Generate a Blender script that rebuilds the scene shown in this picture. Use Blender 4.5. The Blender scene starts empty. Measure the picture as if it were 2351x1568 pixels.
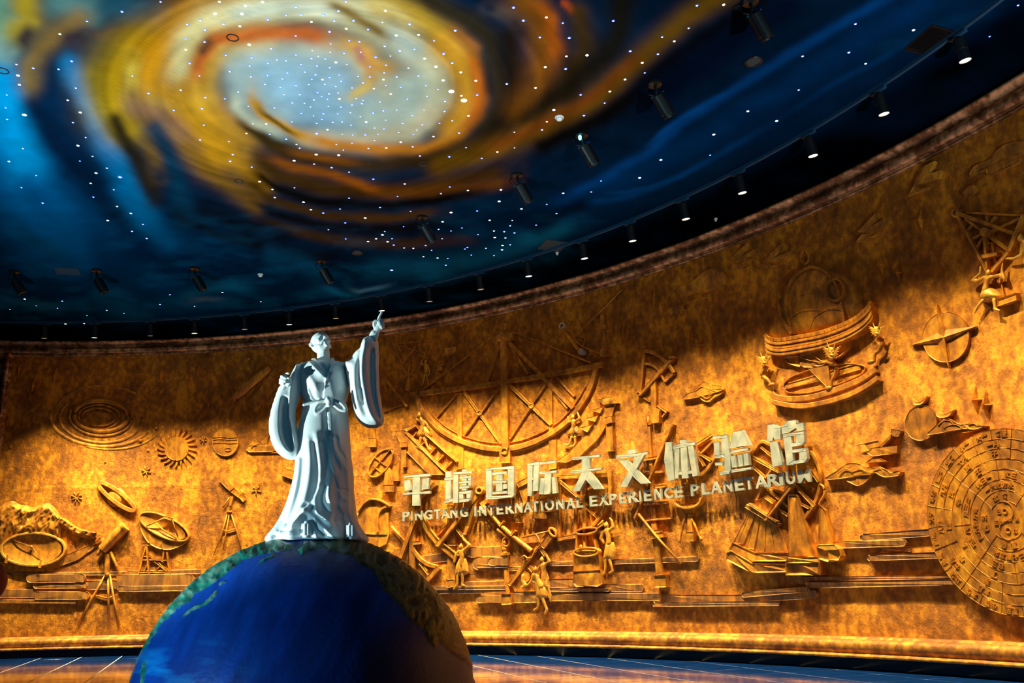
import bpy, bmesh, math, random
import numpy as np
from mathutils import Vector, Matrix, noise
from mathutils.geometry import delaunay_2d_cdt

random.seed(7); rng = np.random.default_rng(7)
S = bpy.context.scene
COL = S.collection
PI = math.pi

# ------------------------------------------------------------------ camera
CZ = 1.609                       # eye height above the floor
F_PX, PITCH, ROLL = 2043.15, 0.276114, -0.0228014
CX, CY, RW = -13.35326, 5.318094, 24.410057      # axis and radius of the round hall wall
W_PX, H_PX = 2351, 1568
_cp, _sp, _c, _s = math.cos(PITCH), math.sin(PITCH), math.cos(ROLL), math.sin(ROLL)
_R = np.array([1.0, 0, 0]); _U = np.array([0, -_sp, _cp]); CF = np.array([0, _cp, _sp])
CR = _c*_R + _s*_U; CU = -_s*_R + _c*_U
cam_d = bpy.data.cameras.new('camera'); cam = bpy.data.objects.new('camera', cam_d); COL.objects.link(cam)
cam_d.sensor_fit = 'HORIZONTAL'; cam_d.sensor_width = 36.0; cam_d.lens = 36.0*F_PX/W_PX
cam_d.clip_start = 0.1; cam_d.clip_end = 200
m = Matrix.Identity(4)
for i in range(3):
    m[i][0] = CR[i]; m[i][1] = CU[i]; m[i][2] = -CF[i]
m[2][3] = CZ
cam.matrix_world = m
S.camera = cam
S.view_settings.view_transform = 'Standard'; S.view_settings.look = 'None'
S.view_settings.exposure = 0.0; S.view_settings.gamma = 1.0; S.view_settings.use_curve_mapping = False

world = bpy.data.worlds.new('world'); S.world = world; world.use_nodes = True
world.node_tree.nodes['Background'].inputs[0].default_value = (0.10, 0.25, 0.5, 1)
world.node_tree.nodes['Background'].inputs[1].default_value = 0.022

CEIL = 8.80 + CZ
WARM = (1.0, 0.78, 0.38)

def lamp_spot(name, loc, target, power, color, size_deg, blend=0.6, radius=0.1):
    d = bpy.data.lights.new(name, 'SPOT'); o = bpy.data.objects.new(name, d); COL.objects.link(o)
    d.energy = power; d.color = color; d.spot_size = math.radians(size_deg); d.spot_blend = blend
    d.shadow_soft_size = radius
    o.location = loc
    o.rotation_euler = (Vector(target)-Vector(loc)).to_track_quat('-Z', 'Y').to_euler()
    return o

# added, unseen fill spots aimed up to brighten the painted ceiling
CEIL_FILLS = [
    ((-13.5, 5.0, 0.8), (-8.8, 10.5, CEIL), 8200, (0.42, 0.88, 1.0), 70),
    ((-2.1, 9.35, 0.25), (-3.4, 14.6, CEIL), 2400, (0.95, 0.96, 1.0), 72),
    ((7.5, 2.0, 0.8), (4.0, 10.0, CEIL), 7000, (0.60, 0.9, 1.0), 66),
    ((-9.0, 10.5, 0.8), (-9.5, 18.5, CEIL), 2600, (0.42, 0.85, 1.0), 62),
]
for i, (a, b, p, c, sz) in enumerate(CEIL_FILLS):
    lamp_spot('ceiling_fill', a, b, p, c, sz, 0.8, 0.3)
# stage lights on the statue
lamp_spot('statue_key_light', (-8.6, 5.3, 0.9), (-1.75, 7.4, 2.9), 5000, (0.70, 0.98, 1.0), 24, 0.5, 0.06)
lamp_spot('statue_front_light', (2.2, -2.0, 6.5), (-1.5, 7.4, 2.9), 330, (0.08, 0.50, 0.85), 22, 0.6, 0.5)
lamp_spot('globe_light', (-6.4, 3.0, 0.7), (-2.7, 7.0, 0.7), 1500, (0.40, 0.80, 1.0), 40, 0.9, 0.12)
lamp_spot('sign_light', (-2.0, 9.0, CEIL-0.6), (1.6, 24.5, 3.8), 330, (0.82, 0.96, 1.0), 30, 0.9, 0.2)

# ------------------------------------------------------------------ photograph <-> place
def ray(px, py):
    return (px-W_PX/2)*CR - (py-H_PX/2)*CU + F_PX*CF

def wall_sz(px, py, off=0.0):
    """(arc length, height) of the wall point seen at a pixel, on the surface lying `off` inside the wall"""
    d = ray(px, py); rr = RW-off*0.76
    a = d[0]**2+d[1]**2; b = -(d[0]*CX+d[1]*CY); c = CX*CX+CY*CY-rr*rr
    t = (-b+math.sqrt(max(b*b-a*c, 0)))/a
    P = t*d
    return RW*math.atan2(P[1]-CY, P[0]-CX), P[2]+CZ

def px_m(px, py):
    d = ray(px, py); s, z = wall_sz(px, py)
    P = sn(s, 0, z)
    return float(np.linalg.norm(np.array(P)-[0, 0, CZ])/np.linalg.norm(d))

def sn(s, n, z):
    th = s/RW; n = n*0.76 if n > 0 else n
    return (CX+(RW-n)*math.cos(th), CY+(RW-n)*math.sin(th), z)

def ceil_pt(px, py, drop=0.0):
    d = ray(px, py); t = (CEIL-drop-CZ)/d[2]
    return Vector((t*d[0], t*d[1], CEIL-drop))

def project(P):
    """vectorised: world points (n,3) -> pixel coordinates"""
    Q = P-np.array([0, 0, CZ])
    f = Q@CF
    f = np.where(f < 0.05, 0.05, f)
    return W_PX/2+F_PX*(Q@CR)/f, H_PX/2-F_PX*(Q@CU)/f

# ------------------------------------------------------------------ object helpers
def tag(o, label=None, cat=None, group=None, kind=None):
    if label: o['label'] = label
    if cat: o['category'] = cat
    if group: o['group'] = group
    if kind: o['kind'] = kind
    return o

def empty(name, loc, label, cat, group=None):
    o = bpy.data.objects.new(name, None); COL.objects.link(o); o.location = loc
    o.empty_display_size = 0.1
    return tag(o, label, cat, group)

def link(name, me, mats, parent=None, smooth=False):
    o = bpy.data.objects.new(name, me); COL.objects.link(o)
    if mats is not None:
        for mt in (mats if isinstance(mats, (list, tuple)) else [mats]): me.materials.append(mt)
    if smooth:
        me.polygons.foreach_set('use_smooth', [True]*len(me.polygons)); me.update()
    if parent is not None:
        o.parent = parent
        if parent.type == 'EMPTY' or True:
            o.matrix_parent_inverse = Matrix.Translation(parent.matrix_basis.translation).inverted() if parent.parent is None else Matrix.Identity(4)
    return o

def mesh(name, verts, faces):
    me = bpy.data.meshes.new(name); me.from_pydata(verts, [], faces); me.update(); return me

def bm_mesh(name, bm):
    me = bpy.data.meshes.new(name); bm.to_mesh(me); bm.free(); return me

# ------------------------------------------------------------------ materials
def new_mat(name):
    mt = bpy.data.materials.new(name); mt.use_nodes = True
    nt = mt.node_tree; b = nt.nodes['Principled BSDF']
    return mt, nt, b

def simple(name, col, rough=0.5, metal=0.0, emit=None, estr=0.0, bump=0.0, bscale=40):
    mt, nt, b = new_mat(name)
    b.inputs['Base Color'].default_value = (*col, 1); b.inputs['Roughness'].default_value = rough
    b.inputs['Metallic'].default_value = metal
    if emit:
        b.inputs['Emission Color'].default_value = (*emit, 1); b.inputs['Emission Strength'].default_value = estr
    if bump:
        n = nt.nodes.new('ShaderNodeTexNoise'); n.inputs['Scale'].default_value = bscale
        g = nt.nodes.new('ShaderNodeNewGeometry'); nt.links.new(g.outputs['Position'], n.inputs['Vector'])
        bp = nt.nodes.new('ShaderNodeBump'); bp.inputs['Strength'].default_value = bump; bp.inputs['Distance'].default_value = 0.01
        nt.links.new(n.outputs['Fac'], bp.inputs['Height']); nt.links.new(bp.outputs['Normal'], b.inputs['Normal'])
    return mt

def bronze(name, gold, brown, dark, amount=0.5, bump=0.6, streak=1.0, rough=0.42):
    mt, nt, b = new_mat(name); N = nt.nodes; L = nt.links
    g = N.new('ShaderNodeNewGeometry')
    n1 = N.new('ShaderNodeTexNoise'); n1.inputs['Scale'].default_value = 1.1; n1.inputs['Detail'].default_value = 9; n1.inputs['Roughness'].default_value = 0.68
    n2 = N.new('ShaderNodeTexNoise'); n2.inputs['Scale'].default_value = 7; n2.inputs['Detail'].default_value = 6
    mp = N.new('ShaderNodeMapping'); mp.inputs['Scale'].default_value = (1, 1, 1.0/(1+streak*1.5))
    L.new(g.outputs['Position'], mp.inputs['Vector']); L.new(mp.outputs['Vector'], n1.inputs['Vector']); L.new(mp.outputs['Vector'], n2.inputs['Vector'])
    r = N.new('ShaderNodeValToRGB')
    e = r.color_ramp.elements
    e[0].position = 0.5-0.14*amount-0.08; e[0].color = (*dark, 1)
    e[1].position = 0.62; e[1].color = (*gold, 1)
    k = r.color_ramp.elements.new(0.52-0.08*(1-amount)); k.color = (*brown, 1)
    mx = N.new('ShaderNodeMath'); mx.operation = 'MULTIPLY_ADD'; mx.inputs[1].default_value = 0.42; mx.inputs[2].default_value = 0.0
    L.new(n2.outputs['Fac'], mx.inputs[0])
    ad = N.new('ShaderNodeMath'); ad.operation = 'MULTIPLY_ADD'; ad.inputs[1].default_value = 0.62
    L.new(n1.outputs['Fac'], ad.inputs[0]); L.new(mx.outputs[0], ad.inputs[2])
    L.new(ad.outputs[0], r.inputs['Fac']); L.new(r.outputs['Color'], b.inputs['Base Color'])
    b.inputs['Metallic'].default_value = 0.35
    rr = N.new('ShaderNodeMapRange'); rr.inputs['To Min'].default_value = rough+0.18; rr.inputs['To Max'].default_value = rough-0.02
    L.new(n2.outputs['Fac'], rr.inputs['Value']); L.new(rr.outputs['Result'], b.inputs['Roughness'])
    n3 = N.new('ShaderNodeTexNoise'); n3.inputs['Scale'].default_value = 9; n3.inputs['Detail'].default_value = 10; n3.inputs['Roughness'].default_value = 0.7
    L.new(g.outputs['Position'], n3.inputs['Vector'])
    bp = N.new('ShaderNodeBump'); bp.inputs['Strength'].default_value = bump; bp.inputs['Distance'].default_value = 0.05
    L.new(n3.outputs['Fac'], bp.inputs['Height']); L.new(bp.outputs['Normal'], b.inputs['Normal'])
    return mt

M_WALL = bronze('bronze_relief_ground', (0.90, 0.38, 0.018), (0.46, 0.160, 0.010), (0.075, 0.030, 0.012), 0.8, 0.85, 0.25)
M_REL = bronze('bronze_relief_raised', (0.90, 0.40, 0.030), (0.50, 0.19, 0.022), (0.10, 0.042, 0.018), 0.7, 0.25, 0.4)
M_CLOUD = bronze('bronze_relief_cloud', (0.70, 0.30, 0.045), (0.34, 0.15, 0.050), (0.10, 0.055, 0.035), 0.75, 0.2, 2.0)
M_FIG = bronze('bronze_relief_figure', (1.0, 0.55, 0.07), (0.60, 0.25, 0.03), (0.12, 0.055, 0.02), 0.3, 0.1, 0.3, 0.36)
M_TRIM = bronze('bronze_moulding', (0.90, 0.52, 0.26), (0.26, 0.11, 0.045), (0.08, 0.04, 0.025), 0.6, 0.3, 0.0, 0.26)
M_TRIM.node_tree.nodes['Principled BSDF'].inputs['Metallic'].default_value = 0.75
M_TRIM_GOLD = bronze('gold_moulding', (0.80, 0.36, 0.04), (0.36, 0.14, 0.025), (0.09, 0.04, 0.02), 0.75, 0.3, 0.0, 0.36)
M_DARK = simple('black_plinth', (0.004, 0.004, 0.006), 0.12)
M_BLACK = simple('black_fixture', (0.003, 0.004, 0.005), 0.4)
M_TRACK = simple('blue_painted_track', (0.01, 0.05, 0.10), 0.4)
M_LAMP = simple('lit_lens', (1, 1, 1), 0.3, 0, (1.0, 0.84, 0.55), 5.0)
M_LAMP_DIM = simple('dim_lens', (0.5, 0.4, 0.3), 0.3, 0, (1.0, 0.75, 0.4), 0.35)
M_WHITE = simple('white_plastic', (0.75, 0.76, 0.72), 0.5)

# ------------------------------------------------------------------ wall geometry helpers
def slab_sz(pts, d1, d0=0.0, bev=0.012, step=0.55):
    """extruded outline; pts in (s,z) metres on the wall; front face at d1, foot at d0 -> mesh in world space"""
    bm = bmesh.new()
    A = sum(pts[i][0]*pts[(i+1) % len(pts)][1]-pts[(i+1) % len(pts)][0]*pts[i][1] for i in range(len(pts)))
    if A < 0: pts = pts[::-1]
    clean = []
    for q in pts:
        if not clean or (abs(q[0]-clean[-1][0])+abs(q[1]-clean[-1][1])) > 1e-4: clean.append(q)
    vs = [bm.verts.new((p[0], 0, p[1])) for p in clean]
    f = bm.faces.new(vs)
    smin = min(p[0] for p in clean); smax = max(p[0] for p in clean)
    if len(clean) > 4 or smax-smin > step:
        bmesh.ops.triangulate(bm, faces=bm.faces[:])
    k = int((smax-smin)/step)
    for i in range(1, k+1):
        x = smin+(smax-smin)*i/(k+1)
        bmesh.ops.bisect_plane(bm, geom=bm.verts[:]+bm.edges[:]+bm.faces[:], plane_co=(x, 0, 0), plane_no=(1, 0, 0), dist=1e-6)
    front = bm.faces[:]
    r = bmesh.ops.extrude_face_region(bm, geom=front)
    fv = [v for v in r['geom'] if isinstance(v, bmesh.types.BMVert)]
    ff = [v for v in r['geom'] if isinstance(v, bmesh.types.BMFace)]
    for v in bm.verts: v.co.y = d0
    for v in fv: v.co.y = d1
    if bev > 0:
        bo = set()
        for fc in ff:
            for e in fc.edges:
                if len([q for q in e.link_faces if q in ff]) == 1: bo.update(e.verts)
        r2 = bmesh.ops.inset_region(bm, faces=ff, thickness=bev, depth=0, use_boundary=True, use_even_offset=False)
        for v in bo:
            if v.is_valid: v.co.y = d1-bev
    for v in bm.verts:
        s, n, z = v.co
        v.co = sn(s, n, z)
    bmesh.ops.recalc_face_normals(bm, faces=bm.faces[:])
    return bm

def join_bm(bms):
    out = bmesh.new()
    for b in bms:
        me = bpy.data.meshes.new('t'); b.to_mesh(me); b.free(); out.from_mesh(me); bpy.data.meshes.remove(me)
    return out

def to_sz(pts, d=0.0):
    return [wall_sz(x, y, d) for x, y in pts]

class Relief:
    """one thing on the wall; every piece is a child mesh"""
    def __init__(self, name, label, cat, at, group=None, mat=None):
        s, z = wall_sz(*at)
        self.o = empty(name, sn(s, 0.0, z), label, cat, group); self.m = mat or M_REL
    def add(self, name, bm, mat=None, smooth=False, parent=None):
        if isinstance(bm, list): bm = join_bm(bm)
        return link(name, bm_mesh(name, bm), mat or self.m, parent or self.o, smooth)
    def pl(self, name, pts, d1=0.08, d0=-0.01, bev=0.012, mat=None):
        return self.add(name, slab_sz(to_sz(pts, d1), d1, d0, bev), mat)
    def bar(self, name, p0, p1, w, d1=0.08, w1=None, d0=-0.01, mat=None):
        return self.add(name, bar_bm(p0, p1, w, d1, w1, d0), mat)
    def cv(self, name, pts, w, d1=0.08, d0=-0.01, closed=False, mat=None):
        return self.add(name, curve_bm(pts, w, d1, d0, closed), mat)
    def tb(self, name, pts, r, n=0.05, closed=False, mat=None):
        return self.add(name, tube_bm(pts, r, n, closed), mat, True)
    def sculpt(self, name, prims, vox=0.02, it=2, mat=None, parent=None):
        me = sculpt(prims, vox, it); 
        for v in me.vertices: v.co = sn(*v.co)
        me.update()
        return link(name, me, mat or self.m, parent or self.o, True)

def bar_bm(p0, p1, w, d1=0.08, w1=None, d0=-0.01):
    w1 = w if w1 is None else w1
    dx, dy = p1[0]-p0[0], p1[1]-p0[1]; L = math.hypot(dx, dy) or 1; nx, ny = -dy/L, dx/L
    pts = [(p0[0]+nx*w/2, p0[1]+ny*w/2), (p1[0]+nx*w1/2, p1[1]+ny*w1/2), (p1[0]-nx*w1/2, p1[1]-ny*w1/2), (p0[0]-nx*w/2, p0[1]-ny*w/2)]
    return slab_sz(to_sz(pts, d1), d1, d0, min(0.012, 0.2*w*px_m(*p0)))

def curve_bm(pts, w, d1=0.08, d0=-0.01, closed=False):
    """flat band along a polyline, ring by ring (follows the wall)"""
    n = len(pts); bm = bmesh.new(); rows = []
    P = to_sz(pts, d1); wm = w*px_m(*pts[0])/2
    bv = min(0.012, wm*0.3)
    for i in range(n):
        a = P[(i-1) % n] if (closed or i > 0) else P[i]; b = P[(i+1) % n] if (closed or i < n-1) else P[i]
        dx, dz = b[0]-a[0], b[1]-a[1]; L = math.hypot(dx, dz) or 1; nx, nz = -dz/L, dx/L
        row = []
        for (t, dep) in ((-wm, d0), (-wm, d1-bv), (-wm+bv, d1), (wm-bv, d1), (wm, d1-bv), (wm, d0)):
            row.append(bm.verts.new(sn(P[i][0]+nx*t, dep, P[i][1]+nz*t)))
        rows.append(row)
    for i in range(n if closed else n-1):
        a, b = rows[i], rows[(i+1) % n]
        for k in range(5): bm.faces.new((a[k], a[k+1], b[k+1], b[k]))
    if not closed:
        bm.faces.new(rows[0]); bm.faces.new(rows[-1][::-1])
    bmesh.ops.recalc_face_normals(bm, faces=bm.faces[:])
    return bm

def tube_bm(pts, r, n=0.05, closed=False, seg=8):
    P = [Vector(sn(s, n, z)) for s, z in to_sz(pts, n)]
    rs = r if isinstance(r, (list, tuple)) else [r]*len(P)
    rm = [q*px_m(*pts[i]) for i, q in enumerate(rs)]
    return tube3(P, rm, closed, seg)

def tube3(P, rm, closed=False, seg=8):
    bm = bmesh.new(); N = len(P); rows = []
    up = Vector((0, 0, 1))
    for i in range(N):
        a = P[(i-1) % N] if (closed or i > 0) else P[i]; b = P[(i+1) % N] if (closed or i < N-1) else P[i]
        t = (b-a).normalized(); x = t.cross(up)
        if x.length < 0.05: x = t.cross(Vector((0, 1, 0)))
        x.normalize(); y = t.cross(x)
        rows.append([bm.verts.new(P[i]+(x*math.cos(2*PI*k/seg)+y*math.sin(2*PI*k/seg))*rm[i]) for k in range(seg)])
    for i in range(N if closed else N-1):
        a, b = rows[i], rows[(i+1) % N]
        for k in range(seg): bm.faces.new((a[k], a[(k+1) % seg], b[(k+1) % seg], b[k]))
    if not closed:
        bm.faces.new(rows[0][::-1]); bm.faces.new(rows[-1])
    bmesh.ops.recalc_face_normals(bm, faces=bm.faces[:])
    return bm

def ell(cx, cy, rx, ry, rot=0, n=40, a0=0, a1=360):
    c, s = math.cos(math.radians(rot)), math.sin(math.radians(rot)); out = []
    full = abs(a1-a0) >= 360
    for i in range(n if full else n+1):
        a = math.radians(a0+(a1-a0)*i/n); x, y = rx*math.cos(a), ry*math.sin(a)
        out.append((cx+x*c-y*s, cy+x*s+y*c))
    return out

def smooth_pts(pts, n=4, closed=False):
    out = []; N = len(pts)
    g = lambda i: pts[i % N] if closed else pts[max(0, min(N-1, i))]
    for i in range(N if closed else N-1):
        p0, p1, p2, p3 = g(i-1), g(i), g(i+1), g(i+2)
        for k in range(n):
            t = k/n
            out.append(tuple(0.5*((2*p1[j])+(-p0[j]+p2[j])*t+(2*p0[j]-5*p1[j]+4*p2[j]-p3[j])*t*t+(-p0[j]+3*p1[j]-3*p2[j]+p3[j])*t**3) for j in range(len(p1))))
    if not closed: out.append(tuple(pts[-1]))
    return out

# ---- sculpting: overlapping primitives melted into one surface by a voxel remesh
def ico(bm, c, r, sc=(1, 1, 1), rot=None, sub=2):
    mt = Matrix.Translation(Vector(c)) @ (rot.to_4x4() if rot else Matrix.Identity(4)) @ Matrix.Diagonal((r*sc[0], r*sc[1], r*sc[2], 1))
    bmesh.ops.create_icosphere(bm, subdivisions=sub, radius=1, matrix=mt)

def cap(bm, a, b, ra, rb, seg=10):
    a = Vector(a); b = Vector(b); d = b-a
    if d.length < 1e-5: return
    q = d.to_track_quat('Z', 'Y').to_matrix().to_4x4()
    bmesh.ops.create_cone(bm, cap_ends=True, segments=seg, radius1=ra, radius2=rb, depth=d.length, matrix=Matrix.Translation((a+b)/2) @ q)

def chain(pts):
    """pts: (x,y,z,r) -> primitive"""
    def f(bm):
        for i, p in enumerate(pts):
            ico(bm, p[:3], p[3])
            if i: cap(bm, pts[i-1][:3], p[:3], pts[i-1][3], p[3])
    return f

def ball(c, r, sc=(1, 1, 1), rot=None):
    return lambda bm: ico(bm, c, r, sc, rot, 3)

def sculpt(prims, vox, it=2, keep=False):
    bm = bmesh.new()
    for f in prims:
        if isinstance(f, bmesh.types.BMesh):
            me = bpy.data.meshes.new('t'); f.to_mesh(me); bm.from_mesh(me); bpy.data.meshes.remove(me); f.free()
        else: f(bm)
    me = bm_mesh('t', bm); o = bpy.data.objects.new('t', me); COL.objects.link(o)
    md = o.modifiers.new('r', 'REMESH'); md.mode = 'VOXEL'; md.voxel_size = vox
    if it:
        sm = o.modifiers.new('s', 'SMOOTH'); sm.iterations = it; sm.factor = 0.5
    dg = bpy.context.evaluated_depsgraph_get(); dg.update()
    out = bpy.data.meshes.new_from_object(o.evaluated_get(dg))
    bpy.data.objects.remove(o); bpy.data.meshes.remove(me)
    return out

# ------------------------------------------------------------------ the setting
TH0, TH1 = math.radians(-40), math.radians(101.3)
def ring_profile(name, prof, mat, th0=TH0, th1=TH1, n=220, smooth=True, close=False, uneven=0):
    """sweep a profile [(inset from wall, height)] round the hall"""
    V = []; Fc = []; k = len(prof)
    for i in range(n+1):
        th = th0+(th1-th0)*i/n
        for j, (d, z) in enumerate(prof):
            w = 0.006*uneven*noise.noise(Vector((th*90, j*3.1, 0)))
            V.append((CX+(RW-d-w)*math.cos(th), CY+(RW-d-w)*math.sin(th), z+w))
    for i in range(n):
        for j in range(k if close else k-1):
            a = i*k+j; b = i*k+(j+1) % k
            Fc.append((a, a+k, b+k, b))
    if close:
        Fc.append(tuple(range(k))); Fc.append(tuple(range(n*k, n*k+k))[::-1])
    me = mesh(name, V, Fc)
    o = link(name, me, mat, None, smooth)
    return tag(o, kind='structure')

# relief ground: gently uneven plaster with the cast panel seams pressed into it
def wall_height(s, z):
    n = noise.noise(Vector((s*0.55, z*0.55, 3)))*0.010+noise.noise(Vector((s*1.9, z*1.9, 7)))*0.009+noise.noise(Vector((s*5.5, z*5.5, 1)))*0.006
    return n
SEAM_S = [wall_sz(403, 1140)[0], wall_sz(2195, 530)[0], wall_sz(1290, 1250)[0]]
SEAM_Z = 3.69+CZ
nz = 150; ns = 700
zb, zt = 0.45, 8.55+CZ-0.1
V = []; Fc = []
for i in range(ns+1):
    s = RW*(TH0+(TH1-TH0)*i/ns)
    for j in range(nz+1):
        z = zb+(zt-zb)*j/nz
        h = wall_height(s, z)
        dz = abs(z-SEAM_Z+0.03*noise.noise(Vector((s, 0, 0))))
        if dz < 0.07: h += 0.02*(1-dz/0.07)
        for q in SEAM_S:
            ds = abs(s-q)
            if ds < 0.09: h -= 0.025*(1-ds/0.09)
        V.append(sn(s, h, z))
for i in range(ns):
    for j in range(nz):
        a = i*(nz+1)+j
        Fc.append((a, a+nz+1, a+nz+2, a+1))
wall = tag(link('wall_front', mesh('wall_front', V, Fc), M_WALL, None, True), kind='structure')
ring_profile('wall_back', [(0, 0), (0, CEIL)], M_DARK, TH1+0.02, TH0+2*PI-0.01, 120, False)
ring_profile('wall_upper', [(0.0, zt-0.02), (0.02, CEIL+0.01)], M_DARK)
# plinth
ring_profile('baseboard_front', [(-0.02, 0.0), (0.10, 0.0), (0.10, 0.235), (-0.02, 0.235)], M_DARK, n=160, smooth=False, close=True)
# lower moulding
def arc(cx, cz, r, a0, a1, n=10):
    return [(cx+r*math.cos(math.radians(a0+(a1-a0)*i/n)), cz+r*math.sin(math.radians(a0+(a1-a0)*i/n))) for i in range(n+1)]
zb0 = 0.235
ring_profile('trim_1', [(-0.05, zb0), (0.31, zb0), (0.33, zb0+0.045), (0.26, zb0+0.055), (0.23, zb0+0.08)]+arc(0.12, zb0+0.20, 0.145, -40, 88, 12)+[(0.10, zb0+0.345), (0.10, zb0+0.375), (0.02, zb0+0.39), (-0.05, zb0+0.39)], M_TRIM_GOLD, close=True, uneven=1)
# cornice
c0 = 8.22+CZ
ring_profile('trim_2', [(-0.05, c0), (0.07, c0+0.0), (0.09, c0+0.035), (0.06, c0+0.05), (0.10, c0+0.075)]+arc(0.10, c0+0.19, 0.13, -75, 80, 12)+[(0.16, c0+0.345), (0.30, c0+0.42), (0.33, c0+0.455), (0.30, c0+0.49), (-0.05, c0+0.49)], M_TRIM, close=True, uneven=1)
# upright trim at the left end of the relief
def upright(name, s0, prof, mat):
    V = []; k = len(prof); Fc = []
    for i in range(41):
        z = 0.3+(c0+0.4-0.3)*i/40
        for (ds, n_) in prof: V.append(sn(s0+ds, n_, z))
    for i in range(40):
        for j in range(k-1):
            a = i*k+j; Fc.append((a, a+1, a+k+1, a+k))
    return tag(link(name, mesh(name, V, Fc), mat, None, True), kind='structure')
sl = wall_sz(8, 900)[0]
upright('trim_3', sl, [(-0.17, -0.02), (-0.15, 0.06)]+[(0.12*math.sin(math.radians(a)), 0.05+0.13*math.cos(math.radians(a))) for a in range(-90, 91, 15)]+[(0.15, 0.06), (0.4, 0.07), (0.42, -0.02)], M_TRIM)

# ------------------------------------------------------------------ ceiling: the mural is flat paint on a flat ceiling
def srgb(c):
    c = np.asarray(c, float)/255.0
    return np.where(c <= 0.04045, c/12.92, ((c+0.055)/1.055)**2.4)

def vnoise(x, y, seed=0):
    xi = np.floor(x).astype(int); yi = np.floor(y).astype(int); xf = x-xi; yf = y-yi
    u = xf*xf*(3-2*xf); v = yf*yf*(3-2*yf)
    def h(a, b):
        n = (a*374761393+b*668265263+seed*1442695041) & 0x7fffffff
        n = ((n ^ (n >> 13))*1274126177) & 0x7fffffff
        return ((n ^ (n >> 16)) & 0xffff)/65535.0
    return (h(xi, yi)*(1-u)+h(xi+1, yi)*u)*(1-v)+(h(xi, yi+1)*(1-u)+h(xi+1, yi+1)*u)*v
def fbm(x, y, o=4, seed=0):
    r = 0; a = 0.5; t = 0
    for i in range(o):
        r = r+a*vnoise(x*2**i+17.3*i, y*2**i+5.7*i, seed+i); t += a; a *= 0.55
    return r/t

def seg_dist(X, Y, pts):
    best = None
    if len(pts) == 1: return np.hypot(X-pts[0][0], Y-pts[0][1])
    for (x0, y0), (x1, y1) in zip(pts[:-1], pts[1:]):
        dx, dy = x1-x0, y1-y0; L = dx*dx+dy*dy
        t = np.clip(((X-x0)*dx+(Y-y0)*dy)/L, 0, 1)
        d = np.hypot(X-x0-t*dx, Y-y0-t*dy)
        best = d if best is None else np.minimum(best, d)
    return best

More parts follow.
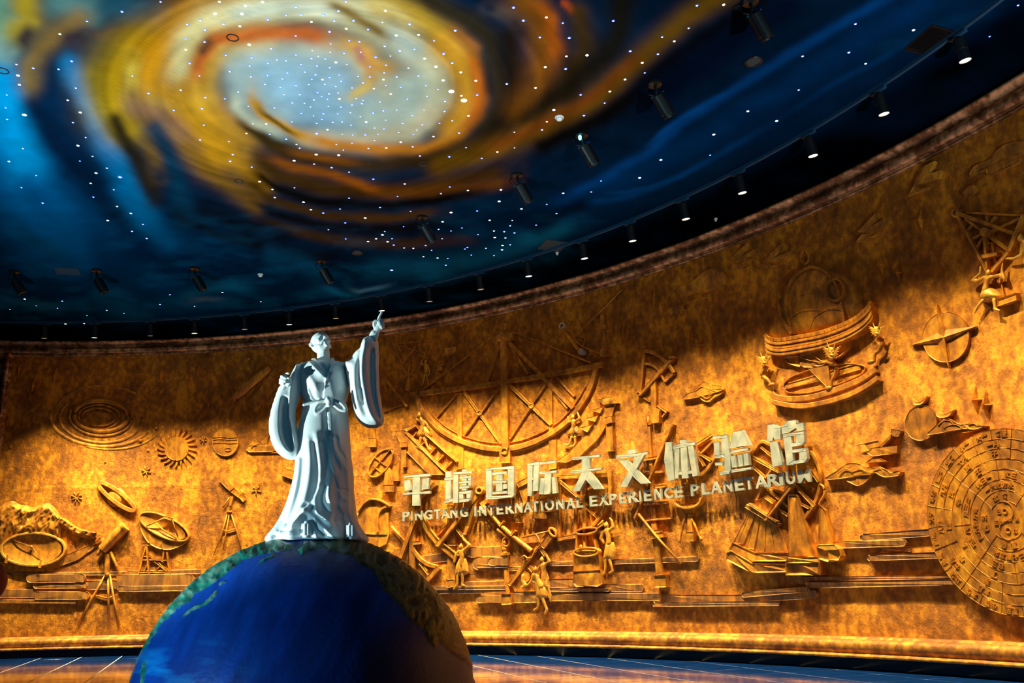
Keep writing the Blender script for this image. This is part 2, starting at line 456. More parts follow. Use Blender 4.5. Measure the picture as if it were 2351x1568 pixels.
STROKES = [  # colour, brush width, strength, path
 # deep blue field on the left
 ((0, 52, 92), 120, .9, [(-80, 300), (60, 460), (250, 590), (420, 640)]),
 ((2, 34, 66), 60, .9, [(350, 560), (520, 640), (700, 660), (900, 690)]),
 ((0, 95, 150), 75, .9, [(-60, 100), (0, 250), (40, 380), (120, 520)]),
 ((0, 150, 205), 45, .85, [(-30, 130), (0, 210), (30, 300), (60, 380)]),
 ((0, 80, 130), 30, .8, [(60, 420), (130, 520), (190, 600)]),
 ((4, 26, 50), 38, 1, [(75, 235), (110, 300), (160, 385), (230, 430), (280, 500)]),
 ((4, 34, 62), 26, .8, [(80, 190), (120, 230), (140, 200)]),
 ((0, 118, 170), 24, .95, [(150, 140), (190, 220), (235, 320), (285, 405), (340, 500)]),
 ((0, 92, 140), 26, .7, [(230, 330), (290, 440), (390, 560)]),
 # top-left colours
 ((120, 160, 130), 50, .95, [(-20, 20), (0, 70)]),
 ((150, 170, 160), 22, .8, [(-10, 100), (10, 125)]),
 ((90, 125, 120), 45, .9, [(130, 0), (190, 20)]),
 ((28, 75, 92), 36, .9, [(250, 10), (310, 30), (350, 45)]),
 ((200, 150, 30), 32, .95, [(50, 5), (60, 45), (30, 70)]),
 ((150, 105, 50), 26, .9, [(175, 40), (120, 75), (80, 115), (60, 150), (60, 190)]),
 ((55, 38, 45), 20, .95, [(75, 50), (45, 90), (28, 115)]),
 ((60, 45, 55), 18, .9, [(190, 75), (150, 85), (170, 95)]),
 ((80, 52, 50), 13, .9, [(360, 40), (300, 70), (230, 75), (180, 80)]),
 ((22, 24, 30), 12, .9, [(340, -5), (420, 0), (520, 2)]),
 # yellow arm falling to the lower left
 ((165, 125, 30), 50, .95, [(330, 90), (270, 120), (225, 170), (235, 240), (270, 280)]),
 ((185, 130, 10), 36, .9, [(300, 100), (260, 160), (260, 230), (290, 290)]),
 ((222, 140, 12), 46, .95, [(560, 20), (470, 30), (400, 60), (355, 110), (345, 180), (380, 240), (440, 290), (490, 350)]),
 ((236, 190, 70), 17, .7, [(298, 120), (300, 160), (306, 215)]),
 ((200, 150, 60), 18, .9, [(330, 200), (380, 240), (420, 250)]),
 ((145, 95, 65), 30, .9, [(310, 240), (370, 255), (420, 300), (430, 340)]),
 ((35, 26, 16), 22, .95, [(262, 275), (290, 330), (320, 400), (360, 460)]),
 ((120, 80, 25), 20, .85, [(330, 290), (345, 350), (360, 410)]),
 ((8, 50, 72), 24, .9, [(360, 290), (385, 350), (405, 430), (430, 500)]),
 ((200, 130, 20), 26, .9, [(450, 260), (480, 320), (540, 370), (600, 420)]),
 ((140, 90, 15), 22, .8, [(430, 340), (500, 410), (590, 470)]),
 # halo
 ((224, 150, 30), 40, .9, [(420, 130), (440, 210), (490, 260), (560, 310)]),
 ((232, 205, 140), 32, .95, [(415, 150), (425, 90), (470, 50), (560, 20), (680, 12), (780, 22), (870, 55)]),
 ((215, 212, 185), 20, .9, [(500, 35), (600, 15), (720, 15), (800, 35)]),
 ((205, 195, 150), 44, .95, [(850, 40), (920, 85), (980, 150), (990, 220), (930, 280)]),
 ((228, 165, 50), 34, .95, [(470, 210), (480, 150), (520, 110), (620, 95)]),
 ((215, 180, 100), 40, .9, [(560, 130), (640, 120), (800, 130), (870, 190), (880, 260)]),
 # pale core
 ((160, 184, 190), 62, .97, [(600, 170), (680, 160), (760, 170)]),
 ((150, 186, 204), 74, .97, [(650, 220), (740, 240), (820, 270)]),
 ((172, 184, 168), 52, .95, [(850, 270), (930, 260), (930, 200)]),
 ((165, 180, 175), 36, .9, [(560, 170), (580, 220), (640, 280)]),
 ((205, 190, 150), 22, .85, [(700, 320), (820, 325), (930, 310), (980, 260)]),
 ((165, 178, 172), 26, .7, [(900, 80), (940, 110)]),
 # inner arms
 ((206, 98, 38), 19, .97, [(455, 200), (458, 140), (500, 92), (600, 70), (700, 74), (770, 92)]),
 ((214, 150, 60), 18, .9, [(760, 85), (830, 115), (860, 150), (920, 160)]),
 ((200, 135, 75), 12, .9, [(810, 115), (845, 150), (850, 185), (830, 212)]),
 ((222, 182, 90), 11, .95, [(850, 170), (840, 200), (800, 222), (785, 218)]),
 ((170, 95, 105), 8, .7, [(815, 110), (828, 130)]),
 ((70, 55, 40), 11, .8, [(468, 118), (484, 98)]),
 ((210, 205, 170), 14, .8, [(540, 190), (548, 245), (590, 290), (660, 325)]),
 ((222, 150, 25), 12, .97, [(582, 190), (582, 225), (612, 270), (670, 305), (740, 332)]),
 ((100, 68, 12), 6, .95, [(588, 232), (612, 262), (655, 300), (700, 325)]),
 ((216, 130, 30), 15, .95, [(700, 320), (780, 338), (880, 348), (980, 345), (1050, 315), (1090, 270)]),
 ((60, 42, 12), 11, .95, [(535, 262), (565, 300), (620, 335), (690, 345)]),
 ((56, 38, 12), 18, .9, [(560, 300), (640, 350), (740, 372), (850, 378), (960, 372), (1060, 345)]),
 ((140, 76, 16), 9, .85, [(640, 345), (740, 365), (840, 378)]),
 # right hand rim
 ((196, 150, 40), 34, .9, [(870, 10), (950, 35), (1010, 80), (1060, 140)]),
 ((120, 85, 15), 12, .9, [(720, -5), (790, 25), (850, 62), (900, 100)]),
 ((215, 185, 110), 14, .85, [(820, -10), (890, 25), (950, 70)]),
 ((216, 150, 40), 32, .95, [(1010, 100), (1060, 160), (1070, 230), (1030, 290)]),
 ((205, 105, 25), 15, .95, [(1070, 100), (1098, 160), (1102, 220), (1085, 270), (1050, 310)]),
 ((190, 110, 40), 16, .6, [(1040, 70), (1090, 110)]),
 ((48, 40, 26), 26, .97, [(930, -20), (1010, 20), (1080, 50), (1130, 100), (1150, 170), (1148, 240), (1110, 300)]),
 ((30, 22, 14), 30, .95, [(1170, 90), (1190, 180), (1170, 270), (1110, 330), (1000, 378)]),
 ((95, 80, 70), 16, .7, [(1120, 20), (1170, 40), (1190, 60)]),
 ((125, 72, 14), 36, .95, [(1190, -10), (1240, 50), (1255, 130), (1240, 200), (1195, 255)]),
 ((176, 84, 12), 16, .9, [(1220, -10), (1262, 40), (1278, 110), (1265, 160)]),
 ((205, 80, 25), 9, .8, [(1300, 10), (1315, 25)]),
 ((66, 44, 12), 26, .9, [(1330, 30), (1340, 110), (1290, 190)]),
 ((24, 20, 10), 34, .95, [(1430, -10), (1420, 70), (1370, 140), (1300, 200), (1210, 280)]),
 ((108, 72, 10), 28, .95, [(1680, -30), (1590, 30), (1520, 90), (1440, 160), (1350, 235), (1250, 300), (1130, 345), (1010, 385)]),
 ((120, 58, 14), 14, .8, [(1480, 110), (1400, 180), (1310, 250), (1200, 310), (1100, 350)]),
 ((10, 8, 6), 24, .97, [(1760, -20), (1660, 60), (1560, 130), (1460, 210), (1360, 280), (1240, 340)]),
 # lower streaks
 ((70, 42, 8), 20, .95, [(560, 350), (640, 400), (760, 430), (900, 440), (1050, 425), (1180, 390)]),
 ((150, 76, 12), 10, .95, [(600, 360), (680, 385), (770, 402), (850, 428), (900, 440)]),
 ((105, 58, 10), 13, .9, [(860, 430), (960, 445), (1080, 440), (1190, 415)]),
 ((14, 10, 6), 11, .95, [(560, 385), (640, 430), (740, 458), (860, 468), (1000, 462), (1130, 445)]),
 ((76, 46, 8), 13, .92, [(540, 400), (640, 462), (760, 492), (900, 500), (1030, 490)]),
 ((16, 11, 7), 11, .9, [(560, 450), (660, 500), (780, 522), (920, 525), (1050, 510)]),
 ((60, 38, 9), 12, .9, [(580, 500), (680, 532), (790, 552), (900, 560), (1010, 555)]),
 ((10, 14, 20), 14, .9, [(380, 480), (500, 540), (640, 580), (800, 590)]),
 ((10, 16, 24), 26, .85, [(470, 480), (560, 520), (640, 545)]),
 ((64, 44, 40), 10, .6, [(940, 560), (1060, 555), (1110, 558)]),
 # blue rim on the right
 ((3, 14, 34), 40, .95, [(1500, 220), (1600, 150), (1700, 80), (1800, 20)]),
 ((2, 34, 66), 46, .9, [(1150, 560), (1300, 500), (1480, 430), (1650, 330), (1850, 220), (2050, 90), (2200, -20)]),
 ((2, 44, 88), 30, .9, [(1300, 470), (1450, 400), (1600, 320), (1780, 220), (1980, 90), (2120, 0)]),
 ((3, 62, 122), 12, .9, [(1290, 455), (1400, 400), (1480, 350), (1560, 280), (1680, 210), (1830, 120), (1980, 30), (2060, -20)]),
 ((4, 72, 140), 5, .8, [(1480, 330), (1560, 270), (1640, 225), (1700, 195)]),
 ((3, 58, 112), 7, .8, [(1340, 465), (1450, 445), (1560, 405), (1640, 360), (1750, 300), (1900, 210), (2100, 90)]),
 ((4, 62, 118), 4, .8, [(1380, 440), (1440, 438), (1500, 425), (1560, 408), (1620, 370)]),
 ((2, 30, 60), 50, .8, [(1750, 330), (1950, 230), (2150, 120), (2400, -30)]),
 ((3, 46, 80), 16, .7, [(2000, 130), (2150, 60), (2300, 20)]),
 ((3, 10, 20), 16, .8, [(1200, 520), (1300, 480), (1380, 455)]),
 # clouds low on the ceiling
 ((6, 72, 108), 18, .85, [(0, 500), (90, 560), (170, 600)]),
 ((8, 70, 104), 26, .85, [(240, 680), (290, 710), (340, 730)]),
 ((10, 84, 118), 12, .8, [(400, 690), (470, 660), (540, 650), (600, 665)]),
 ((60, 90, 110), 7, .7, [(430, 690), (480, 680), (530, 685)]),
 ((8, 66, 98), 22, .85, [(620, 590), (680, 600), (720, 620)]),
 ((14, 92, 130), 8, .85, [(730, 650), (790, 670), (850, 685)]),
 ((70, 130, 160), 5, .8, [(800, 655), (830, 668), (880, 662), (905, 655)]),
 ((8, 70, 100), 26, .8, [(860, 620), (980, 615), (1100, 600), (1200, 560)]),
 ((12, 86, 116), 16, .85, [(1170, 540), (1240, 545), (1300, 520), (1340, 505)]),
 ((10, 76, 106), 14, .8, [(1160, 620), (1240, 610), (1300, 575)]),
 ((20, 48, 66), 10, .8, [(0, 690), (80, 700), (150, 720)]),
]
def mural(P):
    X, Y = project(P)
    X = np.clip(X, -2500, 5000); Y = np.clip(Y, -2500, 2500)
    wx, wy = P[:, 0], P[:, 1]
    dx = (fbm(X/170, Y/120, 4, 3)-0.5); dy = (fbm(X/150, Y/110, 4, 9)-0.5)
    Xw = X+dx*34; Yw = Y+dy*24
    base = np.tile(srgb((3, 26, 48)), (len(P), 1))
    nb = fbm(X/260, Y/90, 5, 21)
    base = base*(0.35+1.5*nb)[:, None]
    col = base
    for c, w, k, pts in STROKES:
        d = seg_dist(Xw, Yw, pts)
        if w <= 20 and len(pts) > 2:          # thin strokes taper off at both ends
            (x0, y0), (x1, y1) = pts[0], pts[-1]
            e = min(45.0, 0.35*math.hypot(x1-x0, y1-y0))+1
            k = k*np.clip(np.minimum(np.hypot(Xw-x0, Yw-y0), np.hypot(Xw-x1, Yw-y1))/e, 0.12, 1)
        a = k*np.exp(-(d/(w*1.03))**2.2)
        col = col*(1-a)[:, None]+srgb(c)*a[:, None]
    # brushy modulation
    th = fbm(Xw/60, Yw/38, 5, 33); cl = fbm(X/90, Y/28, 5, 41)
    rho = np.hypot((X-740)/1.9, Y-215); phi = np.arctan2(Y-215, (X-740)/1.9)
    stk = fbm(rho/11+np.sin(phi)*1.5, np.cos(phi)*1.5+rho*0.012, 4, 91)
    sk = np.clip((rho-120)/60, 0, 1)*np.clip((620-Y)/160, 0, 1)*np.clip((430-rho)/160, 0, 1)
    col = col*(0.74+0.52*th)[:, None]*(1+sk*(stk*0.9-0.5))[:, None]
    low = np.clip((Y-430)/220, 0, 1)
    wisp = np.clip(cl*2.2-1.05, 0, 1)*low
    col = col+srgb((10, 96, 134))*(wisp*0.55)[:, None]
    # beyond the lamp track the ceiling's unlit darkness is put into the mural colour
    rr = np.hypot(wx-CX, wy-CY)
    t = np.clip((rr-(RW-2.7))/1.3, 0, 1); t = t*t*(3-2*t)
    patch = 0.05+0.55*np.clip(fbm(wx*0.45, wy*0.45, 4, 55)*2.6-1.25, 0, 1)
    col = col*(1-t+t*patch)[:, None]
    return col

def ceiling_mesh():
    r0 = RW+0.05
    ys = []
    y = CY-r0
    while y < CY+r0:
        ys.append(y); y += 0.6 if y < 8 else (0.05 if y < 19 else 0.075)
    ys.append(CY+r0)
    xs = np.concatenate([np.arange(CX-r0, -18, 0.8), np.arange(-18, CX+r0, 0.062), [CX+r0]])
    ys = np.array(ys)
    GX, GY = np.meshgrid(xs, ys, indexing='ij')
    rr = np.hypot(GX-CX, GY-CY)
    ins = rr <= r0+0.9
    k = np.where(rr > r0, r0/rr, 1.0)
    PX = CX+(GX-CX)*k; PY = CY+(GY-CY)*k
    ny = len(ys); idx = np.arange(GX.size).reshape(GX.shape)
    q = ins[:-1, :-1] & ins[1:, :-1] & ins[:-1, 1:] & ins[1:, 1:]
    a = idx[:-1, :-1][q]; b = idx[:-1, 1:][q]; c = idx[1:, 1:][q]; d = idx[1:, :-1][q]
    F = np.stack([a, b, c, d], 1)
    used = np.zeros(GX.size, bool); used[F.ravel()] = True
    remap = np.cumsum(used)-1
    P = np.stack([PX.ravel()[used], PY.ravel()[used], np.full(used.sum(), CEIL)], 1)
    F = remap[F]
    me = bpy.data.meshes.new('ceiling')
    me.vertices.add(len(P)); me.vertices.foreach_set('co', P.ravel())
    me.loops.add(F.size); me.loops.foreach_set('vertex_index', F.ravel())
    me.polygons.add(len(F)); me.polygons.foreach_set('loop_start', np.arange(0, F.size, 4)); me.polygons.foreach_set('loop_total', np.full(len(F), 4))
    me.update(calc_edges=True)
    ca = me.color_attributes.new('mural', 'FLOAT_COLOR', 'POINT')
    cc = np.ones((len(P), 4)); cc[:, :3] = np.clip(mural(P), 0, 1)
    ca.data.foreach_set('color', cc.ravel())
    return me
mt, nt, b = new_mat('painted_galaxy_mural')
at = nt.nodes.new('ShaderNodeAttribute'); at.attribute_name = 'mural'
g = nt.nodes.new('ShaderNodeNewGeometry'); nn = nt.nodes.new('ShaderNodeTexNoise'); nn.inputs['Scale'].default_value = 1.6; nn.inputs['Detail'].default_value = 8
nt.links.new(g.outputs['Position'], nn.inputs['Vector'])
mr = nt.nodes.new('ShaderNodeMapRange'); mr.inputs['To Min'].default_value = 0.72; mr.inputs['To Max'].default_value = 1.25
nt.links.new(nn.outputs['Fac'], mr.inputs['Value'])
mm = nt.nodes.new('ShaderNodeVectorMath'); mm.operation = 'SCALE'
nt.links.new(at.outputs['Color'], mm.inputs[0]); nt.links.new(mr.outputs['Result'], mm.inputs['Scale'])
nt.links.new(mm.outputs[0], b.inputs['Base Color']); b.inputs['Roughness'].default_value = 0.6
b.inputs['Specular IOR Level'].default_value = 0.0
M_MURAL = mt
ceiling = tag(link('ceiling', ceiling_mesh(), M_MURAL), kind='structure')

# fibre-optic star points set in the mural (parts of the ceiling)
def star_mesh():
    bm = bmesh.new()
    c = bm.verts.new((0, 0, -0.010))
    r1 = [bm.verts.new((0.62*math.cos(i*PI/4), 0.62*math.sin(i*PI/4), -0.008)) for i in range(8)]
    r2 = [bm.verts.new((1.0*math.cos(i*PI/4), 1.0*math.sin(i*PI/4), -0.004)) for i in range(8)]
    r3 = [bm.verts.new((1.1*math.cos(i*PI/4), 1.1*math.sin(i*PI/4), 0.004)) for i in range(8)]
    for i in range(8):
        j = (i+1) % 8
        bm.faces.new((c, r1[j], r1[i])).material_index = 0
        bm.faces.new((r1[i], r1[j], r2[j], r2[i])).material_index = 1
        bm.faces.new((r2[i], r2[j], r3[j], r3[i])).material_index = 1
    me = bm_mesh('star_point', bm); return me
M_ST = simple('star_core_glow', (1, 1, 1), 0.4, 0, (0.75, 0.88, 1.0), 3.2)
M_ST2 = simple('star_rim_glow', (0.1, 0.2, 1), 0.4, 0, (0.02, 0.10, 0.9), 1.1)
M_STY = simple('star_warm_glow', (1, 0.9, 0.6), 0.4, 0, (1.0, 0.82, 0.45), 2.6)
sm1 = star_mesh(); [sm1.materials.append(q) for q in (M_ST, M_ST2)]
sm2 = sm1.copy(); sm2.materials.clear(); [sm2.materials.append(q) for q in (M_ST, M_ST)]
sm3 = sm1.copy(); sm3.materials.clear(); [sm3.materials.append(q) for q in (M_STY, M_STY)]
def zz(ox, oy, sc, pts): return [(ox+x/sc, oy+y/sc) for x, y in pts]
STARS = zz(400, 0, 2.939, [(305,12),(480,40),(596,14),(822,45),(1157,10),(1108,73),(1425,73),(275,93),(457,94),(755,102),(858,98),(1007,101),(177,134),(88,162),(332,160),(632,131),(926,147),(1080,139),(1210,138),(1405,149),(1588,161),(443,177),(207,199),(1048,213),(1161,194),(1308,197),(1498,239),(1649,235),(1896,205),(820,241),(78,259),(205,282),(1181,272),(1250,280),(1753,273),(1420,310),(1056,294),(506,301),(78,336),(653,326),(932,338),(1053,350),(1146,357),(1259,350),(1523,341),(1621,330),(1818,361),(349,371),(522,387),(822,369),(972,377),(926,392),(1019,396),(1360,384),(1459,376),(1690,396),(104,426),(693,402),(755,408),(857,434),(963,443),(1049,455),(1091,421),(1165,432),(1321,449),(1430,438),(1876,424),(633,424),(509,443),(376,481),(517,516),(630,507),(764,490),(882,484),(730,530),(953,502),(928,533),(1000,537),(1048,521),(1113,503),(1127,546),(1240,512),(1320,517),(1417,489),(1412,537),(1501,517),(1580,458),(1648,510),(1766,450),(1934,488),(2035,545),(170,510),(612,567),(716,586),(821,575),(909,568),(1016,565),(1090,580),(1200,591),(1273,557),(1347,598),(1427,575),(1528,586),(1698,576),(1780,602),(1815,542),(1870,617),(211,657),(44,606),(342,665),(432,618),(741,636),(847,636),(967,623),(1045,630),(1106,625),(995,649),(943,672),(1034,667),(1115,667),(1229,663),(1274,675),(1388,686),(1461,634),(1573,667),(1706,648),(1827,682),(1938,646),(1955,678),(2044,640),(188,731),(500,716),(676,726),(797,692),(879,695),(920,719),(1040,716),(1126,720),(1200,706),(1266,697),(858,763),(1006,765),(1103,766),(1189,758),(1256,785),(1343,761),(1411,745),(1501,740),(1607,778),(1686,741),(1824,750),(1986,781),(531,833),(621,836),(794,820),(940,780),(961,830),(997,803),(1070,823),(1133,820),(1192,843),(1295,823),(1427,808),(1542,831),(1674,840),(1790,830),(1876,813),(200,843),(487,900),(645,905),(756,937),(962,900),(1034,875),(1134,903),(1204,908),(1289,908),(1376,905),(1352,862),(1415,868),(1514,892),(1613,905),(1637,875),(1749,921),(1922,896),(175,943),(369,953),(825,973),(846,998),(1094,974),(1141,1011),(1200,965),(1310,1000),(1352,946),(1431,998),(1529,959),(1609,989),(395,1042),(378,1087),(809,1084),(944,1106),(958,1043),(1110,1047),(1180,1160),(1062,1130),(523,1126),(1658,1051),(1856,1057),(1969,995),(2075,1067),(2180,1025),(2296,996),(2244,565)])
STARS += zz(0, 0, 3.918, [(1445,15),(1098,104),(784,190),(539,307),(149,578),(300,612),(527,621),(645,549),(162,679),(175,762),(62,852),(682,790),(610,902),(52,968),(722,1011),(64,1072),(657,1101),(771,1235),(701,1310),(833,1405),(719,1447),(962,1511),(207,1335),(80,1452),(1192,681),(1336,838),(1563,991),(1800,1257),(1834,1123),(1850,875),(220,1034)])
STARS += zz(0, 380, 2.939, [(245,66),(722,17),(648,51),(810,78),(145,148),(612,120),(768,162),(630,212),(288,252),(790,276),(883,323),(727,371),(965,396),(891,443),(990,491),(67,971),(167,901),(420,914),(245,946),(388,962),(587,1011),(720,976),(238,1051),(442,1069),(568,1065),(836,996),(1313,949),(1501,857),(1760,918),(1147,871),(1080,937),(1699,10),(1752,108),(1838,161),(1854,215),(1987,149),(2048,247),(2098,298),(2181,320),(2216,432),(2238,14)])
STARS += zz(700, 350, 3.3586, [(71,88),(207,117),(341,151),(262,20),(341,351),(46,441),(141,466),(271,435),(465,505),(580,423),(528,205),(770,241),(714,338),(815,453),(888,26),(1114,32),(1117,265),(1049,316),(1257,293),(1365,43),(1512,288),(1127,463),(1328,450),(1498,377),(1062,534),(1031,591),(1127,604),(1058,664),(1211,581),(1335,632),(1458,605),(1464,656),(1537,610),(1546,659),(1616,619),(1599,523),(1425,523),(1583,564),(1670,435),(1524,717),(1520,750),(1583,711),(1396,738),(1253,731),(1234,743),(1283,790),(1458,793),(977,753),(836,739),(931,717),(914,803),(1023,814),(1102,817),(1087,868),(672,664),(638,688),(598,635),(616,608),(549,665),(487,687),(685,713),(765,735),(669,907),(181,594),(311,542),(315,665),(761,571),(1940,470),(1865,399),(1992,314),(2208,303),(2283,218),(1783,559)])
STARS += zz(1100, 0, 3.3586, [(265,58),(341,158),(519,134),(645,177),(468,287),(695,292),(673,434),(832,426),(510,517),(667,530),(213,645),(435,677),(783,730),(576,848),(522,938),(808,890),(968,793),(1008,705),(1125,613),(1277,560),(1258,484),(1379,416),(1505,318),(1615,216),(1411,284),(1165,394),(1034,160),(1679,42),(1886,36),(485,1000),(272,1018),(272,1137),(140,1170),(21,1218),(769,1025),(2072,858),(2294,933),(1809,1037),(1781,1195),(1401,1233),(1238,1371),(940,1392),(648,1489),(168,1462)])
STARS += zz(1650, 0, 3.3538, [(1053,183),(646,432),(1002,403),(1132,490),(616,691),(224,858),(446,932),(1500,232),(2086,280),(2305,40)])
uniq = []
for p in STARS:
    if all((p[0]-q[0])**2+(p[1]-q[1])**2 > 30 for q in uniq): uniq.append(p)
uniq = uniq
ranked = sorted(range(len(uniq)), key=lambda i: uniq[i][1])
rest = bmesh.new()
for rank, i in enumerate(ranked):
    x, y = uniq[i]
    core = ((x-760)/260)**2+((y-220)/130)**2 < 1
    P = ceil_pt(x, y)
    r = (0.019+0.010*random.random())*(0.75+0.02*P.y if not core else 0.9)
    if any((x-a)**2+(y-c)**2 < 40 for a, c in ((1035, 210), (728, 305), (275, 407), (57, 263), (899, 620), (1065, 230))): r *= 1.9
    warm = random.random() < (0.12 if y > 500 and x > 850 else 0.04)
    src = sm3 if warm else (sm2 if (random.random() < 0.3 and not core) else sm1)
    if rank < 298:
        o = bpy.data.objects.new('star_point', src); COL.objects.link(o); o.location = P; o.scale = (r, r, 1)
        o.parent = ceiling
    else:
        me = src.copy(); me.transform(Matrix.Translation(P) @ Matrix.Diagonal((r, r, 1, 1))); rest.from_mesh(me); bpy.data.meshes.remove(me)
o = link('star_points', bm_mesh('star_points', rest), [M_ST, M_ST2], ceiling); tag(o, kind='stuff')
STAR_COUNT = len(uniq)
# ------------------------------------------------------------------ floor
mt, nt, b = new_mat('glossy_blue_tile')
b.inputs['Base Color'].default_value = (0.004, 0.022, 0.11, 1); b.inputs['Roughness'].default_value = 0.07
n = nt.nodes.new('ShaderNodeTexNoise'); n.inputs['Scale'].default_value = 2.2
g = nt.nodes.new('ShaderNodeNewGeometry'); nt.links.new(g.outputs['Position'], n.inputs['Vector'])
cr = nt.nodes.new('ShaderNodeValToRGB'); cr.color_ramp.elements[0].color = (0.003, 0.022, 0.13, 1); cr.color_ramp.elements[1].color = (0.008, 0.06, 0.30, 1)
nt.links.new(n.outputs['Fac'], cr.inputs['Fac']); nt.links.new(cr.outputs['Color'], b.inputs['Base Color'])
bp = nt.nodes.new('ShaderNodeBump'); bp.inputs['Strength'].default_value = 0.08; bp.inputs['Distance'].default_value = 0.02
nt.links.new(n.outputs['Fac'], bp.inputs['Height']); nt.links.new(bp.outputs['Normal'], b.inputs['Normal'])
M_TILE = mt
M_GROUT = simple('pale_grout', (0.85, 0.80, 0.66), 0.6)
bm = bmesh.new(); bmesh.ops.create_circle(bm, cap_ends=True, segments=96, radius=RW+0.02, matrix=Matrix.Translation((CX, CY, -0.004)))
floor = tag(link('floor', bm_mesh('floor', bm), M_GROUT), kind='structure')
TA = math.radians(19); ex = Vector((math.cos(TA), math.sin(TA), 0)); ey = Vector((-math.sin(TA), math.cos(TA), 0)); T = 1.2
bm = bmesh.new()
h = T/2-0.014
vs = [bm.verts.new((a*h, c*h, -0.003)) for a, c in ((-1, -1), (1, -1), (1, 1), (-1, 1))]+[bm.verts.new((a*(h-0.003), c*(h-0.003), 0.0)) for a, c in ((-1, -1), (1, -1), (1, 1), (-1, 1))]
bm.faces.new(vs[4:]);
for i in range(4): bm.faces.new((vs[i], vs[(i+1) % 4], vs[4+(i+1) % 4], vs[4+i]))
tile_me = bm_mesh('tile', bm); tile_me.materials.append(M_TILE)
cand = []; far = []
for i in range(-30, 30):
    for j in range(-30, 30):
        c = ex*(0.22+T*(i+0.5))+ey*(0.3+T*(j+0.5))
        rad = math.hypot(c.x-CX, c.y-CY)
        if rad > RW+0.5: 
            continue
        X, Y = project(np.array([[c.x, c.y, 0.0]]))
        vis = c.y > 12 and -60 < X[0] < 2420 and Y[0] < 1610
        (cand if vis else far).append(c)
cand.sort(key=lambda c: c.length)
for k, c in enumerate(cand):
    if k < 290:
        o = bpy.data.objects.new('tile', tile_me); COL.objects.link(o); o.location = c; o.rotation_euler = (0, 0, TA); o.parent = floor
    else: far.append(c)
bm = bmesh.new()
for c in far: 
    me = tile_me.copy(); me.transform(Matrix.Translation(c) @ Matrix.Rotation(TA, 4, 'Z')); bm.from_mesh(me); bpy.data.meshes.remove(me)
tag(link('far_tiles', bm_mesh('far_tiles', bm), M_TILE, floor), kind='stuff')
# ------------------------------------------------------------------ globe and statue
YS = 7.5
GC = Vector((-1.6784, YS, 0.784)); GR = 1.3234
LAND = [zz(300, 1220, 2.939, p) for p in (
 [(-60,1000),(60,850),(130,740),(200,640),(280,560),(340,500),(400,480),(430,430),(560,350),(620,310),(700,240),(760,195),(860,165),(960,140),(1080,125),(1110,95),(1040,70),(960,40),(800,30),(600,100),(400,280),(200,500),(50,750),(-90,1000)],
 [(850,240),(880,195),(960,150),(985,160),(900,210)],
 [(350,560),(400,520),(440,500),(520,460),(580,390),(588,420),(520,490),(460,520),(410,545),(355,580)],
 [(600,350),(640,332),(645,352),(605,370)],
 [(1130,120),(1160,70),(1300,60),(1500,50),(1600,60),(1760,120),(2000,300),(2200,560),(2350,900),(2420,1100),(2320,980),(2250,870),(2150,820),(2075,740),(2060,800),(2010,740),(1970,660),(1850,570),(1800,490),(1690,390),(1680,330),(1620,260),(1560,230),(1480,170),(1400,150),(1280,110),(1200,140),(1150,165)],
 [(60,1040),(75,900),(110,860),(95,1040)],
)]
def inside(X, Y, poly):
    c = np.zeros(len(X), bool); n = len(poly); j = n-1
    for i in range(n):
        xi, yi = poly[i]; xj, yj = poly[j]
        with np.errstate(divide='ignore', invalid='ignore'):
            t = ((yi > Y) != (yj > Y)) & (X < (xj-xi)*(Y-yi)/((yj-yi) if yj != yi else 1e-9)+xi)
        c ^= t; j = i
    return c
def pdist(X, Y, poly): return seg_dist(X, Y, list(poly)+[poly[0]])
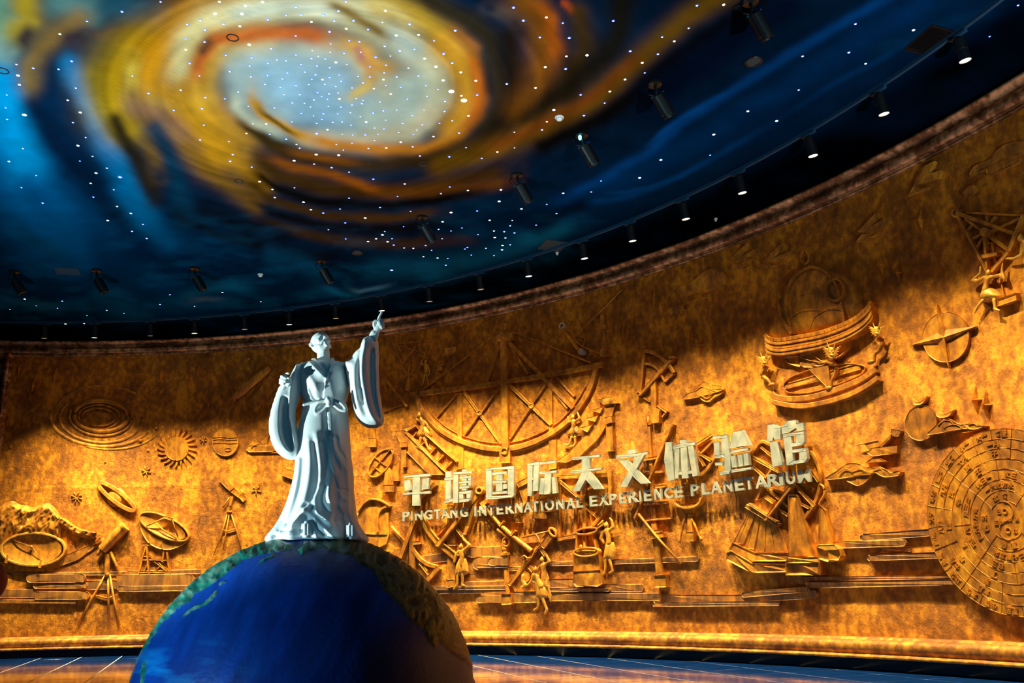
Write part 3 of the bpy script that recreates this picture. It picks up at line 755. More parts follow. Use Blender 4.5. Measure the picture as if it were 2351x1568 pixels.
def globe():
    NU, NV = 560, 330
    u = np.linspace(0, 2*PI, NU, endpoint=False)
    zc = np.linspace(-math.asin(min(1, GC.z/GR)), PI/2, NV)
    V = []; 
    U_, T_ = np.meshgrid(u, zc, indexing='ij')
    N3 = np.stack([np.cos(T_)*np.cos(U_), np.cos(T_)*np.sin(U_), np.sin(T_)], -1).reshape(-1, 3)
    C0 = np.array(GC); P = C0+N3*GR
    X, Y = project(P)
    jx = (fbm(X/9, Y/9, 3, 5)-0.5)*9; jy = (fbm(X/9, Y/9, 3, 6)-0.5)*9
    Xn, Yn = X+jx, Y+jy
    toward = ((P-np.array([0, 0, CZ]))*N3).sum(1) < 0.35
    land = np.zeros(len(P)); 
    for poly in LAND:
        ins = inside(Xn, Yn, poly); d = pdist(Xn, Yn, poly)
        land = np.maximum(land, np.where(ins, np.clip(d/5, 0.25, 1), 0))
    land = np.where(toward, land, 0)
    back = np.clip((fbm(N3[:, 0]*2.1+9, N3[:, 1]*2.1+N3[:, 2]*1.7, 5, 77)-0.52)*14, 0, 1)
    land = np.where(toward, land, back)
    ridge = fbm(X/16, Y/16, 5, 61)
    rr = 1-np.abs(2*fbm(X/22, Y/30, 4, 62)-1)
    h = land*(0.005+0.007*ridge+0.009*np.clip(rr-0.7, 0, 1)*3)
    P2 = P+N3*(h*GR/1.5)[:, None]
    # paint
    sea1, sea2, sea_lit = srgb((8, 78, 176)), srgb((4, 34, 112)), srgb((10, 150, 220))
    br = fbm(X/70+Y/300, Y/260, 5, 71)[:, None]
    sea = sea2*(1-br)+sea1*br
    br2 = np.clip(fbm((X+Y*0.5)/34, (Y-X*0.2)/150, 5, 72)*2-0.75, 0, 1)[:, None]
    sea = sea*(0.75+0.7*br2)
    cy = np.clip(fbm(X/60, Y/22, 5, 73)*2.4-1.2, 0, 1)*np.clip((Y-1440)/100, 0, 1)*np.clip(1-(X-330)/300, 0, 1)  # cyan light on the lower left is painted into the sea colour
    sea = sea+(sea_lit-sea)*(cy*0.8)[:, None]
    g1, g2, g3 = srgb((14, 110, 92)), srgb((120, 160, 140)), srgb((8, 60, 52))
    t = np.clip(fbm(X/14, Y/14, 4, 81)*2-0.5, 0, 1)[:, None]
    landc = g3*(1-t)+g1*t; t2 = np.clip(ridge*2.6-1.2, 0, 1)[:, None]; landc = landc+(g2-landc)*t2*0.7
    r1, r2, r3 = srgb((46, 52, 26)), srgb((110, 112, 70)), srgb((24, 44, 32))
    landr = r3*(1-t)+r1*t; vein = np.clip(rr*3.4-2.2, 0, 1)[:, None]; landr = landr+(r2-landr)*vein*0.8
    pur = srgb((104, 70, 78)); pm = (np.clip((X-1010)/30, 0, 1)*np.clip(fbm(X/40, Y/60, 3, 82)*3-1, 0, 1))[:, None]
    landr = landr+(pur-landr)*pm*0.8
    k = np.clip((X-690)/120, 0, 1)[:, None]; lc = landc*(1-k)+landr*k
    m = np.clip(land*3, 0, 1)[:, None]
    col = sea*(1-m)+lc*m
    F = []
    idx = np.arange(NU*NV).reshape(NU, NV)
    a = idx; b_ = np.roll(idx, -1, 0)
    F = np.stack([a[:, :-1], b_[:, :-1], b_[:, 1:], a[:, 1:]], -1).reshape(-1, 4)
    me = bpy.data.meshes.new('globe')
    me.vertices.add(len(P2)); me.vertices.foreach_set('co', P2.ravel())
    me.loops.add(F.size); me.loops.foreach_set('vertex_index', F.ravel())
    me.polygons.add(len(F)); me.polygons.foreach_set('loop_start', np.arange(0, F.size, 4)); me.polygons.foreach_set('loop_total', np.full(len(F), 4))
    me.update(calc_edges=True)
    ca = me.color_attributes.new('paint', 'FLOAT_COLOR', 'POINT'); cc = np.ones((len(P2), 4)); cc[:, :3] = np.clip(col, 0, 1)
    ca.data.foreach_set('color', cc.ravel())
    me.polygons.foreach_set('use_smooth', [True]*len(F)); me.update()
    return me
mt, nt, b = new_mat('painted_globe')
at = nt.nodes.new('ShaderNodeAttribute'); at.attribute_name = 'paint'; nt.links.new(at.outputs['Color'], b.inputs['Base Color'])
b.inputs['Roughness'].default_value = 0.42; b.inputs['Specular IOR Level'].default_value = 0.25
n_ = nt.nodes.new('ShaderNodeTexNoise'); n_.inputs['Scale'].default_value = 30; n_.inputs['Detail'].default_value = 6
g = nt.nodes.new('ShaderNodeNewGeometry'); nt.links.new(g.outputs['Position'], n_.inputs['Vector'])
bp = nt.nodes.new('ShaderNodeBump'); bp.inputs['Strength'].default_value = 0.25; bp.inputs['Distance'].default_value = 0.012
nt.links.new(n_.outputs['Fac'], bp.inputs['Height']); nt.links.new(bp.outputs['Normal'], b.inputs['Normal'])
tag(link('globe', globe(), mt), 'huge painted earth globe with blue ocean and raised green land under the statue', 'globe')

# ---- statue
M_ST_W = simple('white_painted_statue', (0.80, 0.82, 0.80), 0.58, 0, None, 0, 0.06, 60)
def sp(px, py, dy=0.0):
    """point seen at a pixel on the upright plane through the statue (dy metres behind it; negative = nearer)"""
    d = ray(px, py); t = (YS+dy)/d[1]; return Vector((t*d[0], YS+dy, t*d[2]+CZ))
KM = (sp(740, 1000)-sp(741, 1000)).length          # metres per pixel at the statue
def sc_(pts):
    """chain from (px,py,dy,r_px)"""
    return chain([(*sp(p[0], p[1], p[2]), p[3]*KM) for p in pts])
def loft(rows, seg=72, fold=None):
    """rows: (py, xl, xr, depth_m, dy)"""
    bm = bmesh.new(); R_ = []
    for (py, xl, xr, dep, dy) in rows:
        a = sp(xl, py, dy); b_ = sp(xr, py, dy); c = (a+b_)/2; hw = (b_-a).length/2
        row = []
        for k in range(seg):
            t = 2*PI*k/seg; x = math.cos(t); y = math.sin(t)
            e = 0.88
            x = math.copysign(abs(x)**e, x); y = math.copysign(abs(y)**e, y)
            f = 1+(fold(t, py) if fold else 0)
            row.append(bm.verts.new(c+Vector((x*hw*f, y*dep*f, 0))))
        R_.append(row)
    for a, b_ in zip(R_[:-1], R_[1:]):
        for k in range(seg): bm.faces.new((a[k], a[(k+1) % seg], b_[(k+1) % seg], b_[k]))
    bm.faces.new(R_[0][::-1]); bm.faces.new(R_[-1]); bmesh.ops.recalc_face_normals(bm, faces=bm.faces[:])
    return bm
def pillow(poly, thick, dy, edge_px, back=0.6, tilt=None, grid=4.0):
    """inflated closed form with the given outline (pixels)"""
    poly = [tuple(p) for p in poly]
    xs = [p[0] for p in poly]; ys = [p[1] for p in poly]
    gx, gy = np.meshgrid(np.arange(min(xs), max(xs), grid), np.arange(min(ys), max(ys), grid)); gx = gx.ravel(); gy = gy.ravel()
    dd = pdist(gx, gy, poly); ok = inside(gx, gy, poly) & (dd > grid*0.5)
    pts = [Vector(p) for p in poly]+[Vector((x, y)) for x, y in zip(gx[ok], gy[ok])]
    n = len(poly); edges = [(i, (i+1) % n) for i in range(n)]
    v2, e2, f2, _, _, _ = delaunay_2d_cdt(pts, edges, [], 1, 1e-4)
    X = np.array([v[0] for v in v2]); Y = np.array([v[1] for v in v2])
    d = np.clip(pdist(X, Y, poly)/edge_px, 0, 1); h = np.sqrt(np.clip(1-(1-d)**2, 0, 1))
    bm = bmesh.new(); Fv = []; Bv = []
    for i in range(len(v2)):
        k = h[i]*thick; t = dy+(tilt(X[i], Y[i]) if tilt else 0)
        p0 = sp(X[i], Y[i], t)
        Fv.append(bm.verts.new(p0+Vector((0, -k, 0))))
        Bv.append(Fv[-1] if d[i] < 1e-3 else bm.verts.new(p0+Vector((0, k*back, 0))))
    for f in f2:
        for L_, flip in ((Fv, 0), (Bv, 1)):
            q = [L_[i] for i in f]
            try: bm.faces.new(q[::-1] if flip else q)
            except ValueError: pass
    bmesh.ops.recalc_face_normals(bm, faces=bm.faces[:])
    return bm
def carve(me, strokes, cavity=()):
    """raise/cut folds: strokes (polyline px, half width px, height m [+ out, - in], kind)"""
    n = len(me.vertices); co = np.empty(n*3); me.vertices.foreach_get('co', co); co = co.reshape(-1, 3)
    no = np.array([v.normal[:] for v in me.vertices])
    X, Y = project(co); fr = np.clip(-no[:, 1]*1.6, 0, 1); dy = np.zeros(n)
    for st in strokes:
        pts, w, hgt = st[:3]; kind = st[3] if len(st) > 3 else 'g'
        pts = smooth_pts(pts, 4)
        d = seg_dist(X, Y, pts)
        tx = 1.0
        if kind == 'g': k = np.exp(-(d/w)**2)
        elif kind == 'e': # one-sided step: raised on the left of the path, fading away
            P = np.array(pts); s_ = np.zeros(n); bd = np.full(n, 1e9)
            for (x0, y0), (x1, y1) in zip(pts[:-1], pts[1:]):
                L = (x1-x0)**2+(y1-y0)**2+1e-9; t = np.clip(((X-x0)*(x1-x0)+(Y-y0)*(y1-y0))/L, 0, 1)
                q = np.hypot(X-x0-t*(x1-x0), Y-y0-t*(y1-y0)); sg = (x1-x0)*(Y-y0)-(y1-y0)*(X-x0)
                u_ = q < bd; bd = np.where(u_, q, bd); s_ = np.where(u_, np.sign(sg), s_)
            k = np.clip(0.5+s_*bd/1.2, 0, 1)*np.exp(-(bd/w)**2)
        dy += -hgt*k*fr
    for poly, depth, w in cavity:
        ins = inside(X, Y, poly); d = pdist(X, Y, poly)
        t = np.clip(d/w, 0, 1); t = t*t*(3-2*t)
        dy += np.where(ins, depth*t*np.clip(-no[:, 1]*3, 0, 1), 0)
    co[:, 1] += dy
    me.vertices.foreach_set('co', co.ravel()); me.update()

Z1 = lambda pts: zz(600, 690, 2.75, pts)
def zq(pts): return [(600+p[0]/2.75, 690+p[1]/2.75)+tuple(p[2:]) for p in pts]
base_c = sp(730, 1241, 0)
st = empty('statue', base_c, 'white statue of a bald bearded man in flowing robe pointing upward on the globe', 'statue')

def fold(t, py):
    k = max(0, (py-1000)/240.0)
    return k**1.3*(0.050*math.sin(9*t+0.8+py*0.004)+0.030*math.sin(17*t+2.1-py*0.006))
rows = [(834, 700, 785, .10, .05), (838, 690, 797, .14, .03), (850, 687, 801, .17, .0), (870, 690, 801, .19, -.01), (890, 693, 800, .19, -.01), (905, 693, 798, .185, -.01), (915, 695, 796, .18, 0), (921, 697, 794, .17, 0),
        (926, 697, 794, .17, 0), (945, 695, 798, .18, 0), (981, 688, 801, .21, 0), (1020, 684, 803, .235, 0), (1054, 681, 805, .26, 0), (1090, 678, 809, .28, 0), (1126, 671, 809, .30, 0),
        (1163, 661, 812, .335, 0), (1195, 648, 816, .37, 0), (1215, 636, 826, .40, 0), (1230, 624, 836, .42, 0), (1240, 619, 841, .43, 0), (1246, 622, 838, .40, 0)]
# smooth the profile
rows2 = [tuple(q) for q in smooth_pts(rows, 3)]
robe = sculpt([loft(rows2, 96, fold),
               sc_([(700, 845, .02, 15), (690, 862, .02, 15), (684, 880, .03, 15), (678, 900, .04, 15)]),
               sc_([(785, 846, .02, 14), (802, 843, .0, 15)]),
               sc_([(720, 827, .05, 6), (727, 838, -.07, 5.5), (738, 854, -.145, 4.5), (750, 872, -.165, 3.5)]), sc_([(763, 826, .05, 6), (760, 840, -.07, 5.5), (754, 860, -.15, 4.5), (746, 892, -.165, 3.2)])], 0.0075, 3)
SK = [
 (Z1([(308, 384), (345, 425), (378, 458), (408, 488)]), 1.8, 0.010), (Z1([(437, 376), (430, 425), (410, 490), (398, 550)]), 1.8, 0.010),
 # collar
 (Z1([(308, 382), (340, 420), (375, 455), (410, 488)]), 9, 0.018, 'e'),
 (Z1([(437, 372), (432, 420), (410, 490), (395, 560), (390, 610)]), 10, -0.017, 'e'),
 (Z1([(345, 365), (375, 400), (405, 440), (428, 462)]), 4, -0.012),
 (Z1([(300, 480), (330, 520), (350, 560)]), 7, 0.012), (Z1([(270, 480), (262, 550), (262, 620)]), 5, -0.02),
 (Z1([(440, 470), (450, 550), (470, 610)]), 10, 0.008), (Z1([(530, 430), (545, 520), (540, 600)]), 7, -0.02),
 (Z1([(262, 625), (300, 640), (350, 632)]), 4, -0.02), (Z1([(310, 560), (330, 610), (350, 628)]), 4, -0.012),
 (Z1([(262, 640), (300, 650), (340, 645)]), 4, 0.012),
 # apron edge falling from the bow
 (Z1([(413, 660), (418, 760), (428, 880), (432, 960), (440, 1040), (462, 1100), (478, 1150), (488, 1182), (520, 1185), (560, 1200)]), 9, -0.016, 'e'),
 (Z1([(440, 700), (450, 820), (455, 920)]), 7, 0.010), (Z1([(475, 700), (480, 800), (500, 880)]), 6, 0.008),
 (Z1([(470, 870), (480, 930), (520, 990), (555, 1040), (572, 1100)]), 5, -0.022), (Z1([(462, 880), (470, 950), (505, 1010), (545, 1070)]), 6, 0.018),
 (Z1([(445, 860), (460, 960), (490, 1060), (530, 1150), (552, 1195)]), 6, -0.012),
 # skirt folds
 (Z1([(350, 850), (365, 950), (378, 1060), (370, 1150)]), 9, 0.016), (Z1([(390, 900), (405, 1000), (400, 1100)]), 7, -0.014),
 (Z1([(330, 900), (345, 1020), (350, 1120), (345, 1220), (335, 1300)]), 7, -0.016),
 (Z1([(300, 880), (310, 1000), (300, 1150), (280, 1260)]), 9, 0.014),
 (Z1([(260, 1000), (255, 1100), (235, 1220), (190, 1340), (120, 1440)]), 9, -0.016), (Z1([(235, 1010), (225, 1120), (200, 1240), (150, 1360)]), 7, 0.016),
 (Z1([(370, 1180), (345, 1240), (340, 1290), (360, 1340), (420, 1390), (480, 1400)]), 7, 0.030), (Z1([(395, 1180), (375, 1240), (390, 1300), (440, 1340), (500, 1350)]), 6, -0.022),
 (Z1([(430, 1180), (430, 1240), (460, 1290), (520, 1310), (560, 1300)]), 7, 0.026), (Z1([(500, 1210), (520, 1250), (560, 1260)]), 5, 0.016),
 (Z1([(300, 1310), (260, 1340), (210, 1400), (120, 1450), (60, 1490)]), 7, 0.034), (Z1([(280, 1290), (230, 1350), (160, 1410)]), 5, -0.022),
 (Z1([(270, 1320), (300, 1340), (350, 1390), (410, 1450), (470, 1500)]), 7, 0.028), (Z1([(320, 1400), (350, 1450), (400, 1490)]), 5, -0.026),
 (Z1([(100, 1460), (150, 1470), (230, 1460)]), 4, 0.02), (Z1([(90, 1490), (160, 1490), (230, 1485)]), 3, -0.02),
 (Z1([(500, 1370), (520, 1420), (530, 1490)]), 5, -0.024), (Z1([(580, 1360), (600, 1430), (650, 1500)]), 6, 0.03),
 (Z1([(330, 1440), (345, 1470), (350, 1500)]), 5, 0.022), (Z1([(480, 1300), (500, 1340), (560, 1370)]), 6, -0.02),
 (Z1([(570, 1110), (560, 1150), (565, 1200), (572, 1280)]), 5, -0.02),
]
carve(robe, SK)
link('robe', robe, M_ST_W, st, True)

# hanging sleeve (left in the picture), its mouth turned to the viewer
slL = smooth_pts(Z1([(238, 398), (205, 440), (175, 500), (120, 545), (92, 610), (64, 700), (50, 790), (58, 870), (85, 940), (130, 985), (180, 1007), (228, 996), (254, 955), (252, 890), (232, 820), (216, 740), (222, 670), (242, 610), (256, 520), (262, 440)]), 5, True)
bmL = pillow(slL, 0.125, -0.06, 22, 0.9, lambda x, y: -0.05*min(1, max(0, (y-870)/90)))
me = sculpt([bmL, sc_([(692, 850, .0, 16), (680, 880, -.02, 18), (668, 915, -.05, 20)])], 0.008, 4)
carve(me, [
 (Z1([(240, 440), (228, 540), (205, 640), (200, 720)]), 5, -0.022), (Z1([(225, 560), (215, 640), (212, 720)]), 4, 0.015), (Z1([(250, 440), (244, 520), (232, 600)]), 4, 0.016),
 (Z1([(210, 480), (190, 560), (188, 640)]), 5, 0.014), (Z1([(232, 800), (246, 880), (245, 950)]), 6, 0.012)],
 [(smooth_pts(Z1([(125, 600), (108, 700), (105, 800), (122, 880), (160, 945), (200, 955), (212, 910), (200, 830), (180, 740), (178, 650), (172, 605)]), 4, True), 0.08, 15)])
link('sleeve', me, M_ST_W, st, True)
# raised sleeve (right in the picture)
slR = smooth_pts(Z1([(530, 395), (572, 380), (612, 330), (632, 282), (650, 245), (690, 226), (716, 240), (738, 262), (743, 340), (743, 450), (750, 580), (768, 700), (776, 750), (766, 782), (730, 803), (680, 806), (632, 782), (592, 728), (572, 640), (556, 560), (540, 480)]), 5, True)
bmR = pillow(slR, 0.15, -0.05, 26, 0.9, lambda x, y: -0.07*min(1, max(0, (880-y)/120)))
me = sculpt([bmR, sc_([(790, 846, .0, 14), (806, 845, -.03, 18), (830, 815, -.10, 16)])], 0.008, 4)
carve(me, [
 (Z1([(652, 260), (640, 340), (636, 450), (650, 560), (672, 660), (700, 730), (735, 775)]), 7, 0.030),
 (Z1([(612, 330), (600, 420), (596, 520), (606, 620)]), 6, 0.016), (Z1([(632, 300), (618, 400), (616, 500), (630, 620)]), 5, -0.016),
 (Z1([(552, 430), (560, 520), (580, 620)]), 6, -0.014), (Z1([(575, 400), (580, 500), (600, 640), (630, 720)]), 7, 0.014), (Z1([(632, 560), (640, 600), (648, 650)]), 3, -0.016)],
 [(smooth_pts(Z1([(668, 300), (660, 400), (664, 500), (680, 600), (705, 690), (738, 752), (758, 745), (750, 690), (732, 590), (728, 470), (728, 340), (715, 290)]), 4, True), 0.085, 12)])
link('sleeve', me, M_ST_W, st, True)

# sash bow
bow = []
def ribbon(pts, r, n): return sc_([(*p, n, r) for p in smooth_pts(pts, 3)])
me = sculpt([ribbon(Z1([(425, 632), (385, 640), (355, 660), (340, 690), (345, 712), (375, 705), (405, 680), (420, 655)]), 4.2, -0.20),
             ribbon(Z1([(425, 632), (470, 630), (505, 648), (532, 680), (530, 694), (500, 690), (470, 668), (450, 650)]), 4.2, -0.20),
             ribbon(Z1([(420, 622), (432, 640), (428, 655)]), 6.5, -0.215),
             ribbon(Z1([(268, 660), (300, 650), (340, 642), (400, 636)]), 3.5, -0.18)], 0.006, 3)
link('sash_bow', me, M_ST_W, st, True)

# body: head, neck, arms and hands as one form
Fh = Vector((.44, -.74, .50)).normalized(); Uh = (Vector((-.10, 0, 1))-Fh*Vector((-.10, 0, 1)).dot(Fh)).normalized(); Rh = Fh.cross(Uh).normalized()
HC = sp(737, 789, -0.02); HR = 26*KM
Mh = Matrix((Rh, Fh, Uh)).transposed()
def hp(r, f, u): return tuple(HC+Rh*r*HR+Fh*f*HR+Uh*u*HR)
def hb(r, f, u, rad, sc=(1, 1, 1)): return ball(hp(r, f, u), rad*HR, sc, Mh)
def hc(pts): return chain([(*hp(*p[:3]), p[3]*HR) for p in pts])
head = [hb(0, -.10, .22, 1.0, (.86, 1.04, .92)), hb(0, .22, -.25, .74, (.86, .92, 1.0)), hb(0, .52, -.80, .34, (1.0, .8, .7)),
        hc([(-.55, .1, -.45, .22), (-.38, .42, -.75, .20), (0, .60, -.86, .20), (.38, .42, -.75, .20), (.55, .1, -.45, .22)]),
        hc([(-.42, .70, .14, .11), (-.2, .86, .20, .12), (0, .88, .18, .12), (.2, .86, .20, .12), (.42, .70, .14, .11)]),
        hc([(0, .88, .12, .09), (0, 1.00, -.10, .11), (0, 1.10, -.25, .13)]), hb(-.11, .98, -.27, .09), hb(.11, .98, -.27, .09),
        hb(-.30, .78, -.02, .13, (1.1, .8, .7)), hb(.30, .78, -.02, .13, (1.1, .8, .7)),
        hb(-.42, .62, -.22, .22), hb(.42, .62, -.22, .22),
        hc([(-.36, .72, -.66, .06), (-.18, .90, -.50, .08), (0, .95, -.44, .08), (.18, .90, -.50, .08), (.36, .72, -.66, .06)]),
        hc([(-.16, .86, -.62, .06), (0, .90, -.65, .08), (.16, .86, -.62, .06)]),
        hc([(0, .78, -.85, .17), (0, .86, -1.02, .13), (0, .94, -1.18, .07)])]
for sgn in (-1, 1):
    head += [hc([(sgn*.86, -.10, .10, .07), (sgn*.97, -.20, .16, .075), (sgn*1.0, -.28, .02, .075), (sgn*.97, -.24, -.18, .075), (sgn*.90, -.12, -.32, .08), (sgn*.84, -.02, -.30, .06)]), hb(sgn*.86, -.12, -.05, .10)]
head += [sc_([(742, 806, .02, 15), (743, 822, .03, 15.5), (742, 842, .05, 19), (742, 860, .05, 24)])]
# torso core so that head, arms and hands are one body under the clothes
body = head+[sc_([(742, 860, .05, 30), (742, 900, .05, 34)]), sc_([(742, 858, .05, 22), (705, 852, .03, 14), (683, 890, -.0, 12), (672, 918, -.06, 11), (664, 905, -.12, 10), (655, 893, -.17, 9.5)]),
        sc_([(742, 858, .05, 22), (785, 850, .02, 14), (815, 838, -.06, 12), (838, 808, -.12, 11), (852, 782, -.16, 10), (859, 765, -.18, 8.6)])]
def zh(pts, n=None): return [(630+p[0]/22.4, 840+p[1]/22.4)+tuple(p[2:]) for p in pts]
def fz(pts): return sc_([(630+p[0]/22.4, 840+p[1]/22.4, p[2], p[3]) for p in pts])
# curled left hand (zoomed coordinates), thumb on the right
body += [fz([(430, 1330, -.18, 6.6), (520, 1150, -.18, 7.0), (600, 950, -.18, 8.4), (600, 820, -.18, 9.0)]),
         fz([(700, 1000, -.19, 6.0), (780, 880, -.20, 6.0), (800, 760, -.22, 4.8), (770, 640, -.245, 3.6), (735, 620, -.255, 3.0)]),
         fz([(540, 720, -.17, 4.0), (560, 500, -.18, 3.4), (640, 400, -.20, 3.2), (740, 390, -.23, 3.0)]),
         fz([(470, 740, -.17, 4.2), (380, 540, -.20, 3.9), (480, 590, -.24, 3.6), (610, 660, -.25, 3.2)]),
         fz([(430, 830, -.17, 4.2), (310, 720, -.20, 3.9), (420, 740, -.24, 3.6), (580, 800, -.25, 3.2)]),
         fz([(440, 950, -.17, 4.2), (300, 870, -.20, 3.8), (380, 900, -.23, 3.4), (480, 920, -.245, 3.0)])]
def fr_(pts): return sc_([(640+p[0]/7.127, 700+p[1]/7.127, p[2], p[3]) for p in pts])
# pointing right hand
body += [fr_([(1560, 560, -.18, 8.2), (1600, 440, -.18, 7.4), (1620, 380, -.18, 9.2), (1650, 310, -.18, 9.0)]),
         fr_([(1635, 290, -.18, 4.4), (1640, 210, -.185, 3.6), (1665, 160, -.19, 3.2), (1688, 112, -.195, 2.7)]),
         fr_([(1665, 280, -.18, 4.2), (1672, 245, -.215, 3.8), (1650, 275, -.235, 3.6), (1625, 290, -.235, 3.0)]),
         fr_([(1685, 300, -.18, 4.0), (1700, 285, -.22, 3.8), (1665, 315, -.24, 3.4), (1640, 325, -.24, 3.0)]),
         fr_([(1695, 330, -.18, 3.8), (1715, 330, -.215, 3.6), (1690, 355, -.235, 3.2), (1660, 360, -.235, 2.8)]),
         fr_([(1700, 360, -.18, 3.4), (1712, 365, -.21, 3.2), (1690, 385, -.225, 2.8)]),
         fr_([(1590, 400, -.19, 4.6), (1560, 330, -.20, 4.0), (1560, 285, -.205, 3.6), (1590, 255, -.21, 2.9)])]
me = sculpt(body, 0.0052, 2)
link('body', me, M_ST_W, st, True)
# upturned shoe fronts under the hem
for pts in ([(256, 1392), (322, 1392), (318, 1498), (243, 1496)], [(536, 1402), (584, 1404), (598, 1505), (538, 1508)]):
    q = Z1(pts); bm = bmesh.new(); Fv = [bm.verts.new(sp(x, y, -0.44)) for x, y in q]; Bv = [bm.verts.new(sp(x, y, -0.30)) for x, y in q]
    bm.faces.new(Fv); bm.faces.new(Bv[::-1])
    for i in range(4): bm.faces.new((Fv[i], Bv[i], Bv[(i+1) % 4], Fv[(i+1) % 4]))
    bmesh.ops.recalc_face_normals(bm, faces=bm.faces[:])
    bmesh.ops.bevel(bm, geom=bm.edges[:], offset=0.02, segments=3, affect='EDGES')
    so = link('shoe', bm_mesh('shoe', bm), M_ST_W, st, True)
    c = [sum(p[0] for p in q)/4, sum(p[1] for p in q)/4]
    for s_ in (-3, 3):
        link('welt', bm_mesh('welt', tube3([sp(c[0]+s_*1.3, q[0][1]+6, -.445), sp(c[0]+s_*1.3, q[2][1]-6, -.445)], [0.006]*2)), M_ST_W, so)
# ------------------------------------------------------------------ lamp track and fittings on the ceiling
TR = RW-2.28
tk = empty('lamp_track', (CX+TR*math.cos(1.0), CY+TR*math.sin(1.0), CEIL-0.05), 'long curved blue-painted lamp track following the wall under the ceiling', 'track')
V = []; Fc = []
n = 200; t0, t1 = math.radians(-25), math.radians(99)
for i in range(n+1):
    th = t0+(t1-t0)*i/n
    for d, z in ((-0.03, CEIL), (-0.03, CEIL-0.07), (0.03, CEIL-0.07), (0.03, CEIL)):
        V.append((CX+(TR+d)*math.cos(th), CY+(TR+d)*math.sin(th), z))
for i in range(n):
    for k in range(3):
        a = i*4+k; Fc.append((a, a+4, a+5, a+1))
link('rail', mesh('rail', V, Fc), M_TRACK, tk)

def lathe(prof, seg=20, caps=True):
    """prof [(r,z)] -> bmesh round z"""
    bm = bmesh.new(); rows = []
    for r, z in prof: rows.append([bm.verts.new((r*math.cos(2*PI*k/seg), r*math.sin(2*PI*k/seg), z)) for k in range(seg)])
    for a, b_ in zip(rows[:-1], rows[1:]):
        for k in range(seg): bm.faces.new((a[k], a[(k+1) % seg], b_[(k+1) % seg], b_[k]))
    if caps:
        bm.faces.new(rows[0][::-1]); bm.faces.new(rows[-1])
    bmesh.ops.recalc_face_normals(bm, faces=bm.faces[:])
    return bm

def box_bm(sx, sy, sz_, c=(0, 0, 0), rot=None):
    bm = bmesh.new(); mt = Matrix.Translation(c) @ (rot.to_4x4() if rot else Matrix.Identity(4)) @ Matrix.Diagonal((sx, sy, sz_, 1))
    bmesh.ops.create_cube(bm, size=1, matrix=mt)
    bmesh.ops.bevel(bm, geom=bm.edges[:], offset=min(sx, sy, sz_)*0.08, segments=1, affect='EDGES')
    return bm

def place(bm, M4): bm.transform(M4); return bm

LAMPS = [ # pixel x, pixel y of the clip on the track, power share, label detail
 (111, 742, .9, 'first from the left, lens barely showing'), (222, 738, 1.6, 'second from the left, brightly lit'),
 (347, 732, .8, 'third from the left, dark'), (446, 725, .75, 'fourth from the left with a bright lens'),
 (563, 717, .7, 'fifth from the left, dark'), (664, 705, 1.0, 'lit, in the gap left of the statue head'),
 (770, 690, .8, 'dark, just right of the statue head'), (875, 672, 1.0, 'right above the raised pointing finger'),
 (981, 648, 1.25, 'dark, next right of the pointing finger'), (1099, 619.5, 1.0, 'over the left end of the big quadrant'),
 (1209, 588, 1.1, 'over the middle of the big quadrant'), (1331, 543.5, .7, 'beside the grey hatch cover'),
 (1443, 502.5, .8, 'over the slanted rod relief'), (1562, 449, .8, 'over the scroll cloud relief'),
 (1690, 386, .75, 'above and left of the armillary dome relief'), (1853, 298, .75, 'third from the right edge'),
 (2011, 197, .75, 'second from the right edge'), (2205, 71.6, .8, 'largest and rightmost, with a glaring lens')]
def track_lamp(th, power, label, lit):
    u = Vector((math.cos(th), math.sin(th), 0)); tv = Vector((-u.y, u.x, 0))
    base = Vector((CX, CY, 0))+u*TR; base.z = CEIL-0.07
    o = empty('track_spotlight', base, label, 'lamp', 'spotlights on the curved ceiling track')
    rot = Matrix((tv, u, Vector((0, 0, 1)))).transposed().to_4x4()
    M0 = Matrix.Translation(base) @ rot
    link('clip', bm_mesh('clip', place(box_bm(0.34, 0.075, 0.055, (0, 0, -0.028)), M0)), M_TRACK, o)
    link('stem', bm_mesh('stem', place(lathe([(0.018, -0.14), (0.018, -0.04)], 8), M0)), M_BLACK, o)
    tilt = Matrix.Rotation(math.radians(9), 4, 'X')
    MB = M0 @ Matrix.Translation((0, 0, -0.10)) @ tilt
    link('housing', bm_mesh('housing', place(lathe([(0.085, 0), (0.095, -0.015), (0.095, -0.20), (0.090, -0.205), (0.098, -0.215), (0.102, -0.40), (0.094, -0.40), (0.090, -0.375)], 20), MB)), M_BLACK, o, False)
    link('lens', bm_mesh('lens', place(lathe([(0.091, -0.386), (0.087, -0.392)], 20), MB)), M_LAMP if lit else M_LAMP_DIM, o)
    p = MB @ Vector((0, 0, -0.43))
    tgt = Vector((CX, CY, 0))+u*(TR+0.85); tgt.z = CZ+0.3
    l = lamp_spot('wall_wash', p, tgt, 3750*power, WARM, 78, 1.0, 0.05)
    spill = p+(-u)*0.02+Vector((0, 0, -0.02)); lamp_spot('wall_spill', spill, Vector((CX, CY, CEIL-2.6))+u*RW-Vector((0, 0, 0)), 8*power, (1.0, 0.66, 0.36), 130, 0.8, 0.05)
LIT = {1, 3, 5, 7, 10, 11, 12, 13, 14, 15, 16, 17}
for i, (x, y, pw, d) in enumerate(LAMPS):
    P = ceil_pt(x, y); th = math.atan2(P.y-CY, P.x-CX)
    track_lamp(th, pw, f'black cylinder spotlight on curved track, {d}', i in LIT)
th_r = math.atan2(ceil_pt(2205, 71.6).y-CY, ceil_pt(2205, 71.6).x-CX)
for k in (1, 2, 3):
    track_lamp(th_r-0.075*k, .8, ['black track spotlight next beyond the right edge of the picture', 'black track spotlight second beyond the right edge of the picture', 'black track spotlight third beyond the right edge of the picture'][k-1], True)

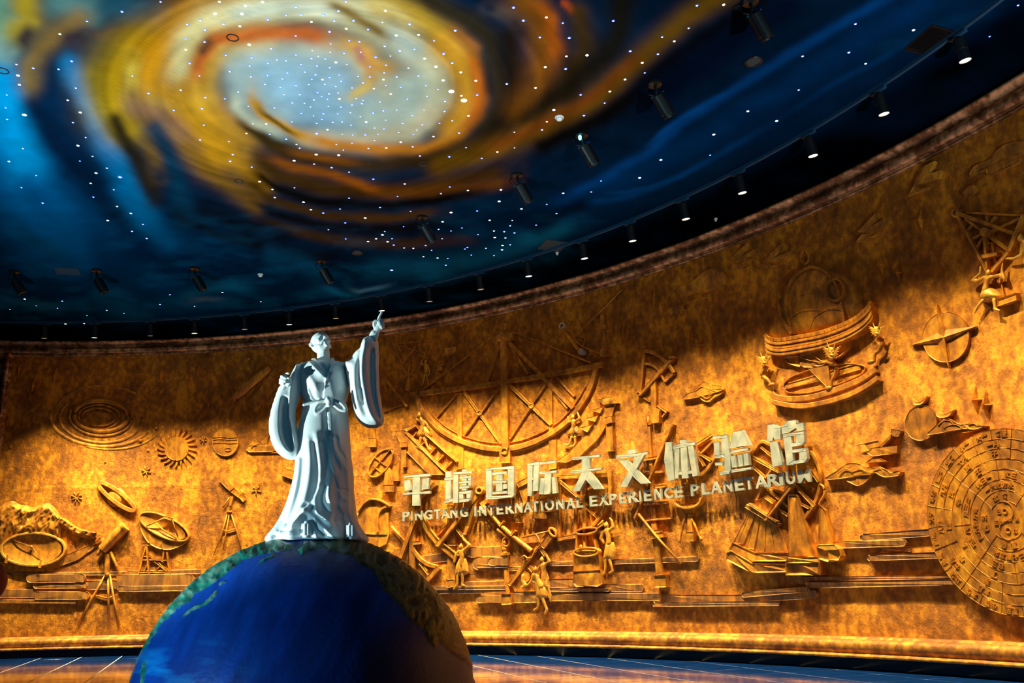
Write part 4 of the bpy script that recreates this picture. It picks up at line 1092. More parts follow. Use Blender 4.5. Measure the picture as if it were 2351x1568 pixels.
# bigger projector cans hung in an inner ring
PROJ = [((1722, 0), (1735, 40), 'largest, at the top edge right of the galaxy'), ((1503, 190), (1520, 225), 'second from the top right, over the dark rim'),
        ((1335, 308), (1347, 350), 'with a glowing cyan point at its hinge'), ((1187, 400), (1197, 432), 'below the brown swirl of the mural'),
        ((969, 497), (976, 528), 'middle of the ceiling, right above the star cluster'), ((738, 598), (742, 622), 'over the statue head'),
        ((447, 615), (455, 640), 'third from the left edge'), ((222, 620), (230, 645), 'second from the left edge'), ((33, 622), (36, 648), 'leftmost, near the edge of the picture')]
for (a, b_, d) in PROJ:
    P = ceil_pt(*a)
    o = empty('ceiling_projector', P, f'black can projector on a bent arm, {d}', 'projector', 'projector cans hung from the painted ceiling')
    link('base_plate', bm_mesh('base_plate', place(lathe([(0.13, 0), (0.13, -0.05), (0.05, -0.07)], 16), Matrix.Translation(P))), M_BLACK, o)
    link('cable', bm_mesh('cable', tube3([P+Vector((-0.10, 0, -0.05)), P+Vector((-0.17, 0.02, -0.14)), P+Vector((-0.12, 0, -0.24)), P+Vector((0.0, 0, -0.28))], [0.012]*4)), M_BLACK, o, True)
    link('arm', bm_mesh('arm', tube3([P+Vector((0, 0, -0.05)), P+Vector((0.02, 0, -0.18)), P+Vector((0.05, 0, -0.27))], [0.03, 0.025, 0.035])), M_BLACK, o, True)
    R3 = Matrix.Rotation(math.radians(-30), 4, 'Y') @ Matrix.Rotation(math.radians(14), 4, 'X')
    MB = Matrix.Translation(P+Vector((0.04, 0, -0.26))) @ R3
    link('housing', bm_mesh('housing', place(lathe([(0.10, 0), (0.12, -0.01), (0.125, -0.36), (0.115, -0.365), (0.115, -0.43), (0.09, -0.44), (0.085, -0.40)], 18), MB)), M_BLACK, o)
    link('yoke', bm_mesh('yoke', place(box_bm(0.27, 0.05, 0.018, (0, 0, 0.012)), MB)), M_TRACK, o)
l = bpy.data.lights.new('cyan_hinge_light', 'POINT'); 
P = ceil_pt(1331, 305)
o = tag(link('indicator_light', bm_mesh('indicator_light', place(lathe([(0.012, 0.0), (0.035, -0.03), (0.030, -0.09), (0.01, -0.11)], 8), Matrix.Translation(P+Vector((0, 0, -0.05))))), simple('cyan_glow', (0.2, 0.9, 1), 0.4, 0, (0.2, 0.95, 1.0), 3.0)), 'small glowing cyan light beside the third projector can', 'light')
bpy.data.lights.remove(l)

def downlight(px, py, label, r=0.16):
    P = ceil_pt(px, py); o = empty('downlight', P, label, 'lamp')
    T4 = Matrix.Translation(P)
    link('bezel', bm_mesh('bezel', place(lathe([(r, 0.0), (r, -0.02), (r*0.86, -0.025), (r*0.74, -0.004)], 24, False), T4)), M_BLACK, o, True)
    link('reflector', bm_mesh('reflector', place(lathe([(r*0.75, -0.003), (r*0.4, -0.006), (0.01, -0.008)], 16), T4)), simple('louvre_grey', (0.03, 0.035, 0.035), 0.9), o)
downlight(1730, 141, 'round black recessed downlight with a grey louvre, right of the galaxy')
downlight(820, 580, 'small round black recessed downlight below the brown streaks')
for (x, y, d) in ((534, 86, 'thin round rim of a recessed disc in the orange arm'), (548, 415, 'thin round rim of a recessed disc in the lower yellow arm'), (972, 376, 'faint round recessed disc under the bright galaxy rim'), (6, 162, 'dark round rim cut by the left picture edge')):
    P = ceil_pt(x, y)
    tag(link('ceiling_disc', bm_mesh('ceiling_disc', place(lathe([(0.10, 0), (0.10, -0.012), (0.088, -0.016), (0.082, -0.0)], 24, False), Matrix.Translation(P))), simple('painted_disc', (0.03, 0.015, 0.008), 0.5)), d, 'disc', None)
def detector(px, py, label, s=1.0):
    P = ceil_pt(px, py); o = empty('smoke_detector', P, label, 'detector'); T4 = Matrix.Translation(P)
    link('base', bm_mesh('base', place(lathe([(0.085*s, 0), (0.09*s, -0.02), (0.08*s, -0.035)], 20), T4)), M_WHITE, o, True)
    link('sensor_cap', bm_mesh('sensor_cap', place(lathe([(0.07*s, -0.035), (0.055*s, -0.07), (0.03*s, -0.085)], 20), T4)), M_WHITE, o, True)
detector(1284, 268, 'white round smoke detector on the brown rim of the galaxy')
detector(598, 629, 'small white smoke detector left of the statue head', .9)
detector(1643, 501, 'tiny pale sprinkler head on the dark ceiling strip above the cornice', .5)
detector(1279, 579, 'tiny pale sprinkler head beside the grey hatch cover', .5)
def vent(pts, label, slats=True, mat=None):
    C = [ceil_pt(*p) for p in pts]; c = sum(C, Vector())/4; o = empty('ceiling_vent', c, label, 'vent')
    bm = bmesh.new(); top = []; bot = []
    for k in range(4):
        top.append(bm.verts.new(C[k])); bot.append(bm.verts.new(C[k]+Vector((0, 0, -0.02))))
    inn = [bm.verts.new(C[k].lerp(c, 0.10)+Vector((0, 0, -0.02))) for k in range(4)]
    inb = [bm.verts.new(C[k].lerp(c, 0.10)+Vector((0, 0, -0.004))) for k in range(4)]
    for k in range(4):
        j = (k+1) % 4
        bm.faces.new((top[k], top[j], bot[j], bot[k])); bm.faces.new((bot[k], bot[j], inn[j], inn[k])); bm.faces.new((inn[k], inn[j], inb[j], inb[k]))
    link('frame', bm_mesh('frame', bm), mat or M_BLACK, o)
    bm = bmesh.new(); bm.faces.new([bm.verts.new(C[k].lerp(c, 0.08)+Vector((0, 0, -0.005))) for k in range(4)])
    link('back_panel', bm_mesh('back_panel', bm), mat or M_BLACK, o)
    if slats:
        N_ = 12
        for i in range(N_):
            t = 0.08+0.84*(i+0.5)/N_
            a = C[0].lerp(C[1], t); b_ = C[3].lerp(C[2], t); a, b_ = a.lerp(b_, 0.08), a.lerp(b_, 0.92)
            w = (C[1]-C[0]).normalized()*0.022
            bm = bmesh.new(); q = [a-w+Vector((0, 0, -.006)), a+w+Vector((0, 0, -.024)), b_+w+Vector((0, 0, -.024)), b_-w+Vector((0, 0, -.006))]
            bm.faces.new([bm.verts.new(x) for x in q]); bm.faces.new([bm.verts.new(x+Vector((0, 0, -.004))) for x in q][::-1])
            link('slat', bm_mesh('slat', bm), mat or M_BLACK, o)
vent([(2075, 112), (2140, 55), (2190, 70), (2115, 124)], 'black slatted air vent beside the lamp track, top right')
vent([(1232, 571), (1255, 549), (1305, 556), (1285, 577)], 'blue-painted square hatch cover beside the lamp track', False, simple('hatch_blue', (0.01, 0.04, 0.06), 0.5))
vent([(122, 612), (180, 615), (187, 632), (130, 629)], 'faint blue-painted square hatch low on the left of the ceiling', False, simple('hatch_blue_light', (0.004, 0.05, 0.10), 1.0))
# ------------------------------------------------------------------ the sign
mt, nt, b = new_mat('brushed_champagne_metal')
b.inputs['Base Color'].default_value = (0.58, 0.60, 0.50, 1); b.inputs['Metallic'].default_value = 0.25; b.inputs['Roughness'].default_value = 0.34
g = nt.nodes.new('ShaderNodeNewGeometry'); n_ = nt.nodes.new('ShaderNodeTexNoise'); n_.inputs['Scale'].default_value = 3.5; n_.inputs['Detail'].default_value = 5
nt.links.new(g.outputs['Position'], n_.inputs['Vector'])
cr = nt.nodes.new('ShaderNodeValToRGB'); cr.color_ramp.elements[0].position = .35; cr.color_ramp.elements[1].position = .7
cr.color_ramp.elements[0].color = (0.36, 0.42, 0.40, 1); cr.color_ramp.elements[1].color = (0.66, 0.68, 0.58, 1)
nt.links.new(n_.outputs['Fac'], cr.inputs['Fac']); nt.links.new(cr.outputs['Color'], b.inputs['Base Color'])
M_SIGN = mt
Z4 = lambda p: zz(900, 1040, 6.915, p)
Z5 = lambda p: zz(1220, 1030, 6.915, p)
Z6 = lambda p: zz(1540, 960, 6.915, p)
Z7 = lambda p: zz(1400, 900, 4.48, p)
CH = [
 ('first, of two dots and crossed bars', Z4, [[(187,360),(600,322),(600,366),(187,398)], [(328,372),(442,362),(436,835),(318,835)], [(188,430),(280,415),(303,588),(205,598)], [(485,400),(590,388),(575,568),(470,578)], [(168,632),(600,598),(598,640),(172,668)]]),
 ('second, with a slanted earth radical and boxed strokes', Z4, [[(848,290),(938,283),(928,740),(845,745)], [(830,393),(968,385),(968,420),(830,430)], [(855,735),(950,718),(960,765),(818,797)], [(975,305),(1050,298),(1045,785),(968,785)], [(975,302),(1265,280),(1265,322),(975,345)], [(1110,255),(1185,250),(1185,290),(1110,292)], [(1118,342),(1185,338),(1180,592),(1110,596)], [(1070,372),(1250,352),(1250,390),(1070,406)], [(1065,450),(1250,432),(1250,468),(1065,480)], [(1070,525),(1245,505),(1215,552),(1070,565)], [(1205,352),(1255,350),(1250,515),(1205,548)], [(1065,610),(1250,588),(1250,638),(1065,650)], [(1065,640),(1130,640),(1130,780),(1062,780)], [(1182,630),(1250,630),(1240,745),(1182,760)], [(1065,728),(1245,715),(1210,768),(1065,780)]]),
 ('third, a tall box enclosing strokes', Z4, [[(1490,248),(1935,200),(1935,248),(1490,272)], [(1490,250),(1577,245),(1580,725),(1492,735)], [(1838,210),(1935,200),(1932,670),(1905,705),(1838,705)], [(1492,690),(1905,658),(1905,705),(1492,735)], [(1590,305),(1820,285),(1820,328),(1590,348)], [(1598,440),(1815,430),(1812,465),(1598,478)], [(1592,610),(1825,595),(1825,640),(1592,655)], [(1662,300),(1752,295),(1748,640),(1645,640)], [(1762,490),(1820,487),(1820,565),(1760,570)]]),
 ('fourth, of narrow uprights below bars', Z5, [[(-63,230),(22,222),(5,745),(-63,752)], [(-63,228),(118,205),(116,250),(-63,270)], [(36,215),(118,205),(105,665),(20,672)], [(0,450),(40,445),(40,490),(0,495)], [(132,210),(378,182),(380,220),(132,250)], [(128,372),(398,338),(395,380),(128,405)], [(212,368),(315,355),(300,690),(285,722),(195,726)], [(145,460),(208,455),(190,722),(120,724)], [(320,445),(372,440),(402,700),(335,712)]]),
 ('fifth, two bars over spread legs', Z5, [[(650,140),(1080,88),(1082,133),(650,178)], [(798,130),(925,118),(920,350),(798,360)], [(628,352),(1110,295),(1112,335),(628,390)], [(800,345),(925,340),(872,470),(765,670),(645,685),(742,500)], [(860,482),(802,350),(925,338),(1130,635),(990,648)]]),
 ('sixth, a dotted bar over an X', Z5, [[(1530,10),(1650,0),(1655,85),(1530,98)], [(1343,112),(1760,55),(1740,112),(1345,160)], [(1650,78),(1845,42),(1842,82),(1795,92),(1520,597),(1398,602),(1670,125)], [(1392,185),(1520,168),(1872,545),(1730,562)]]),
 ('seventh, a slim figure beside five uprights', Z7, [[(572,520),(635,510),(625,590),(662,905),(597,910),(588,705),(557,702)], [(720,492),(787,484),(808,882),(740,888)], [(650,556),(720,528),(872,512),(872,545),(650,584)], [(668,560),(716,550),(706,884),(670,888)], [(796,540),(852,520),(902,858),(850,868)], [(700,815),(745,812),(745,846),(700,848)], [(798,806),(840,801),(845,836),(800,842)]]),
 ('eighth, a hooked stroke beside a roofed column group', Z6, [[(662,285),(890,255),(890,308),(670,325)], [(795,285),(890,255),(908,400),(928,545),(945,560),(948,830),(920,890),(852,890),(850,625),(808,590)], [(680,380),(765,372),(775,592),(695,625)], [(690,595),(850,565),(850,612),(695,635)], [(700,700),(820,692),(822,742),(705,750)], [(775,848),(880,838),(935,850),(905,890),(780,900)], [(990,210),(1140,188),(1265,430),(1145,440),(1075,310),(1035,465),(928,470)], [(955,505),(1220,465),(1225,508),(960,550)], [(945,595),(1015,580),(1048,770),(975,782)], [(1055,578),(1130,570),(1148,755),(1080,768)], [(1150,555),(1225,545),(1240,740),(1165,752)], [(962,820),(1270,768),(1272,812),(965,862)]]),
 ('ninth and highest, with two stacked boxes at its right', Z6, [[(1535,105),(1628,90),(1630,165),(1740,145),(1738,335),(1650,345),(1640,200),(1612,350),(1522,372)], [(1570,385),(1690,372),(1720,690),(1760,690),(1768,745),(1612,770)], [(1855,40),(1978,22),(1985,85),(2100,65),(2110,190),(2005,205),(1990,150),(1870,165),(1878,225),(1765,248),(1755,140),(1860,120)], [(1780,262),(1905,245),(1945,740),(1840,745)], [(1780,262),(2110,200),(2112,250),(1785,300)], [(1985,225),(2110,200),(2118,365),(2080,425),(1990,380)], [(1905,385),(2080,380),(2070,425),(1925,450)], [(1925,495),(2140,462),(2145,520),(1930,545)], [(2035,540),(2140,465),(2165,640),(2130,695),(2040,660)], [(1940,670),(2150,650),(2120,700),(1845,742)]]),
]
OFF, THK = 0.40, 0.13
for d, zf, polys in CH:
    allp = [q for p in polys for q in zf(p)]
    at = (sum(p[0] for p in allp)/len(allp), sum(p[1] for p in allp)/len(allp))
    s_, z_ = wall_sz(*at, OFF)
    o = empty('sign_character', sn(s_, OFF-THK, z_), f'large brushed metal sign character, {d}', 'sign letter', 'large metal characters of the sign')
    for p in polys: link('stroke', bm_mesh('stroke', slab_sz(to_sz(zf(p), OFF), OFF, OFF-THK, 0.006)), M_SIGN, o)
    for k in (-1, 1):   # standoff pins
        sz = [(s_+k*0.12+a, z_+b_) for a, b_ in ((-.015, -.015), (.015, -.015), (.015, .015), (-.015, .015))]
        link('standoff', bm_mesh('standoff', slab_sz(sz, OFF-THK+.01, -0.01, 0)), M_SIGN, o)
# the English line: capitals 0.28 m high on a level baseline
WORDS = [('PINGTANG', [(924,939),(943.4,947),(953,969),(974,991.5),(996.5,1011),(1013,1031),(1034,1050),(1056,1073.5)]),
 ('INTERNATIONAL', [(1088.7,1093),(1099.6,1115.5),(1120.5,1134.3),(1139.8,1154.5),(1160.3,1178.4),(1182,1198),(1202.2,1220.3),(1220.7,1235.5),(1241.7,1245.3),(1251,1271.4),(1276.4,1293.5),(1300,1318.4),(1323,1338)]),
 ('EXPERIENCE', [(1353,1370.4),(1374,1395),(1398,1413.8),(1421,1437),(1442,1464.4),(1467,1471),(1477.4,1494),(1501.3,1518),(1524.4,1544),(1548,1566.8)]),
 ('PLANETARIUM', [(1584.8,1603.6),(1610,1628.2),(1631,1654.2),(1660.3,1680.3),(1686,1707),(1709.2,1728),(1733,1759.8),(1761.3,1788.7),(1788.8,1797.4),(1804,1825.6),(1832,1860.3)])]
def char_outline(chh):
    c = bpy.data.curves.new('c', 'FONT'); c.body = chh; c.size = 1; c.offset = 0.028; c.resolution_u = 4; c.fill_mode = 'FRONT'
    o = bpy.data.objects.new('c', c); COL.objects.link(o); dg = bpy.context.evaluated_depsgraph_get(); dg.update()
    me = bpy.data.meshes.new_from_object(o.evaluated_get(dg)); bpy.data.objects.remove(o); bpy.data.curves.remove(c)
    return me
ORD = ['first', 'second', 'third', 'fourth', 'fifth', 'sixth', 'seventh', 'eighth', 'ninth', 'tenth', 'eleventh', 'twelfth', 'thirteenth']
cache = {}
def text_bm(chh, fn, d0, d1):
    """glyph mesh -> solid; fn maps glyph (0..1, 0..1) to (s,z)"""
    if chh not in cache:
        me = char_outline(chh); V = np.array([v.co[:2] for v in me.vertices]); cache[chh] = (V, [tuple(p.vertices) for p in me.polygons])
    V, Fp = cache[chh]
    lo, hi = V.min(0), V.max(0); w = np.maximum(hi-lo, 1e-6)
    bm = bmesh.new(); vs = []
    for x, y in (V-lo)/w: vs.append(bm.verts.new((x, 0, y)))
    for f in Fp:
        try: bm.faces.new([vs[i] for i in f])
        except ValueError: pass
    bmesh.ops.remove_doubles(bm, verts=bm.verts[:], dist=1e-5)
    r = bmesh.ops.extrude_face_region(bm, geom=bm.faces[:])
    top = set(v for v in r['geom'] if isinstance(v, bmesh.types.BMVert))
    for v in bm.verts:
        s_, z_ = fn(v.co.x, v.co.z); v.co = sn(s_, d1 if v in top else d0, z_)
    bmesh.ops.recalc_face_normals(bm, faces=bm.faces[:])
    return bm
for w, xs in WORDS:
    for k, chh in enumerate(w):
        x0, x1 = xs[k]; xm = (x0+x1)/2; yb = 1196.6+(xm-931)*(1106.8-1196.6)/(1846-931)
        offE = 0.29
        s0 = wall_sz(x0, yb-12, offE)[0]; s1 = wall_sz(x1, yb-12, offE)[0]
        fn = lambda u, v: (s0+(s1-s0)*u, CZ+2.185+0.28*v)
        bm = text_bm(chh, fn, offE-0.08, offE)
        o = empty('sign_letter', sn((s0+s1)/2, offE-.10, CZ+2.185), f'small metal letter {chh}, {ORD[k]} letter of the sign word {w}', 'sign letter', 'small metal letters of the sign')
        link('face', bm_mesh('face', bm), M_SIGN, o)
        link('standoff', bm_mesh('standoff', slab_sz([((s0+s1)/2+a, CZ+2.32+b_) for a, b_ in ((-.01, -.01), (.01, -.01), (.01, .01), (-.01, .01))], offE-.09, -0.01, 0)), M_SIGN, o)
# ------------------------------------------------------------------ reliefs cast on the wall (pixel outlines are mapped onto the wall)
def star4(x, y, w, h, label, tilt=0):
    r = Relief('star_relief', label, 'relief', (x, y), 'four-pointed star reliefs'); k = px_m(x, y); s0, z0 = wall_sz(x, y)
    bm = bmesh.new(); n = 8; W_ = w*k*1.25; H_ = h*k*1.05; prof = []
    for i in range(n):
        a = PI/2+i*PI/4; rad = {0: H_, 2: W_, 4: H_*0.95, 6: W_}.get(i, min(W_, H_)*0.32)
        prof.append((rad*math.cos(a)+tilt*rad*math.sin(a), rad*math.sin(a)))
    c = bm.verts.new(sn(s0, 0.17, z0)); ring = [bm.verts.new(sn(s0-p[0], 0.0, z0+p[1])) for p in prof]
    for i in range(n): bm.faces.new((c, ring[i], ring[(i+1) % n]))
    bmesh.ops.recalc_face_normals(bm, faces=bm.faces[:])
    r.add('star', bm)
STARS4 = [(45.5, 847, 4, 14, 'nearest the left corner'), (77, 884, 5, 18, 'second from the left corner'), (127, 859, 4, 16, 'third from the left corner'), (371, 857, 6, 21, 'above the sun relief, left'), (434, 877, 5, 20, 'above the sun relief, right'), (456, 853, 6, 22, 'tall, left of the dark satellite relief'),
 (480, 926, 5, 17, 'above the round banded planet'), (799, 824, 6, 25, 'between statue head and raised arm'), (1058, 761, 4, 14, 'upper, left of the big quadrant top'), (1071, 776, 4, 13, 'lower, left of the big quadrant top'), (1270, 750, 5, 27, 'left of the pale ringed tube'), (1423.6, 760, 5, 28, 'left of the pair above the sextant'), (1443, 763, 5, 28, 'right of the pair above the sextant'),
 (1503, 687, 5, 27, 'upper of the pair beside the scroll cloud'), (1520, 706, 5, 27, 'lower of the pair beside the scroll cloud'), (1590, 771, 6, 27, 'upper of the bright pair above the leaf cloud'), (1610, 793, 8, 32, 'lower of the bright pair above the leaf cloud'),
 (2027, 610, 6, 30, 'upper of the pair right of the dome'), (2065, 627, 7, 26, 'lower of the pair right of the dome'), (2117, 507, 6, 28, 'alone, between the two birds at right'), (2243, 919, 11, 33, 'left of the bright pair above the calendar disc'), (2267, 931, 11, 33, 'right of the bright pair above the calendar disc')]
for x, y, w, h, d in STARS4: star4(x, y, w, h, f'small pointed star relief {d}', 0.12)
def burst(x, y, r0, n, label):
    r = Relief('starburst_relief', label, 'relief', (x, y), 'starburst reliefs')
    for i in range(n):
        a = 2*PI*i/n+0.3; r.tb('arm', [(x, y), (x+r0*math.cos(a)*.6, y+r0*math.sin(a)*.6), (x+r0*math.cos(a), y+r0*math.sin(a))], [1.4, 1.0, 1.9], 0.03)
burst(335, 1082, 11, 6, 'knobbly six-armed starburst relief below the sun'); burst(176, 1142, 13, 8, 'thin-armed starburst relief left of the ringed planet')
burst(466, 1010, 8, 6, 'small starburst relief between sun and banded planet'); burst(588, 1126, 11, 5, 'five-armed starburst relief right of the small telescope')
def bead(x, y, rp, label):
    k = px_m(x, y); s0, z0 = wall_sz(x, y); me = bpy.data.meshes.new('planet_bead'); bm = bmesh.new(); bmesh.ops.create_icosphere(bm, subdivisions=2, radius=rp*k, matrix=Matrix.Translation(sn(s0, rp*k*.5, z0)))
    tag(link('planet_bead', bm_mesh('planet_bead', bm), M_REL, None, True), label, 'relief', 'round beads round the spiral relief')
for x, y, rp, d in ((323, 1012, 4.5, 'largest, between spiral and sun'), (25, 1027, 3, 'low, near the left frame'), (6, 972, 3, 'touching the left frame'), (9, 992, 2.6, 'just below the one touching the frame'), (359, 983, 3, 'above and left of the sun'), (340, 1035, 2.6, 'touching the left rays of the sun'), (242, 1061, 2.4, 'alone under the spiral'), (573, 824, 5, 'in the dark above the satellite relief')):
    bead(x, y, rp, f'small round bead relief, {d}')
# spiral galaxy
r = Relief('spiral_relief', 'swirling oval spiral galaxy relief at the upper left of the wall', 'relief', (233, 955))
def oring(cx, cy, rx, ry, w, n, a0=0, a1=360, rot=3): 
    return r.tb('arm', ell(cx, cy, rx, ry, rot, 36, a0, a1), [w]*(36 if abs(a1-a0) >= 360 else 37), n, abs(a1-a0) >= 360)
oring(232, 956, 62, 35, 6, 0.0); oring(232, 958, 72, 43, 4.5, -.02, -20, 200); oring(228, 957, 48, 27, 2.2, 0.03, 150, 420); oring(226, 958, 38, 20, 2.2, 0.035, 170, 480); oring(230, 960, 26, 13, 1.8, .03, 180, 330)
oring(232, 962, 95, 55, 5, -.045, -10, 215); oring(234, 960, 118, 66, 6, -.06, 20, 190); oring(240, 945, 108, 58, 4, -.04, 190, 330); oring(246, 958, 132, 74, 3.5, -.03, 10, 110)
r.sculpt('core', [ball((wall_sz(232, 958)[0], -.02, wall_sz(232, 958)[1]), .1, (3.4, 1, 1.9))], .03, 2)
# sun
r = Relief('sun_relief', 'round sun relief with curling flame rays left of the statue', 'relief', (405, 1030))
r.pl('disc', ell(405, 1029, 27.5, 28.5, 0, 40), 0.10)
for i in range(21):
    a = 2*PI*i/21; c_, s_ = math.cos(a), math.sin(a); t = a+0.16
    r.pl('flame', [(405+27*math.cos(a-.10), 1029+28*math.sin(a-.10)), (405+36*math.cos(a+.02), 1029+37*math.sin(a+.02)), (405+46*math.cos(t), 1029+47*math.sin(t)), (405+34*math.cos(a+.13), 1029+35*math.sin(a+.13)), (405+27*math.cos(a+.10), 1029+28*math.sin(a+.10))], 0.07, -.01, .006)
# banded planet
r = Relief('planet_relief', 'round banded planet relief between the sun and the statue sleeve', 'relief', (517, 1015))
r.pl('disc', ell(517, 1015, 30, 32, 0, 40), 0.09)
for y in (1004, 1009, 1017): r.tb('band', [(489, y+1), (505, y-1), (525, y+1), (544, y)], .9, 0.09)
r.tb('spot', ell(524, 1032, 7, 4), .9, 0.09, True)
# dark satellite pair
r = Relief('satellite_relief', 'dark space telescope relief with a flat solar panel, upper left of the statue', 'relief', (590, 890))
r.sculpt('tube', [chain([(*wall_sz(545, 908)[:1], .05, wall_sz(545, 908)[1], .16), (*wall_sz(575, 882)[:1], .05, wall_sz(575, 882)[1], .18), (*wall_sz(616, 848)[:1], .05, wall_sz(616, 848)[1], .15)])], .035, 2)
r.tb('rim', [(532, 892), (536, 908), (541, 922)], 3, .12)
r.pl('panel', [(621, 861), (637, 872), (585, 944), (568, 928)], .07); r.bar('strut', (584, 890), (572, 905), 4, .08)
r.pl('hatch', [(544, 890), (563, 877), (566, 882), (547, 896)], .24, .1, .004)
# shuttle
r = Relief('shuttle_relief', 'winged space shuttle relief half hidden by the left sleeve', 'relief', (600, 1030))
r.pl('fuselage', [(564, 1032), (570, 1024), (592, 1020), (640, 1022), (660, 1026), (662, 1034), (620, 1037), (572, 1038)], .09, -.01, .02)
r.pl('wing', [(606, 1037), (648, 1033), (650, 1040), (622, 1041)], .06); r.pl('tail_fin', [(600, 1012), (614, 998), (618, 998), (612, 1020), (604, 1020)], .05); r.tb('canopy', [(577, 1029), (582, 1023), (588, 1022)], 1.2, .09)
# ringed planet
r = Relief('ringed_planet_relief', 'tilted ringed planet relief above the slanted big telescope', 'relief', (267, 1140))
r.sculpt('disc', [ball((wall_sz(268, 1142)[0], .0, wall_sz(268, 1142)[1]), .32, (1, .5, 1))], .035, 1); r.cv('ring', ell(267, 1140, 51, 12, 37, 48), 9, .17, .08, True)
# mountains
r = Relief('mountain_relief', 'ridged mountain range relief behind the round dish at left', 'relief', (90, 1200))
def mountains():
    bm = bmesh.new(); top = smooth_pts([(-30, 1170), (-5, 1165), (12, 1155), (30, 1150), (45, 1158), (60, 1160), (75, 1165), (95, 1158), (112, 1155), (128, 1168), (140, 1185), (152, 1192), (170, 1205), (190, 1215), (222, 1222)], 12)
    rows = 44; R_ = []
    for i, (x, y) in enumerate(top):
        yb = min(1250, y+90) if x < 140 else y+25-(x-140)*.12
        row = []
        for j in range(rows+1):
            t = j/rows; yy = y+(yb-y)*t; s_, z_ = wall_sz(x, yy)
            q = noise.ridged_multi_fractal(Vector((s_*3.0+z_*1.4, z_*1.3, 2)), 0.9, 2.1, 5, 1.0, 2.0)
            h = (0.05+0.13*q)*min(1, t*8)*min(1, (1-t)*2.5)
            row.append(bm.verts.new(sn(s_, h, z_)))
        R_.append(row)
    for a, b_ in zip(R_[:-1], R_[1:]):
        for j in range(rows): bm.faces.new((a[j], a[j+1], b_[j+1], b_[j]))
    bmesh.ops.recalc_face_normals(bm, faces=bm.faces[:]); return bm
r.add('ridges', mountains(), None, True)
r.pl('slope', [(148, 1276), (205, 1252), (226, 1252), (180, 1285), (130, 1302), (96, 1302)], .05)
# big spherical dish
r = Relief('dish_relief', 'large oval bowl-shaped radio dish relief at the left edge', 'relief', (75, 1261))
r.cv('rim', ell(75, 1261, 73, 37.5, -1, 56), 5, .20, -.01, True, M_FIG)
def bowl(cx, cy, rx, ry, n0, n1, rot=0):
    bm = bmesh.new(); R_ = []
    for i in range(9):
        t = i/8; k = max(t, .02)
        R_.append([bm.verts.new(sn(*[(q[0], n1+(n0-n1)*t*t, q[1]) for q in [wall_sz(x, y)]][0])) for x, y in ell(cx, cy, rx*k, ry*k, rot, 40)])
    for a, b_ in zip(R_[:-1], R_[1:]):
        for k in range(40): bm.faces.new((a[k], a[(k+1) % 40], b_[(k+1) % 40], b_[k]))
    bm.faces.new(R_[0]); bmesh.ops.recalc_face_normals(bm, faces=bm.faces[:]); return bm
r.add('bowl', bowl(75, 1261, 71, 35.5, .18, .03), None, True)
r.sculpt('feed_cabin', [ball((wall_sz(75, 1256)[0], .12, wall_sz(75, 1256)[1]), .055)], .02, 1)
r.tb('cable', [(30, 1240), (75, 1256)], .7, .14); r.tb('cable', [(75, 1256), (92, 1282)], .7, .14)
for x, y0, y1 in ((15, 1274, 1292), (92, 1286, 1303)): r.bar('pylon', (x+2, y0), (x-2, y1), 2.5, .24, 6)
r.pl('berm', [(-4, 1292), (0, 1290), (30, 1298), (60, 1306), (100, 1305), (100, 1312), (-4, 1312)], .05)
# telescope on tripod
r = Relief('tripod_telescope_relief', 'large slanted tube telescope relief on a tall tripod, left', 'relief', (250, 1300))
def cylrel(r, name, p0, p1, rad0, rad1, n=.05, mat=None):
    k = px_m(*p0); a = Vector(sn(*[(q[0], n, q[1]) for q in [wall_sz(*p0)]][0])); b_ = Vector(sn(*[(q[0], n, q[1]) for q in [wall_sz(*p1)]][0]))
    bm = bmesh.new(); cap(bm, a, b_, rad0*k, rad1*k, 20); 
    return r.add(name, bm, mat, False)
cylrel(r, 'tube', (239, 1262), (288, 1210), 12, 12.5, .12); cylrel(r, 'front_cap', (286, 1212), (290, 1208), 13.2, 13.2, .12, M_FIG); cylrel(r, 'finder', (223, 1243), (233, 1234), 3, 2.4, .1)
cylrel(r, 'counterweight', (256, 1268), (271, 1301), 4, 3, .1); r.tb('focuser', [(233, 1262), (224, 1275)], 3, .1)
cylrel(r, 'mount', (249, 1272), (247, 1318), 7, 5.5, .06)
for p in ([(243, 1318), (205, 1385), (178, 1436)], [(248, 1318), (249, 1380), (249, 1426)], [(252, 1318), (264, 1390), (273, 1434)]): r.tb('leg', p, [2.6, 2.6, 1.6], .05)
r.tb('spreader', [(220, 1367), (247, 1374), (258, 1369)], 1.6, .06); r.sculpt('hub', [ball((wall_sz(248, 1319)[0], .08, wall_sz(248, 1319)[1]), .09)], .03, 1)
# radio dish on lattice
r = Relief('radio_dish_relief', 'tilted radio dish relief on a timber lattice stand, left of the globe', 'relief', (375, 1300))
r.pl('shell', smooth_pts([(318, 1192), (322, 1212), (330, 1232), (345, 1250), (370, 1261), (395, 1261), (418, 1250), (433, 1233), (400, 1236), (350, 1215)], 4, True), .12, -.01, .03)
r.cv('rim', ell(376, 1209, 61, 23, 25, 48), 3.4, .18, -.01, True, M_FIG); r.add('bowl', bowl(376, 1209, 58, 21, .16, .05, 25), None, True)
for p in ([(336, 1208), (382, 1187)], [(382, 1187), (395, 1193), (408, 1232)], [(358, 1200), (374, 1216), (405, 1236)]): r.tb('strut', p, 1.6, .2)
r.bar('feed', (377, 1186), (394, 1192), 6, .28, None, .1)
for a, b_ in (((334, 1252), (316, 1320)), ((336, 1252), (342, 1322)), ((376, 1262), (372, 1290)), ((382, 1262), (390, 1318))): r.bar('post', a, b_, 4, .10)
